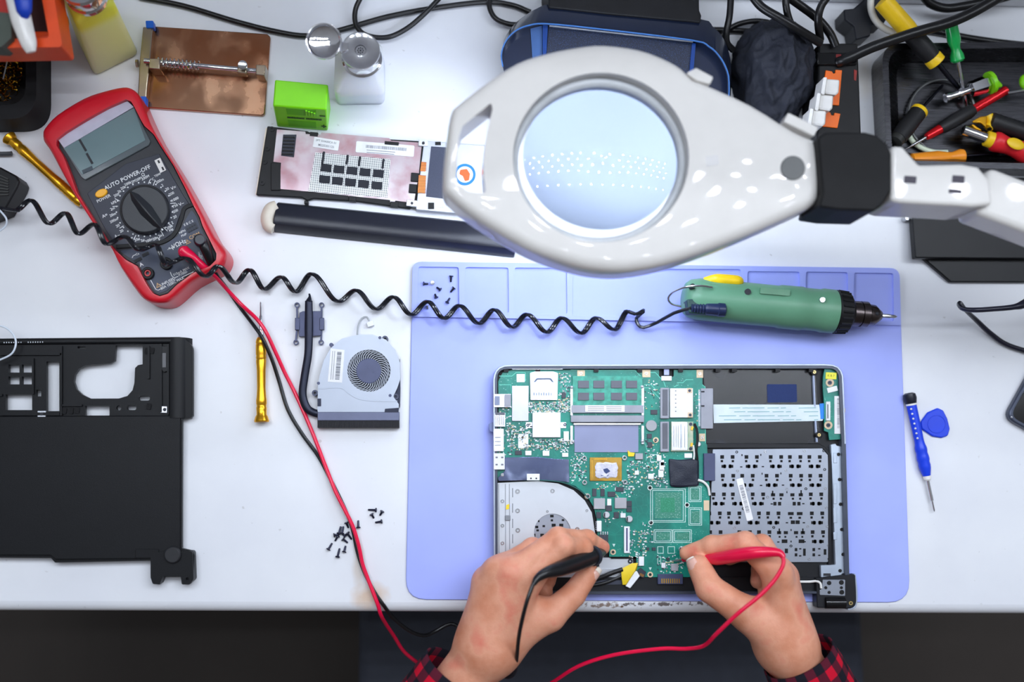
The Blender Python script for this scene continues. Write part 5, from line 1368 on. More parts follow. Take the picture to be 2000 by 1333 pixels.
# ------------------------------------------------------------------ circuit board holder: copper plate with spring clamp
hp_ = thing('board_clamp', 'copper coloured plate with sprung steel clamp bar and blue pads', 'board holder', P(405, 140, 0))
COP = make_smudged_metal('smudged_copper', (178, 112, 76), (188, 142, 112), 0.16, 9, (190, 160, 132))
MB().prism(rpoly([(299, 51), (522, 66), (528, 72), (517, 222), (511, 226), (283, 210)], [4, 6, 6, 6, 6, 4]), .0004, .0042).build('plate', COP, hp_, bevel=0.0008)
BRM = mat('clamp_steel', (176, 160, 140), 0.25, 1.0)
MB().prism([(279, 52), (298, 54), (292, 130), (284, 205), (268, 203), (272, 125)], .004, .0130).build('clamp_bar', BRM, hp_, bevel=0.001)
for pts in ([(284, 40), (299, 40), (300, 54), (285, 54)], [(273, 188), (285, 188), (284, 208), (272, 206)]):
    MB().prism(rpoly(pts, 2), .006, .0150).build('blue_pad', mat('blue_pad', (18, 96, 206), 0.4), hp_, bevel=0.0006)
ra, rb_ = P(282, 119, .017), P(512, 140, .017)
MB().lathe(ra, rb_, [(0, .0026), (1, .0026)], 16).build('guide_rod', CHROME, hp_)
sp3 = [ra.lerp(rb_, .12 + .34 * t / 120) + Vector((0, .0046 * math.cos(t * math.pi / 6), .0046 * math.sin(t * math.pi / 6))) for t in range(121)]
MB().tube(sp3, .0008, seg=6, sub=1).build('spring', CHROME, hp_)
MB().prism([(292, 114), (312, 114), (312, 135), (290, 134)], .004, .0225).build('rod_block', BRM, hp_, bevel=0.0008)
MB().prism([(500, 126), (519, 127), (517, 148), (499, 146)], .004, .0215).build('rod_block', BRM, hp_, bevel=0.0008)
MB().prism([(464, 128), (482, 130), (481, 144), (463, 142)], .012, .0215).build('stop_collar', BRM, hp_, bevel=0.0008)
MB().lathe(P(473, 129, .020), P(474, 127, .0275), [(0, .0028), (.3, .0028), (.35, .0045), (.95, .0045), (1, .0036)], 18).build('thumb_screw', CHROME, hp_)
MB().lathe(P(270, 124, .010), P(266, 124, .010), [(0, .004), (1, .004)], 8).build('clamp_nut', BRM, hp_)

# ------------------------------------------------------------------ brass wool tip cleaner and the orange rack over it
tcn = thing('tip_cleaner', 'black round-cornered tip cleaner filled with curly brass wool', 'tip cleaner', P(-10, 150, 0))
to_ = rpoly([(-38, 60), (71, 62), (71, 232), (-38, 234)], [4, 14, 74, 4], 10)
ti_ = rpoly([(-26, 78), (50, 78), (50, 204), (-26, 206)], [4, 20, 60, 4], 10)
MB().prism(to_, .0004, .038, holes=[ti_]).build('housing', BLACK_MATT, tcn, bevel=0.004, seg=3)
MB().prism([(x, y) for x, y in ti_], .004, .020, zref=.03).build('tray_bottom', BLACK, tcn)
random.seed(21)
bw = MB()
for k in range(150):
    x, y = random.uniform(-20, 40), random.uniform(92, 190)
    if (x + 5) ** 2 / 50 ** 2 + (y - 138) ** 2 / 58 ** 2 > 1: continue
    a = random.uniform(0, 6.28); r_ = random.uniform(5, 11); z_ = random.uniform(.022, .036); da = random.uniform(1.5, 3.6)
    bw.tube([P(x + r_ * math.cos(a + da * t / 5), y + r_ * math.sin(a + da * t / 5), z_ + .004 * math.sin(a * 3 + t)) for t in range(6)], .0006, seg=4, sub=2, flat=.4)
bwo = bw.build('brass_wool', mat('brass_wool', (206, 160, 50), 0.22, 1.0), tcn); bwo['kind'] = 'stuff'
MB().tube([P(19, 98, .040), P(6, 155, .040)], .0007, seg=6, sub=1).build('stray_wire', STEEL, tcn)

ork = thing('tool_rack', 'orange plastic tool rack raised above the black tip cleaner', 'rack', P(-60, -20, 0))
OR = mat('orange_red_plastic', (232, 78, 24), 0.4, var=0.06)
ro = rpoly([(-140, -120), (86, -120), (122, 92), (-140, 96)], 8)
ri = rpoly([(-118, -100), (86 - 22, -100), (96, 74), (-118, 78)], 6)
MB().prism(ro, .105, .135, holes=[ri]).build('frame', OR, ork, bevel=0.003, seg=3)
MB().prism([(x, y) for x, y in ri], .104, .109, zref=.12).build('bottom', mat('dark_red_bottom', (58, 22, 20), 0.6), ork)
MB().prism([(20, 60), (96, 60), (98, 76), (10, 78)], .108, .121).build('front_ledge', OR, ork, bevel=0.002)
MB().prism([(-60, -100), (18, -100), (34, 40), (46, 62), (20, 70), (-40, 70)], .108, .122).build('divider', mat('red_divider', (188, 44, 34), 0.45), ork, bevel=0.002)
for x, y in ((-136, -90), (-136, 70)):
    a = P(x, y, .105); MB().lathe((a.x, a.y, 0.0), (a.x, a.y, .106), [(0, .008), (1, .008)], 16).build('leg', OR, ork)
bx = MB().prism(rpoly([(-30, 20), (22, 26), (22, 74), (2, 92), (-30, 90)], 4), .1225, .142).build('box', mat('grey_green_block', (74, 82, 74), 0.6), loc=P(-5, 55, .1225)); bx.name = 'storage_block'
tag(bx, 'grey-green block lying in the orange rack', 'block')
tbz = thing('brush', 'white brush handle with a blue grip resting across the orange rack', 'brush', P(44, 40, .125))
MB().tube([P(18, -60, .150), P(30, -10, .149), P(42, 40, .147), P(56, 84, .145), P(61, 102, .144)], [.0085, .0085, .0085, .0066, .0040], seg=16, flat=.6).build('handle', WHITE_PL, tbz)
MB().tube([P(38, -70, .153), P(44, -10, .1545), P(47, 22, .153), P(48, 40, .149)], [.0080, .0078, .0062, .0015], seg=14, flat=.55).build('grip', mat('blue_grip', (16, 62, 186), 0.4), tbz)
kn = MB().ball(P(112, 44, .085), .010, .013, .010).build('knob', mat('ochre_plastic', (226, 160, 84), 0.4), ork)
MB().tube([P(112, 44, .085), P(104, 40, .110)], .004, seg=8, sub=1).build('knob_stem', OR, ork)

# ------------------------------------------------------------------ memory hatch, drive and battery
ah = thing('memory_hatch_cover', 'hatch cover with stained foil lining and perforated grille', 'hatch cover', P(665, 325, 0))
MB().prism(rpoly([(522, 246), (600, 256), (612, 262), (640, 264), (828, 276), (822, 345), (812, 400), (800, 408), (700, 394), (612, 388), (600, 392), (590, 386), (500, 381)], 3), .0004, .0052).build('frame', BLACK, ah, bevel=0.0008)
MB().prism([(519, 250), (524, 250), (504, 380), (499, 379)], .0004, .0045).build('cream_edge', mat('cream_edge', (228, 216, 196), 0.5), ah)
FOIL = make_smudged_metal('stained_foil', (160, 132, 140), (182, 176, 180), 0.28, 14, (156, 66, 76), 0.6)
MB().prism([(541, 253), (596, 257), (597, 262), (626, 263), (628, 259), (760, 270), (764, 275), (824, 279), (818, 340), (808, 397), (772, 392), (770, 398), (762, 396), (762, 391), (694, 384), (690, 388), (682, 386), (680, 382), (598, 374), (545, 369), (549, 318), (534, 316)], .005, .0064).build('foil_lining', FOIL, ah)
grl = MB().prism([(616, 298), (763, 311), (756, 386), (602, 374)], .0063, .0070).build('grille', make_mesh_grid('perforated_sheet', 560, (206, 208, 206), (70, 74, 82)), ah)
wd = MB()
cxr = [(637, 328), (662, 331), (687.5, 333.5), (713, 336.5), (739, 339)]; cxr2 = [(634, 350.5), (659, 353.5), (684.5, 356.5), (710, 359.5), (736, 362.5)]
for (x, y) in cxr + cxr2: wd.rbox(x, y, 21, 15, 6, .0069, .0076)
for x, y in ((631, 309), (678, 312), (702, 315), (748, 320)): wd.rbox(x, y, 4.5, 19 if x > 640 else 26, 8, .0069, .0076, 1.5)
wd.build('grille_windows', mat('black_void_blue', (24, 26, 38), 0.6), grl)
vnt = MB(); vnt.prism([(553, 263), (579, 263), (574, 307), (549, 304)], .0063, .0072)
vo_ = vnt.build('vent', mat('dark_vent', (36, 40, 54), 0.5), ah)
vr = MB()
for k in range(6): vr.rbox(565 - k * .8, 268 + k * 6.6, 22, 2.6, 2, .0071, .0084)
vr.build('vent_ribs', BLACK, vo_)
l1 = MB().rbox(637, 281, 50, 20, 9, .0063, .0069, 2).build('part_label', PAPER, ah)
m_ = MB(); m_.text('3PT 5HA00CA 01', 637, 277, 5.5, .0070, 9); m_.text('M225201125', 637, 285.5, 6, .0070, 9); m_.build('label_print', GREY_INK, l1)
l2 = MB().rbox(752, 291, 114, 22, 4.5, .0063, .0069, 3).build('barcode_label', PAPER, ah)
m_ = MB()
for k in range(38): m_.rbox(715 + k * 2.1, 286 + k * .165, random.choice((.8, 1.3)), 6, 4.5, .0069, .0070)
m_.prism(band([(716, 293), (772, 297.5)], 1.2), .0069, .007); m_.prism(band([(716, 297.5), (770, 301.5)], 1.2), .0069, .007); m_.build('label_print', GREY_INK, l2)
for x, y in ((531, 252), (517, 316), (512, 357), (522, 290)): MB().cyl(x, y, 5, .005, .0062, n=16, hole=2).build('screw_boss', BLACK, ah)
for x, y, w_, h_ in ((613, 262, 16, 8), (765, 280, 28, 7), (688, 388, 14, 10), (770, 399, 16, 10), (598, 395, 8, 6)): MB().rbox(x, y, w_, h_, 5, .0004, .0072).build('latch_tab', BLACK, ah, bevel=0.0005)
MB().box(529, 318, 548, 372, .005, .0068).build('corner_block', BLACK, ah, bevel=0.0006)

hdv = thing('hard_drive', 'silver hard drive with dark label and blue-orange disc mark beneath the magnifying lamp', 'hard drive', P(900, 350, 0))
MB().prism(rpoly([(828, 275), (985, 287), (975, 425), (812, 410)], 3), .0004, .0085).build('drive_body', mat('silver_drive', (188, 192, 204), 0.35, 0.5, var=0.05), hdv, bevel=0.0006)
MB().prism([(842, 286), (872, 288), (866, 388), (832, 384)], .0084, .0092).build('dark_label', make_carton_speckle('slate_label', (48, 54, 76), (58, 66, 90), 1500, 0.5), hdv)
rgx = MB().cyl(908, 341, 21, .0084, .0093, n=36, hole=16).build('blue_ring', mat('logo_blue', (0, 120, 180), 0.4), hdv)
MB().cyl(908, 341, 16, .0084, .0091, n=30).build('pale_disc', PAPER, hdv)
od = MB(); od.prism(rpoly([(899, 332), (912, 330), (918, 340), (916, 352), (908, 354), (904, 344), (897, 340)], 3), .009, .0096); od.build('orange_mark', mat('logo_orange', (236, 96, 30), 0.4), hdv)
for (x0, y0, x1, y1) in ((823, 316, 833, 335), (818, 342, 832, 378)):
    cn = MB().prism([(x0, y0), (x1, y0 + 1), (x1 - 2, y1), (x0 - 2, y1 - 1)], .004, .0094).build('drive_contacts', mat('copper_contacts', (222, 136, 70), 0.35, 0.7), hdv)
    g_ = MB()
    for k in range(int((y1 - y0) / 3)): g_.box(x0 - 1, y0 + 1 + k * 3, x1, y0 + 2 + k * 3, .0093, .0098)
    g_.build('contact_gaps', mat('brown_gaps', (120, 70, 40), 0.5), cn)
for (x, y) in ((810, 346), (806, 368)): MB().rbox(x, y, 15, 17, 5, .006, .0088).build('black_block', BLACK, hdv, bevel=0.0005)
for pts in ([(818, 273), (836, 274), (836, 286), (817, 285)], [(795, 390), (816, 392), (814, 404), (793, 402)]):
    e_ = MB().prism(pts, .006, .0096).build('bracket_ear', SHINY, hdv, bevel=0.0004)
    cx_ = sum(p[0] for p in pts) / 4; cy_ = sum(p[1] for p in pts) / 4; MB().cyl(cx_, cy_, 3, .0095, .01, n=12).build('ear_hole', INK, e_)
MB().box(836, 396, 848, 408, .0084, .0098).build('jumper_block', BLACK, hdv)
jp = MB()
for k in range(4): jp.box(852 + k * 4.4, 398, 854 + k * 4.4, 405, .0084, .01)
jp.build('jumper_pins', SHINY, hdv)
MB().box(850, 277, 861, 283, .0084, .0098).build('side_clip', BLACK, hdv)

bat = thing('laptop_battery', 'long black laptop battery bar with a cream cap at one end', 'battery', P(760, 440, 0))
BATM = mat('satin_black_battery', (30, 32, 44), 0.32, bump=0.08, bscale=2500)
sec = [(-1.0, .0003), (-1.0, .006), (-.85, .0105), (-.5, .0125), (-.1, .0140), (.3, .0155), (.6, .0140), (.82, .0095), (.95, .004), (1.0, .0003)]
e0a, e0b = P(542, 394, .008), P(535, 454, .001); e1a, e1b = P(1012, 442, .008), P(1004, 504, .001)
def brng(t):
    a = e0a.lerp(e1a, t); b = e0b.lerp(e1b, t); a.z = 0; b.z = 0
    c = (a + b) / 2; h = (b - a) / 2
    return [c + h * s + Vector((0, 0, z)) for s, z in sec]
MB().loft([brng(0), brng(1)]).build('battery_case', BATM, bat, bevel=0.001)
MB().tube([P(542, 403, .008), P(530, 410, .008), P(524, 426, .008), P(527, 440, .008), P(536, 446, .008)], [.006, .0072, .0074, .0072, .006], seg=16).build('end_cap', mat('cream_cap', (226, 216, 200), 0.5), bat)

# ------------------------------------------------------------------ rounded dark device behind the lamp
dv = thing('speaker_unit', 'glossy dark blue rounded speaker unit with speckled front panel behind the magnifying lamp', 'speaker', P(1205, 130, 0))
NV = mat('glossy_navy_plastic', (20, 28, 48), 0.25, coat=0.4)
rimp = [(982, 130), (979, 108), (984, 88), (994, 72), (1010, 58), (1034, 49), (1066, 46), (1160, 55), (1350, 78), (1384, 90), (1404, 108), (1418, 132), (1424, 160), (1420, 215), (1395, 245), (1040, 220), (998, 185)]
backp = [(984, 112), (983, 84), (992, 64), (1006, 46), (1026, 30), (1048, 17), (1080, 8), (1170, 18), (1362, 36), (1392, 52), (1412, 74), (1424, 104), (1428, 140), (1424, 205), (1400, 236), (1036, 216), (994, 170)]
rimp = [(p.x, p.y) for p in catmull([Vector((x, y, 0)) for x, y in rimp + [rimp[0]]], 3)][:-1]
backp = [(p.x, p.y) for p in catmull([Vector((x, y, 0)) for x, y in backp + [backp[0]]], 3)][:-1]
zr = .070
inn = [(1190 + (x - 1190) * .985, 135 + (y - 135) * .965) for x, y in rimp]
Lr = [[P(x, y, .0005) for x, y in backp], [P(x, y, .056) for x, y in backp], [P(x, y, zr) for x, y in rimp], [P(x, y, zr) for x, y in inn], [P(x, y, .060) for x, y in inn]]
MB().loft(Lr).build('housing', NV, dv, angle=30)
MB().prism(band([(p[0], p[1]) for p in rimp] , 2.4), zr - .0005, zr + .0009).build('rim_edge', mat('steel_blue_edge', (70, 116, 180), 0.2, 0.3), dv)
MB().prism([(1072, 52), (1354, 84), (1346, 170), (1066, 130)], .0598, .0622).build('front_panel', make_carton_speckle('speckled_navy', (16, 22, 38), (44, 62, 100), 1300, 0.35), dv)
MB().prism(band([(1073, 50), (1354, 81)], 2), .0598, .0630).build('panel_edge', SHINY, dv)
for a_p in ([(1060, 48), (1070, 50), (1066, 130), (1060, 128)], [(1352, 84), (1359, 85), (1352, 170), (1344, 168)]):
    MB().prism(a_p, .0598, .0645).build('panel_frame', mat('royal_frame', (22, 52, 110), 0.25), dv)
MB().prism([(1036, 56), (1059, 50), (1059, 108), (1040, 116)], .0598, .0612).build('side_window', mat('steel_blue_window', (56, 82, 126), 0.2), dv)
MB().prism(rpoly([(1070, -60), (1364, -60), (1366, 20), (1370, 30), (1368, 44), (1356, 42), (1200, 28), (1072, 14)], 3), .0005, .062).build('rear_box', BLACK_MATT, dv, bevel=0.001)  # black box behind the unit, grouped with it as a child

# ------------------------------------------------------------------ crumpled black bag
bm = bmesh.new(); bmesh.ops.create_icosphere(bm, subdivisions=6, radius=1.0)
bc_ = P(1500, 152, .0); rx_, ry_ = R(84, .03), R(112, .03)
for v in bm.verts:
    n = v.co.normalized()
    f = 1 + .10 * mnoise.noise(n * 1.7 + Vector((3, 1, 0)))
    rid = 0
    for s_, am in ((2.2, .10), (4.6, .05), (9.5, .012), (19, .003)):
        rid += am * (1 - 2 * abs(mnoise.noise(n * s_ + Vector((s_, 7, 2)))))
    f += rid - .08
    z = max(n.z * f, -0.02)
    v.co = Vector((n.x * f * rx_, n.y * f * ry_, z * .066 + .002))
mb = MB(); mb.bm.free(); mb.bm = bm
bmesh.ops.translate(bm, verts=bm.verts[:], vec=bc_)
bag = mb.build('cloth_bag', mat('navy_black_cloth', (32, 35, 46), 0.75, bump=0.3, bscale=900), loc=bc_, angle=180)
tag(bag, 'crumpled black cloth bag between the speaker unit and the power strip', 'bag')

# ------------------------------------------------------------------ power strip with three plugs
ps = thing('power_strip', 'black power strip with orange socket plates', 'power strip', P(1640, 190, 0))
MB().prism(rpoly([(1599, 84), (1676, 84), (1684, 300), (1596, 300)], 5), .0004, .046).build('housing', BLACK, ps, bevel=0.003)
OPL = mat('orange_socket_plate', (246, 112, 28), 0.4)
MB().prism([(1613, 137), (1625, 139), (1628, 144), (1632, 142), (1632, 136), (1645, 137), (1639, 206), (1604, 203)], .0458, .0478).build('socket_plate', OPL, ps, bevel=0.0005)
MB().prism([(1608, 219), (1622, 219), (1624, 225), (1629, 225), (1630, 220), (1642, 222), (1636, 250), (1598, 246)], .0458, .0478).build('socket_plate', OPL, ps, bevel=0.0005)
MB().box(1596, 102, 1674, 126, .044, .0500).build('top_band', BLACK_GLOSS, ps, bevel=0.001)
MB().box(1633, 106, 1643, 112, .0498, .0504).build('red_lamp', mat('dim_red', (110, 20, 22), 0.3), ps)
MB().prism([(1668, 136), (1674, 138), (1672, 158), (1668, 156)], .0455, .0466).build('red_switch', mat('dull_red', (140, 30, 20), 0.4), ps)
for i, (x, y, lab) in enumerate(((1622, 168, 'white plug highest on the power strip, on the orange plate'), (1610, 199, 'middle of the three white plugs across the power strip'), (1596, 229, 'white plug beside the lower orange plate, closest to the lamp'))):
    pl = thing('plug', lab, 'plug', P(x, y, .048), 'white plugs in the power strip')
    MB().prism(rpoly([(x - 9, y - 15), (x + 19, y - 13), (x + 17, y + 12), (x + 12, y + 17), (x - 13, y + 13)], 5), .0482, .066).build('plug_body', WHITE_PL, pl, bevel=0.003)
    MB().prism(rpoly([(x - 13, y - 18), (x - 6, y - 17), (x - 11, y + 17), (x - 18, y + 14)], 2), .0482, .069).build('flange', WHITE_PL, pl, bevel=0.0012)
# ------------------------------------------------------------------ metal tray and the tools in it
tr = thing('tool_tray', 'dark metal tray holding screwdrivers and pliers', 'tray', P(1900, 210, 0))
TM = make_brushed('smoked_tray_metal', (58, 58, 61), 0.22)
def tray_ring(pts, r, z): return [P(x, y, z) for x, y in rpoly(pts, r, 8)]
ot = [(1722, 85), (2130, 80), (2130, 334), (1732, 324)]
it = [(1734, 97), (2118, 92), (2118, 322), (1743, 313)]
ib = [(1750, 122), (2105, 118), (2105, 306), (1758, 300)]
ob = [(1700, 110), (2070, 104), (2070, 346), (1712, 338)]
MB().loft([tray_ring(ob, 34, .0004), tray_ring(ot, 38, .029), tray_ring(ot, 38, .030), tray_ring(it, 34, .030), tray_ring(it, 34, .0285), tray_ring(ib, 30, .006), tray_ring(ib, 30, .004)]).build('tray_body', TM, tr, angle=50)

def screwdriver(label, pts, handle_prof, handle_mats, blade, blade_mat=STEEL, name='screwdriver', group=None):
    """pts: (cap end, handle end, blade end) as (px, py, z); handle_prof: list of (t0, t1, profile, material, part)"""
    a, b, c = [P(*p) for p in pts]
    t = thing(name, label, 'screwdriver', Vector((a.x, a.y, min(a.z, b.z, c.z) - .006)), group)
    for (t0, t1, prof, m_, nm) in handle_prof:
        MB().lathe(a.lerp(b, t0), a.lerp(b, t1), prof, 18).build(nm, m_, t)
    if blade: MB().lathe(b, c, [(0, blade), (.90, blade), (.98, blade * .8), (1, blade * .3)], 12).build('blade', blade_mat, t)
    return t
YEL = mat('yellow_grip', (250, 204, 30), 0.4); BGR = mat('black_grip', (28, 28, 30), 0.5, bump=0.2, bscale=900)
screwdriver('large screwdriver with yellow and black handle leaning over the tray corner', [(1722, 0, .052), (1831, 124, .036), (1874, 174, .014)],
    [(0, .50, [(0, .004), (.03, .0092), (.9, .0094), (1, .0088)], YEL, 'yellow_grip'), (.50, .93, [(0, .0088), (.1, .0092), (.7, .0096), (1, .0082)], BGR, 'black_grip'), (.90, 1.0, [(0, .0086), (.1, .0092), (.9, .0092), (1, .007)], YEL, 'yellow_collar')], None, .0026, DARK_STEEL)
GHN = mat('green_handle', (20, 176, 84), 0.25, coat=0.4)
screwdriver('slim green handled screwdriver leaning on the tray rim', [(1857, 46, .046), (1871, 121, .034), (1887, 208, .010)],
    [(0, 1, [(0, .0045), (.03, .0062), (.45, .0066), (.60, .0050), (.68, .0044), (.82, .0066), (.95, .0070), (1, .005)], GHN, 'handle')], None, .0021, CHROME)
nd = thing('nut_driver', 'chrome nut driver with a lime green winged end cap in the tray', 'nut driver', P(1890, 180, .012))
a, b = P(1846, 192, .020), P(1930, 163, .024)
MB().lathe(a, b, [(0, .0034), (0, .0046), (.02, .0050), (.10, .0050), (.12, .0042), (.28, .0042), (.30, .0052), (.38, .0052), (.40, .0040), (.55, .0040)], 18).build('socket_shaft', CHROME, nd)
MB().lathe(a.lerp(b, .55), b, [(0, .0045), (.1, .0080), (.75, .0090), (.95, .0080), (1, .006)], 6).build('hex_body', CHROME, nd)
LIM = mat('lime_cap', (132, 214, 24), 0.35)
MB().lathe(a.lerp(b, 1.0), a.lerp(b, 1.12), [(0, .008), (.1, .0115), (.8, .0115), (1, .009)], 24).build('end_cap', LIM, nd)
MB().tube([a.lerp(b, 1.08), P(1944, 164, .025), P(1956, 168, .025)], [.008, .0052, .0015], seg=12, sub=4).build('cap_wing', LIM, nd)
rp6 = thing('precision_screwdriver', 'red and black pen shaped precision screwdriver lying across the tray', 'screwdriver', P(1880, 230, .012))
a, b = P(1966, 176, .020), P(1768, 292, .018)
RAN = mat('red_anodised', (216, 26, 36), 0.2, 0.5)
def sg(t0, t1): return a.lerp(b, t0), a.lerp(b, t1)
s0, s1 = sg(0, .34); MB().lathe(s0, s1, [(0, .0030), (.02, .0048), (.08, .0048), (.1, .0044), (1, .0046)], 20).build('swivel_end', RAN, rp6)
s0, s1 = sg(.335, .66); MB().lathe(s0, s1, [(0, .0058), (.1, .0068), (.5, .0072), (.9, .0064), (1, .0052)], 20).build('grip', BGR, rp6)
s0, s1 = sg(.655, .80); MB().lathe(s0, s1, [(0, .0048), (.8, .0040), (.95, .0034), (1, .002)], 20).build('collar', RAN, rp6)
s0, s1 = sg(.795, 1); MB().lathe(s0, s1, [(0, .0016), (.6, .0016), (.62, .0010), (1, .0003)], 12).build('blade', STEEL, rp6)
screwdriver('black screwdriver with a yellow band in the near corner of the tray', [(1748, 278, .027), (1798, 214, .022), (1842, 166, .012)],
    [(0, .14, [(0, .004), (.1, .0074), (1, .0078)], mat('smoke_black', (46, 46, 44), 0.4), 'end_cap'), (.13, .90, [(0, .0084), (.4, .0092), (.7, .0088), (1, .0088)], BGR, 'grip'), (.89, 1, [(0, .0086), (.1, .0090), (.8, .0088), (1, .0066)], YEL, 'yellow_band')], None, .0016, DARK_STEEL)
gn = thing('side_cutter', 'gold jawed side cutter with black grips beside the red tool', 'cutter', P(1940, 245, .012))
GLD = mat('gold_jaw', (240, 176, 40), 0.25, 0.8)
MB().loft([[P(1898, 238, .024), P(1899, 236, .026), P(1899, 238, .027), P(1898, 241, .025)], [P(1914, 230, .019), P(1914, 228, .030), P(1916, 240, .031), P(1916, 244, .019)], [P(1928, 228, .018), P(1928, 226, .031), P(1926, 250, .031), P(1926, 252, .018)]]).build('jaw', GLD, gn, bevel=0.001)
MB().prism([(1898, 244), (1900, 242), (1918, 254), (1912, 258)], .018, .026).build('jaw', GLD, gn, bevel=0.0006)
MB().tube([P(1930, 226, .024), P(1936, 240, .024), P(1930, 250, .024)], .0050, seg=12, sub=4).build('yellow_collar', YEL, gn)
a, b = P(1932, 236, .024), P(2030, 268, .024)
MB().lathe(a, b, [(0, .006)] + [(.02 + k * .045, .0088 + (.0006 if k % 2 else 0)) for k in range(20)] + [(1, .006)], 20).build('grip', BGR, gn)
rt = thing('nut_driver', 'thick red and yellow handled driver with a chrome socket in the tray', 'nut driver', P(1960, 285, .012))
a, b = P(1880, 254, .024), P(2060, 318, .028)
MB().lathe(a, a.lerp(b, .26), [(0, .0046), (.02, .0055), (1, .0055)], 20).build('socket', CHROME, rt)
MB().lathe(a.lerp(b, .25), a.lerp(b, .33), [(0, .0070), (.1, .0080), (1, .0082)], 20).build('yellow_collar', YEL, rt)
RDH = mat('red_handle', (222, 34, 44), 0.38, bump=0.08, bscale=1200)
MB().lathe(a.lerp(b, .32), b, [(0, .0084), (.03, .0100), (.08, .0104), (.25, .0082), (.36, .0085), (.55, .0118), (.8, .0124), (1, .010)], 24).build('handle', RDH, rt)
MB().ball(P(1984, 281, .0375), .0095, .0058, .0016, rot=Matrix.Rotation(-.33, 3, 'Z')).build('yellow_inlay', YEL, rt)
screwdriver('orange handled screwdriver lying along the near rim of the tray', [(1778, 314, .016), (1883, 305, .016), (1952, 299, .010)],
    [(0, 1, [(0, .004), (.03, .0072), (.5, .0076), (.7, .0056), (.78, .0052), (.92, .0076), (.98, .0070), (1, .004)], mat('orange_handle', (250, 152, 36), 0.35), 'handle')], None, .0017, DARK_STEEL)
rng_pts = [(1840 + 66 * math.cos(math.radians(a_)), 226 + 70 * math.sin(math.radians(a_)), .008) for a_ in range(120, 352, 14)]
cable('solder_loop', 'dull grey wire loop lying on the bottom of the tray', [(x, y, z + .001) for x, y, z in rng_pts], .0014, mat('dull_grey_wire', (110, 112, 112), 0.3, 0.6), cat='wire')
cable('glow_tube', 'pale green translucent tube curving across the tray bottom', [(1774, 262, .010), (1784, 278, .0085), (1802, 290, .0085), (1824, 297, .0085), (1850, 298, .0085)], .0026, mat('pale_green_tube', (226, 240, 214), 0.3), cat='tube')
wl = MB().tube([P(1968, 182, .026), P(2040, 170, .026)], .0014, seg=8, sub=1).build('needle', STEEL, loc=P(1968, 182, .020)); tag(wl, 'thin steel needle next to the red screwdriver end', 'needle')
lk = MB().ball(P(2002, 160, .026), .006, .008, .005).build('cap', LIM, loc=P(2002, 160, .020)); tag(lk, 'small lime green cap at the far side of the tray', 'cap')

# ------------------------------------------------------------------ cables along the back of the bench
CBL = RUBBER; zc_ = .004
cable('power_cable', 'long thin black cable curving past the copper clamp plate to the speaker', [(270, -6, zc_), (360, 12, zc_), (460, 42, zc_), (540, 62, zc_), (600, 70, zc_), (660, 60, zc_), (760, 32, zc_), (860, 14, zc_), (950, 4, zc_), (1000, 10, zc_), (1036, 24, zc_)], .0027, CBL)
cable('power_cable', 'black cable looping behind the white dispenser bottle', [(708, -12, .012), (694, 20, .010), (696, 50, .0085), (716, 69, .0085), (756, 73, .0085), (794, 56, .0085), (830, 26, .0125), (866, -12, .0125)], .0026, CBL)
cable('power_cable', 'short black cable loop beside the end of the speaker unit', [(958, -10, .010), (956, 14, .010), (968, 36, .010), (994, 47, .009), (1022, 48, .009)], .0026, CBL)
cable('power_cable', 'black cable rising straight from the bag past the trunking', [(1428, -14, .058), (1425, 30, .050), (1419, 62, .045), (1420, 84, .040), (1432, 98, .034)], .0033, CBL)
cable('power_cable', 'thick black cable running down to the bag from above', [(1466, -12, .078), (1488, 14, .078), (1524, 36, .078), (1560, 58, .074), (1602, 84, .060)], .0042, CBL)
cable('power_cable', 'black cable dropping vertically onto the top of the bag', [(1534, -14, .080), (1535, 10, .078), (1540, 34, .074), (1550, 58, .070)], .0034, CBL)
cable('power_cable', 'thick black cable slanting down towards the power strip', [(1528, -14, .066), (1562, 10, .062), (1596, 36, .058), (1620, 64, .054), (1632, 90, .050)], .0042, CBL)
cable('power_cable', 'black cable bending down into the top of the power strip', [(1622, -14, .082), (1604, 12, .078), (1598, 40, .072), (1602, 78, .056)], .0038, CBL)
cable('power_cable', 'black cable lying straight between the speaker unit and the bag', [(1366, 58, .004), (1420, 59, .004), (1480, 62, .004), (1520, 66, .004)], .0030, CBL)
cable('power_cable', 'black cable arching over the straight one beside the bag', [(1396, 86, .004), (1412, 66, .006), (1440, 48, .008), (1480, 41, .010), (1530, 50, .010)], .0028, CBL)
cable('power_cable', 'thick black cable sweeping over the tray corner from the power strip', [(1636, 122, .0475), (1655, 115, .054), (1700, 94, .060), (1750, 76, .066), (1800, 60, .070), (1852, 45, .072), (1900, 24, .074), (1966, -14, .078)], .0052, CBL)
cable('power_cable', 'black cable sagging at the back above the green screwdriver', [(1800, -14, .030), (1816, 6, .026), (1846, 16, .024), (1884, 12, .026), (1950, -2, .030), (1990, -14, .034)], .0046, CBL)
cable('power_cable', 'flat black cable passing behind the metal tray', [(1778, 56, .004), (1830, 62, .004), (1890, 74, .004), (1960, 84, .004), (2040, 92, .004)], .0036, CBL)
cable('white_cable', 'grimy white cable bending behind the yellow screwdriver', [(1702, -14, .040), (1701, 16, .036), (1712, 42, .032), (1736, 60, .030), (1772, 68, .030)], .0034, mat('grimy_white_cable', (222, 220, 212), 0.45))
ad = MB()
ad.prism(rpoly([(1648, 18), (1668, 16), (1684, 2), (1700, -14), (1740, -14), (1736, 30), (1726, 46), (1704, 48), (1700, 70), (1672, 78), (1668, 52), (1650, 38)], 4), .0004, .026)
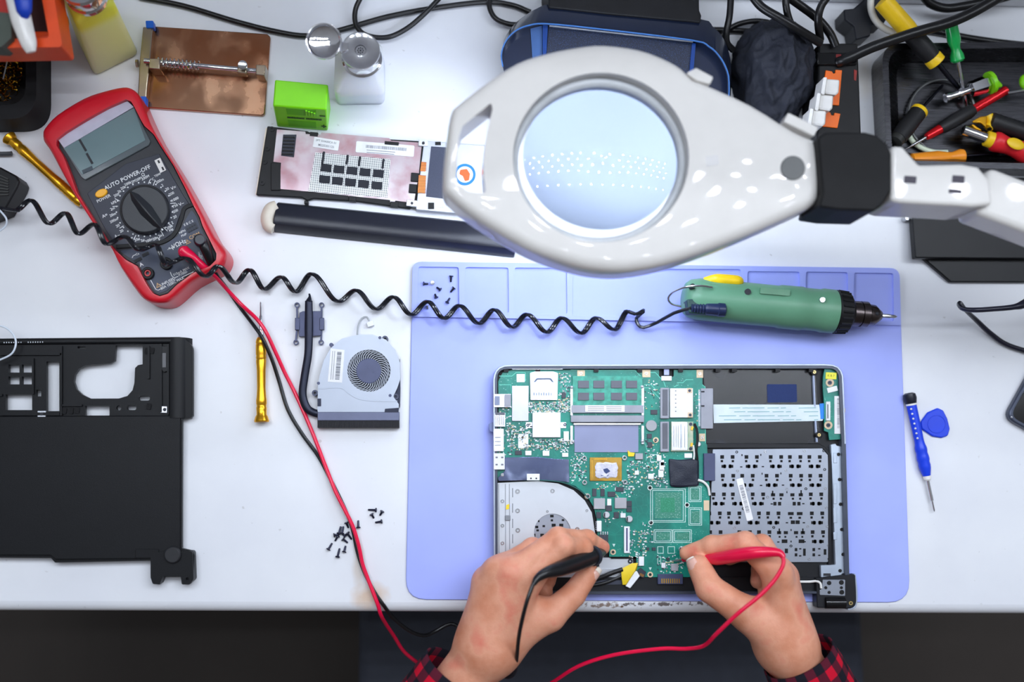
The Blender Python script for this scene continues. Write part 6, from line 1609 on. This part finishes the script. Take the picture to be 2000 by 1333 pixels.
ado = ad.build('power_adapter', mat('blue_black_adapter', (24, 27, 36), 0.45), bevel=0.003, loc=P(1700, 30, 0)); tag(ado, 'angular blue-black power adapter behind the power strip', 'power adapter')
bxm = MB().prism([(1588, 70), (1690, 74), (1682, 84), (1590, 82)], .048, .056)
# ------------------------------------------------------------------ things at the sides
pa = MB().prism(rpoly([(1776, 342), (2140, 350), (2140, 506), (1788, 504)], 4), .0062, .0150).build('tablet', mat('black_panel', (20, 21, 24), 0.35, spec=0.25, var=0.1), bevel=0.001, loc=P(1900, 430, 0)); tag(pa, 'flat black panel lying below the metal tray, on a second panel', 'panel')
pe = MB().prism(rpoly([(1790, 440), (2140, 440), (2140, 552), (1857, 551), (1798, 500)], 3), .0004, .0060).build('tablet', mat('black_panel_lower', (23, 24, 27), 0.35, spec=0.25, var=0.1), bevel=0.001, loc=P(1900, 530, 0)); tag(pe, 'lower black panel with a cut corner, partly under the upper one', 'panel')
rvt = MB().cyl(1773, 425, 5, .0004, .010, n=14).build('panel_screw', STEEL, loc=P(1773, 425, 0)); tag(rvt, 'small steel stud at the corner of the upper black panel', 'stud')
ph = thing('smartphone', 'black smartphone reaching in at the bench side near the blue pick', 'phone', P(2010, 810, 0))
C_ = Vector((1964, 816)); u_ = Vector((34, -62)).normalized(); w_ = Vector((60, 33)).normalized()
pp_ = [tuple(C_ + u_ * a_ * 1.0 + w_ * b_) for a_, b_ in ((0, 0), (280, 0), (280, 140), (0, 140))]
MB().prism(rpoly(pp_, 22, 6), .0004, .0080).build('phone_case', mat('slate_phone_edge', (70, 76, 92), 0.3, 0.4), ph, bevel=0.0016)
pp2 = [tuple(C_ + u_ * a_ + w_ * b_) for a_, b_ in ((7, 7), (273, 7), (273, 133), (7, 133))]
MB().prism(rpoly(pp2, 18, 6), .0078, .0083).build('phone_glass', BLACK_GLOSS, ph)
MB().ball(P(1976, 815, .0083), .0012).build('sensor_dot', STEEL, ph)
cable('headset_cord', 'dark cord rising off the bench and folding back in a narrow bend', [(2060, 560, .085), (2004, 592, .095), (1980, 600, .095), (1940, 604, .09), (1905, 606, .085), (1882, 604, .075), (1873, 596, .06), (1876, 592, .05), (1886, 606, .035), (1905, 624, .016), (1935, 652, .006), (1970, 675, .004), (2040, 696, .004)], [.0030, .0042, .0026, .0024, .0024, .0022, .0020, .0018, .0020, .0024, .0026, .0026, .0026], mat('blue_black_cord', (28, 28, 44), 0.3), cat='cord')
lp = thing('plug_adapter', 'black ribbed plug adapter at the bench side below the gold screwdriver', 'plug adapter', P(-10, 370, 0))
MB().prism(rpoly([(-60, 316), (0, 326), (32, 343), (38, 354), (34, 366), (8, 412), (-60, 440)], 6), .0004, .026).build('adapter_body', BLACK, lp, bevel=0.003)
rb6 = MB()
for k in range(7): rb6.prism(band([(-20, 334 + k * 8), (16, 350 + k * 5)], 2.2), .0258, .0275)
rb6.build('grip_ribs', mat('grey_ribs', (54, 54, 52), 0.5), lp)
gt = MB().lathe(P(-40, 301, .005), P(23, 300, .005), [(0, .0022), (.8, .0020), (.95, .0020), (1, .0024)], 10).build('tool_tip', mat('grey_tip', (74, 76, 80), 0.4), loc=P(0, 300, 0)); tag(gt, 'grey rod tip pointing at the gold screwdriver under the meter', 'tool')
cable('clear_wire', 'thin clear wire loop beside the black ribbed adapter', [(-14, 398, .030), (4, 416, .030), (13, 430, .030), (9, 444, .028), (-12, 458, .028)], .0009, mat('clear_wire', (214, 224, 236), 0.2), cat='wire')
cable('clear_wire', 'thin clear wire loop over the edge of the black cover', [(-14, 634, .020), (10, 640, .020), (26, 654, .020), (31, 672, .020), (22, 692, .020), (-6, 706, .020)], .0009, mat('clear_wire', (214, 224, 236), 0.2), cat='wire')

# ceiling lamp of the workshop: strips of small light points over the bench
clp = thing('ceiling_lamp', 'ceiling lamp with rows of small light points hanging over the bench', 'lamp', (0.35, 0.62, 1.9))
MB().wprism([(-1.0, 0.30), (1.7, 0.30), (1.7, 1.0), (-1.0, 1.0)], 1.815, 1.83).build('lamp_board', mat('lamp_board_grey', (120, 124, 130), 0.5), clp)
ld = MB()
for j in range(6):
    for i in range(17):
        x = -0.92 + i * .158 + (.06 if j % 2 else 0); y = .44 + j * .105
        ld.bm.faces.new([ld.bm.verts.new((x + .014 * math.cos(t), y + .014 * math.sin(t), 1.812)) for t in [2 * math.pi * k / 8 for k in range(8)]])
for i in range(15):
    x = -0.80 + i * .17
    ld.bm.faces.new([ld.bm.verts.new((x + .014 * math.cos(t), .20 + .014 * math.sin(t), 1.812)) for t in [2 * math.pi * k / 8 for k in range(8)]])
ldo = ld.build('light_points', mat('light_point_glow', (236, 244, 255), 0.4, emit=LED_POINTS, var=0.0), clp, recalc=False); ldo['kind'] = 'stuff'
MB().wprism([(-0.9, .17), (1.68, .17), (1.68, .23), (-0.9, .23)], 1.815, 1.83).build('lamp_strip', mat('lamp_board_grey', (120, 124, 130), 0.5), clp)
for x in (-.8, 1.5): MB().lathe((x, .62, 1.83), (x, .62, 2.2), [(0, .004), (1, .004)], 8).build('hanger', STEEL, clp)
# ------------------------------------------------------------------ person: forearms, hands and plaid sleeves
def surface_nets(vol, org, h):
    nx, ny, nz = vol.shape
    ins = vol < 0
    c = np.zeros((nx - 1, ny - 1, nz - 1), np.int8)
    offs = [(i, j, k) for i in (0, 1) for j in (0, 1) for k in (0, 1)]
    def sl(a, o): return a[o[0]:nx - 1 + o[0], o[1]:ny - 1 + o[1], o[2]:nz - 1 + o[2]]
    for o in offs: c += sl(ins, o)
    act = (c > 0) & (c < 8)
    idx = -np.ones(act.shape, np.int64); n = int(act.sum()); idx[act] = np.arange(n)
    pos = np.zeros((n, 3)); cnt = np.zeros(n)
    ii = np.argwhere(act)
    for a in offs:
        for ax in range(3):
            if a[ax] == 1: continue
            b = list(a); b[ax] = 1
            va = sl(vol, a)[act]; vb = sl(vol, b)[act]
            m = (va < 0) != (vb < 0)
            t = va[m] / (va[m] - vb[m])
            p = np.tile(np.array(a, float), (int(m.sum()), 1)); p[:, ax] = t
            pos[m] += p; cnt[m] += 1
    pos = pos / cnt[:, None] + ii
    verts = pos * h + np.array(org)
    faces = []
    for ax in range(3):
        o1, o2 = [k for k in range(3) if k != ax]
        s0 = [slice(None)] * 3; s1 = [slice(None)] * 3
        s0[ax] = slice(0, -1); s1[ax] = slice(1, None)
        d = ins[tuple(s0)] != ins[tuple(s1)]
        e = np.argwhere(d)
        ok = (e[:, o1] > 0) & (e[:, o2] > 0) & (e[:, o1] < vol.shape[o1] - 1) & (e[:, o2] < vol.shape[o2] - 1)
        e = e[ok]
        def gi(d1, d2):
            q = e.copy(); q[:, o1] -= d1; q[:, o2] -= d2
            return idx[q[:, 0], q[:, 1], q[:, 2]]
        f = np.stack([gi(0, 0), gi(1, 0), gi(1, 1), gi(0, 1)], 1)
        flip = ins[e[:, 0], e[:, 1], e[:, 2]]
        if ax == 1: flip = ~flip
        f[flip] = f[flip][:, ::-1]
        faces.append(f)
    return verts, np.concatenate(faces)

class SDF:
    def __init__(self, lo, hi, h):
        self.lo = np.array(lo); self.h = h
        n = np.ceil((np.array(hi) - self.lo) / h).astype(int) + 1
        g = np.meshgrid(*[self.lo[i] + h * np.arange(n[i]) for i in range(3)], indexing='ij')
        self.X = np.stack(g, -1).astype(np.float32)
    def cone(self, a, b, r1, r2, sx=None):
        a = np.array(a, np.float32); b = np.array(b, np.float32)
        pa = self.X - a; ba = b - a
        t = np.clip((pa @ ba) / max(float(ba @ ba), 1e-12), 0, 1)
        d = pa - t[..., None] * ba
        if sx is not None:          # (axis, factor): squash distances along an axis to make the section oval
            ax, f = sx; ax = np.array(ax, np.float32); k = d @ ax
            d = d + (f - 1) * k[..., None] * ax
        return np.sqrt((d * d).sum(-1)) - (r1 + (r2 - r1) * t)
def smin(a, b, k):
    h = np.clip(k - np.abs(a - b), 0, None) / k
    return np.minimum(a, b) - h * h * k * 0.25
def smax(a, b, k): return -smin(-a, -b, k)

def J(px, py, zmm, rmm): return (np.array(P(px, py, zmm / 1000.0)), rmm / 1000.0)

def build_hand(spec, lo, hi, h):
    S = SDF(lo, hi, h)
    palm = None
    for (a, b, k, sx) in spec['palm']:
        d = S.cone(a[0], b[0], a[1], b[1], sx)
        palm = d if palm is None else smin(palm, d, k)
    fing = None
    for chain in spec['fingers']:
        f = None
        for a, b in zip(chain[:-1], chain[1:]):
            d = S.cone(a[0], b[0], a[1], b[1])
            f = d if f is None else smin(f, d, 0.0022)
        # knuckle swellings
        for j in chain[1:-1]:
            d = np.sqrt(((S.X - j[0].astype(np.float32)) ** 2).sum(-1)) - j[1] * 1.05
            f = smin(f, d, 0.003)
        fing = f if fing is None else smin(fing, f, 0.0012)
    body = smin(palm, fing, spec.get('kf', 0.007))
    th = None
    chain = spec['thumb']
    body = smin(body, S.cone(chain[0][0], chain[1][0], chain[0][1], chain[1][1]), spec.get('kt', 0.008))
    for a, b in zip(chain[1:-1], chain[2:]):
        d = S.cone(a[0], b[0], a[1], b[1]); th = d if th is None else smin(th, d, 0.0018)
    body = smin(body, th, 0.003)
    return surface_nets(body, S.lo, S.h)

# --- hand holding the black probe
Lw, Lf = J(958, 1254, 42, 24), J(746, 1565, 10, 33)
L = dict(
    palm=[(Lf, Lw, .01, None),
          (Lw, J(1030, 1136, 66, 12.5), .016, None), (Lw, J(1000, 1118, 68, 12.5), .016, None), (Lw, J(972, 1116, 60, 12), .016, None), (Lw, J(950, 1136, 48, 11.5), .016, None),
          (J(1000, 1225, 40, 19), J(1052, 1196, 46, 14), .016, None)],
    fingers=[
        [J(1030, 1136, 66, 12.0), J(1100, 1066, 72, 9.8), J(1138, 1070, 56, 8.6), J(1151, 1090, 46, 7.4)],
        [J(1000, 1118, 68, 11.8), J(1090, 1052, 66, 9.6), J(1146, 1054, 44, 8.4), J(1177, 1070, 30, 7.0)],
        [J(972, 1116, 60, 11.4), J(1040, 1072, 46, 9.4), J(1078, 1098, 24, 8.4), J(1070, 1136, 18, 7.6)],
        [J(950, 1136, 48, 10.5), J(1010, 1112, 30, 8.6), J(1048, 1136, 18, 7.8), J(1066, 1158, 20, 7.0)]],
    thumb=[J(990, 1240, 42, 18), J(1074, 1204, 50, 14.0), J(1120, 1162, 48, 11.4), J(1150, 1120, 42, 9.6)],
    kt=.010, kf=.008)
# --- hand holding the red probe
Rw, Rf = J(1534, 1256, 50, 23.5), J(1678, 1528, 14, 32)
Rr = dict(
    palm=[(Rf, Rw, .01, None),
          (Rw, J(1518, 1122, 74, 13), .013, None), (Rw, J(1530, 1130, 58, 12.5), .013, None), (Rw, J(1532, 1148, 44, 12), .013, None), (Rw, J(1530, 1168, 32, 11), .013, None),
          (J(1514, 1234, 56, 19), J(1462, 1202, 58, 15), .013, None)],
    fingers=[
        [J(1518, 1120, 76, 12.5), J(1456, 1062, 66, 10.4), J(1390, 1066, 46, 8.8), J(1341, 1081, 32, 7.0)],
        [J(1530, 1124, 60, 12.0), J(1488, 1066, 46, 9.8), J(1450, 1078, 26, 8.4), J(1424, 1090, 20, 7.4)],
        [J(1532, 1142, 46, 11.4), J(1506, 1094, 30, 9.2), J(1486, 1112, 19, 8.2), J(1480, 1136, 22, 7.4)],
        [J(1530, 1162, 34, 10.5), J(1516, 1124, 20, 8.4), J(1502, 1140, 19, 7.6), J(1494, 1160, 24, 7.0)]],
    thumb=[J(1514, 1234, 60, 18), J(1444, 1190, 62, 14.2), J(1386, 1150, 59, 13.0), J(1366, 1108, 50, 11.0)],
    kt=.008, kf=.008)
HV = 0.0016
vl, fl_a = build_hand(L, P(700, 1560, 0).xy.to_3d() + Vector((-.04, -.02, -.05)), Vector((P(1215, 1000, 0).x, P(1215, 1000, 0).y, .105)), HV)
vr_, fr_a = build_hand(Rr, Vector((P(1300, 1000, 0).x, P(1300, 1560, 0).y, -.05)), Vector((P(1740, 1000, 0).x, P(1740, 1000, 0).y, .112)), HV)
pers = thing('person', 'person in a red and black plaid shirt holding two meter probes against the circuit board', 'person', (0.2, -0.3, 0.01))
me = bpy.data.meshes.new('body')
allv = np.concatenate([vl, vr_]) - np.array(pers.location)
allf = np.concatenate([fl_a, fr_a + len(vl)])
me.from_pydata(allv.tolist(), [], allf.tolist())
me.materials.append(T_SKIN)
for p in me.polygons: p.use_smooth = True
bm = bmesh.new(); bm.from_mesh(me); bmesh.ops.recalc_face_normals(bm, faces=bm.faces[:]); bm.to_mesh(me); bm.free()
bo = bpy.data.objects.new('body', me); COL.objects.link(bo); bo.parent = pers; ORG[bo] = ORG[pers]
sm_ = bo.modifiers.new('smooth', 'CORRECTIVE_SMOOTH') if False else bo.modifiers.new('smooth', 'SMOOTH')
sm_.factor = 0.5; sm_.iterations = 4

# fingernails
NAIL = mat('fingernail', (232, 184, 168), 0.25, coat=0.3, var=0.05); NTIP = mat('nail_tip', (238, 228, 214), 0.3)
def nail(tip, prev, normal, L_, W_, ft):
    tp = Vector(tip[0]); d = (tp - Vector(prev[0])).normalized()
    n = Vector(normal).normalized(); n = (n - d * n.dot(d)).normalized(); s = d.cross(n)
    c = tp + n * tip[1] * .93 + d * .0016
    m = MB()
    def rings(t0, t1, o):
        out = []
        for i in range(7):
            t = t0 + (t1 - t0) * i / 6; row = []
            for j in range(7):
                u = (j / 6 - .5) * 2
                wv = W_ * (1 - .25 * max(0, t - .7) ** 1 / .3) * (1 if t > .12 else .72 + 2.3 * t)
                row.append(c + d * (t - .5) * L_ + s * u * wv / 2 + n * (o - (u * u) * W_ * .22 - (t - .45) ** 2 * L_ * .12))
            out.append(row)
        return out
    def sheet(t0, t1, m_, nm):
        m = MB(); rs = rings(t0, t1, .0006); V = [[m.bm.verts.new(p) for p in r] for r in rs]
        for i in range(6):
            for j in range(6): m._f((V[i][j], V[i][j + 1], V[i + 1][j + 1], V[i + 1][j]), 0)
        o = m.build(nm, m_, pers); sdm = o.modifiers.new('thick', 'SOLIDIFY'); sdm.thickness = .0007; sdm.offset = 0
        return o
    sheet(0, ft, NAIL, 'fingernail'); sheet(ft, 1, NTIP, 'fingernail_tip')
NAILS = [(L['thumb'][3], L['thumb'][2], (.70, -.30, .60), .0135, .0118, .68), (Rr['thumb'][3], Rr['thumb'][2], (-.72, -.22, .66), .0150, .0132, .92)]
for a in NAILS: nail(*a)

# sleeves with turned cuffs, checked along the arm
def sleeve(pts, radii, name, scale_u, scale_v):
    m = MB(); bm = m.bm; uvl = bm.loops.layers.uv.new('UVMap')
    w = [P(*p) for p in pts]; seg = 40
    n = len(w); rings = []; vv = [0.0]
    for i in range(1, n): vv.append(vv[-1] + (w[i] - w[i - 1]).length)
    t0 = (w[1] - w[0]).normalized(); u = t0.cross(Vector((0, 0, 1))).normalized(); v = u.cross(t0).normalized(); prev = t0
    for i in range(n):
        t = (w[min(i + 1, n - 1)] - w[max(i - 1, 0)]).normalized(); q = prev.rotation_difference(t); u = q @ u; v = q @ v; prev = t
        row = []
        for k in range(seg):
            a = 2 * math.pi * k / seg
            wr = 1 + (.05 * mnoise.noise(Vector((math.cos(a) * 1.6, math.sin(a) * 1.6, vv[i] * 40))) if i > 1 else .015 * math.sin(a * 3))
            row.append(bm.verts.new(w[i] + (u * math.cos(a) + v * math.sin(a) * .86) * radii[i] * wr))
        rings.append(row)
    for i in range(n - 1):
        for k in range(seg):
            k2 = (k + 1) % seg
            f = bm.faces.new((rings[i][k], rings[i][k2], rings[i + 1][k2], rings[i + 1][k])); f.smooth = True
            for lp_, (kk, iii) in zip(f.loops, ((k, i), (k + 1, i), (k + 1, i + 1), (k, i + 1))):
                lp_[uvl].uv = (kk / seg * scale_u, vv[iii] / scale_v + .1)
    o = m.build(name, T_PLAID, pers, angle=180)
    sd_ = o.modifiers.new('thick', 'SOLIDIFY'); sd_.thickness = .0018; sd_.offset = -1
    return o
def sl_pts(a, b, n):
    a = Vector(a); b = Vector(b); return [tuple(a.lerp(b, t)) for t in [i / n for i in range(n + 1)]]
def mk_sleeve(c0, c1, r0, r1, cuff):
    pts = sl_pts(c0, c1, 14); rad = [r0 + (r1 - r0) * i / 14 for i in range(15)]
    return pts, rad
lp1, lr1 = mk_sleeve((908, 1319, 36), (742, 1565, 8), .0415, .054, 0)
lp1 = [(x, y, z / 1000) for x, y, z in lp1]
sleeve(lp1, lr1, 'sleeve', 12, .0215)
rp1, rr1 = mk_sleeve((1558, 1282, 46), (1680, 1528, 12), .0350, .048, 0)
rp1 = [(x, y, z / 1000) for x, y, z in rp1]
sleeve(rp1, rr1, 'sleeve', 12, .0215)
# ------------------------------------------------------------------ meter leads with probes
RL = mat('red_lead_silicone', (232, 10, 66), 0.28, coat=0.2, var=0.04)
BL = mat('black_lead_silicone', (20, 20, 23), 0.32, var=0.1)
rlead = thing('test_lead', 'red meter lead with a red probe held at the board', 'test lead', P(360, 493, 0))
MB().lathe(P(362, 496, .030), P(359, 491, .047), [(0, .0042), (.5, .0052), (.9, .0052), (1, .0036)], 20).build('plug', RL, rlead)
MB().tube([P(357, 489, .043), P(372, 502, .042), P(392, 518, .036), P(406, 528, .031)], [.0056, .0054, .0042, .0030], seg=16).build('plug_boot', RL, rlead)
rpts = [(404, 527, .031), (420, 540, .026), (440, 562, .014), (470, 594, .006), (500, 622, .0125), (519, 648, .0135), (538, 688, .010), (556, 728, .0060), (578, 772, .0045), (608, 840, .0045), (636, 912, .0050), (655, 960, .0060), (670, 990, .0065), (687, 1024, .0070), (697, 1053, .0070), (703, 1077, .0060), (708, 1102, .0055), (718, 1130, .0055), (728, 1156, .0060), (738, 1182, .0060), (744, 1202, .000), (754, 1220, -.02), (770, 1244, -.045), (787, 1271, -.065), (807, 1289, -.08), (825, 1300, -.095), (870, 1320, -.11), (950, 1352, -.10), (1030, 1356, -.06), (1075, 1336, -.02), (1130, 1302, .01), (1200, 1280, .025), (1290, 1268, .04), (1340, 1268, .05), (1375, 1262, .065), (1400, 1238, .085), (1440, 1200, .098), (1484, 1164, .102), (1514, 1132, .104), (1530, 1102, .103), (1526, 1084, .100), (1514, 1080, .097)]
MB().tube([P(*p) for p in rpts], .00185, seg=10, sub=5).build('lead', RL, rlead)
MB().tube([P(1531, 1090, .1015), P(1522, 1081, .099), P(1500, 1079, .095), P(1466, 1081, .088), P(1430, 1087, .074), P(1400, 1092, .058), P(1380, 1092, .047), P(1356, 1091, .033), P(1334, 1093, .024)], [.0024, .0036, .0048, .0058, .0062, .0058, .0042, .0032, .0026], seg=20).build('probe', RL, rlead)
MB().lathe(P(1336, 1093, .0245), P(1312, 1096, .0128), [(0, .0014), (.6, .0012), (1, .0003)], 12).build('probe_tip', STEEL, rlead)
blead = thing('test_lead', 'black meter lead with a black probe held at the board', 'test lead', P(391, 470, 0))
MB().lathe(P(392, 474, .030), P(390, 468, .052), [(0, .0042), (.4, .0056), (.9, .0056), (1, .0042)], 20).build('plug', mat('slate_black_plug', (36, 40, 50), 0.3), blead)
MB().tube([P(396, 472, .044), P(402, 488, .043), P(409, 506, .037), P(415, 522, .030)], [.0048, .0046, .0040, .0032], seg=16).build('plug_boot', BL, blead)
bpts = [(415, 521, .030), (424, 538, .024), (440, 560, .010), (470, 602, .0025), (497, 638, .0125), (512, 660, .0135), (530, 700, .008), (545, 745, .0030), (562, 800, .0025), (590, 848, .0025), (622, 892, .0025), (646, 938, .0025), (664, 974, .0025), (680, 1010, .0025), (690, 1040, .0025), (696, 1070, .0025), (704, 1098, .0025), (716, 1128, .0025), (733, 1160, .0040), (750, 1184, .0030), (765, 1204, -.012), (787, 1224, -.03), (810, 1238, -.045), (831, 1242, -.055), (852, 1233, -.06), (872, 1222, -.06), (888, 1221, -.06), (910, 1240, -.055), (950, 1290, -.045), (985, 1322, -.02), (1004, 1316, .02), (1009, 1286, .064), (1014, 1240, .090), (1026, 1186, .104), (1038, 1150, .104), (1046, 1132, .102)]
MB().tube([P(*p) for p in bpts], .0018, seg=10, sub=5).build('lead', BL, blead)
MB().tube([P(1042, 1142, .1035), P(1050, 1130, .1015), P(1066, 1120, .098), P(1092, 1112, .088), P(1120, 1102, .073), P(1146, 1092, .058), P(1160, 1086, .050), P(1174, 1080, .036), P(1182, 1077, .028)], [.0022, .0034, .0048, .0068, .0078, .0080, .0076, .0042, .0024], seg=20).build('probe', BL, blead)
MB().tube([P(1157, 1087, .0515), P(1161, 1085.5, .0492)], .0092, seg=24, sub=1).build('finger_guard', mat('slate_guard', (44, 50, 62), 0.35), blead)
MB().lathe(P(1181, 1077, .0285), P(1189, 1073, .0145), [(0, .0013), (.6, .0012), (1, .0003)], 12).build('probe_tip', STEEL, blead)
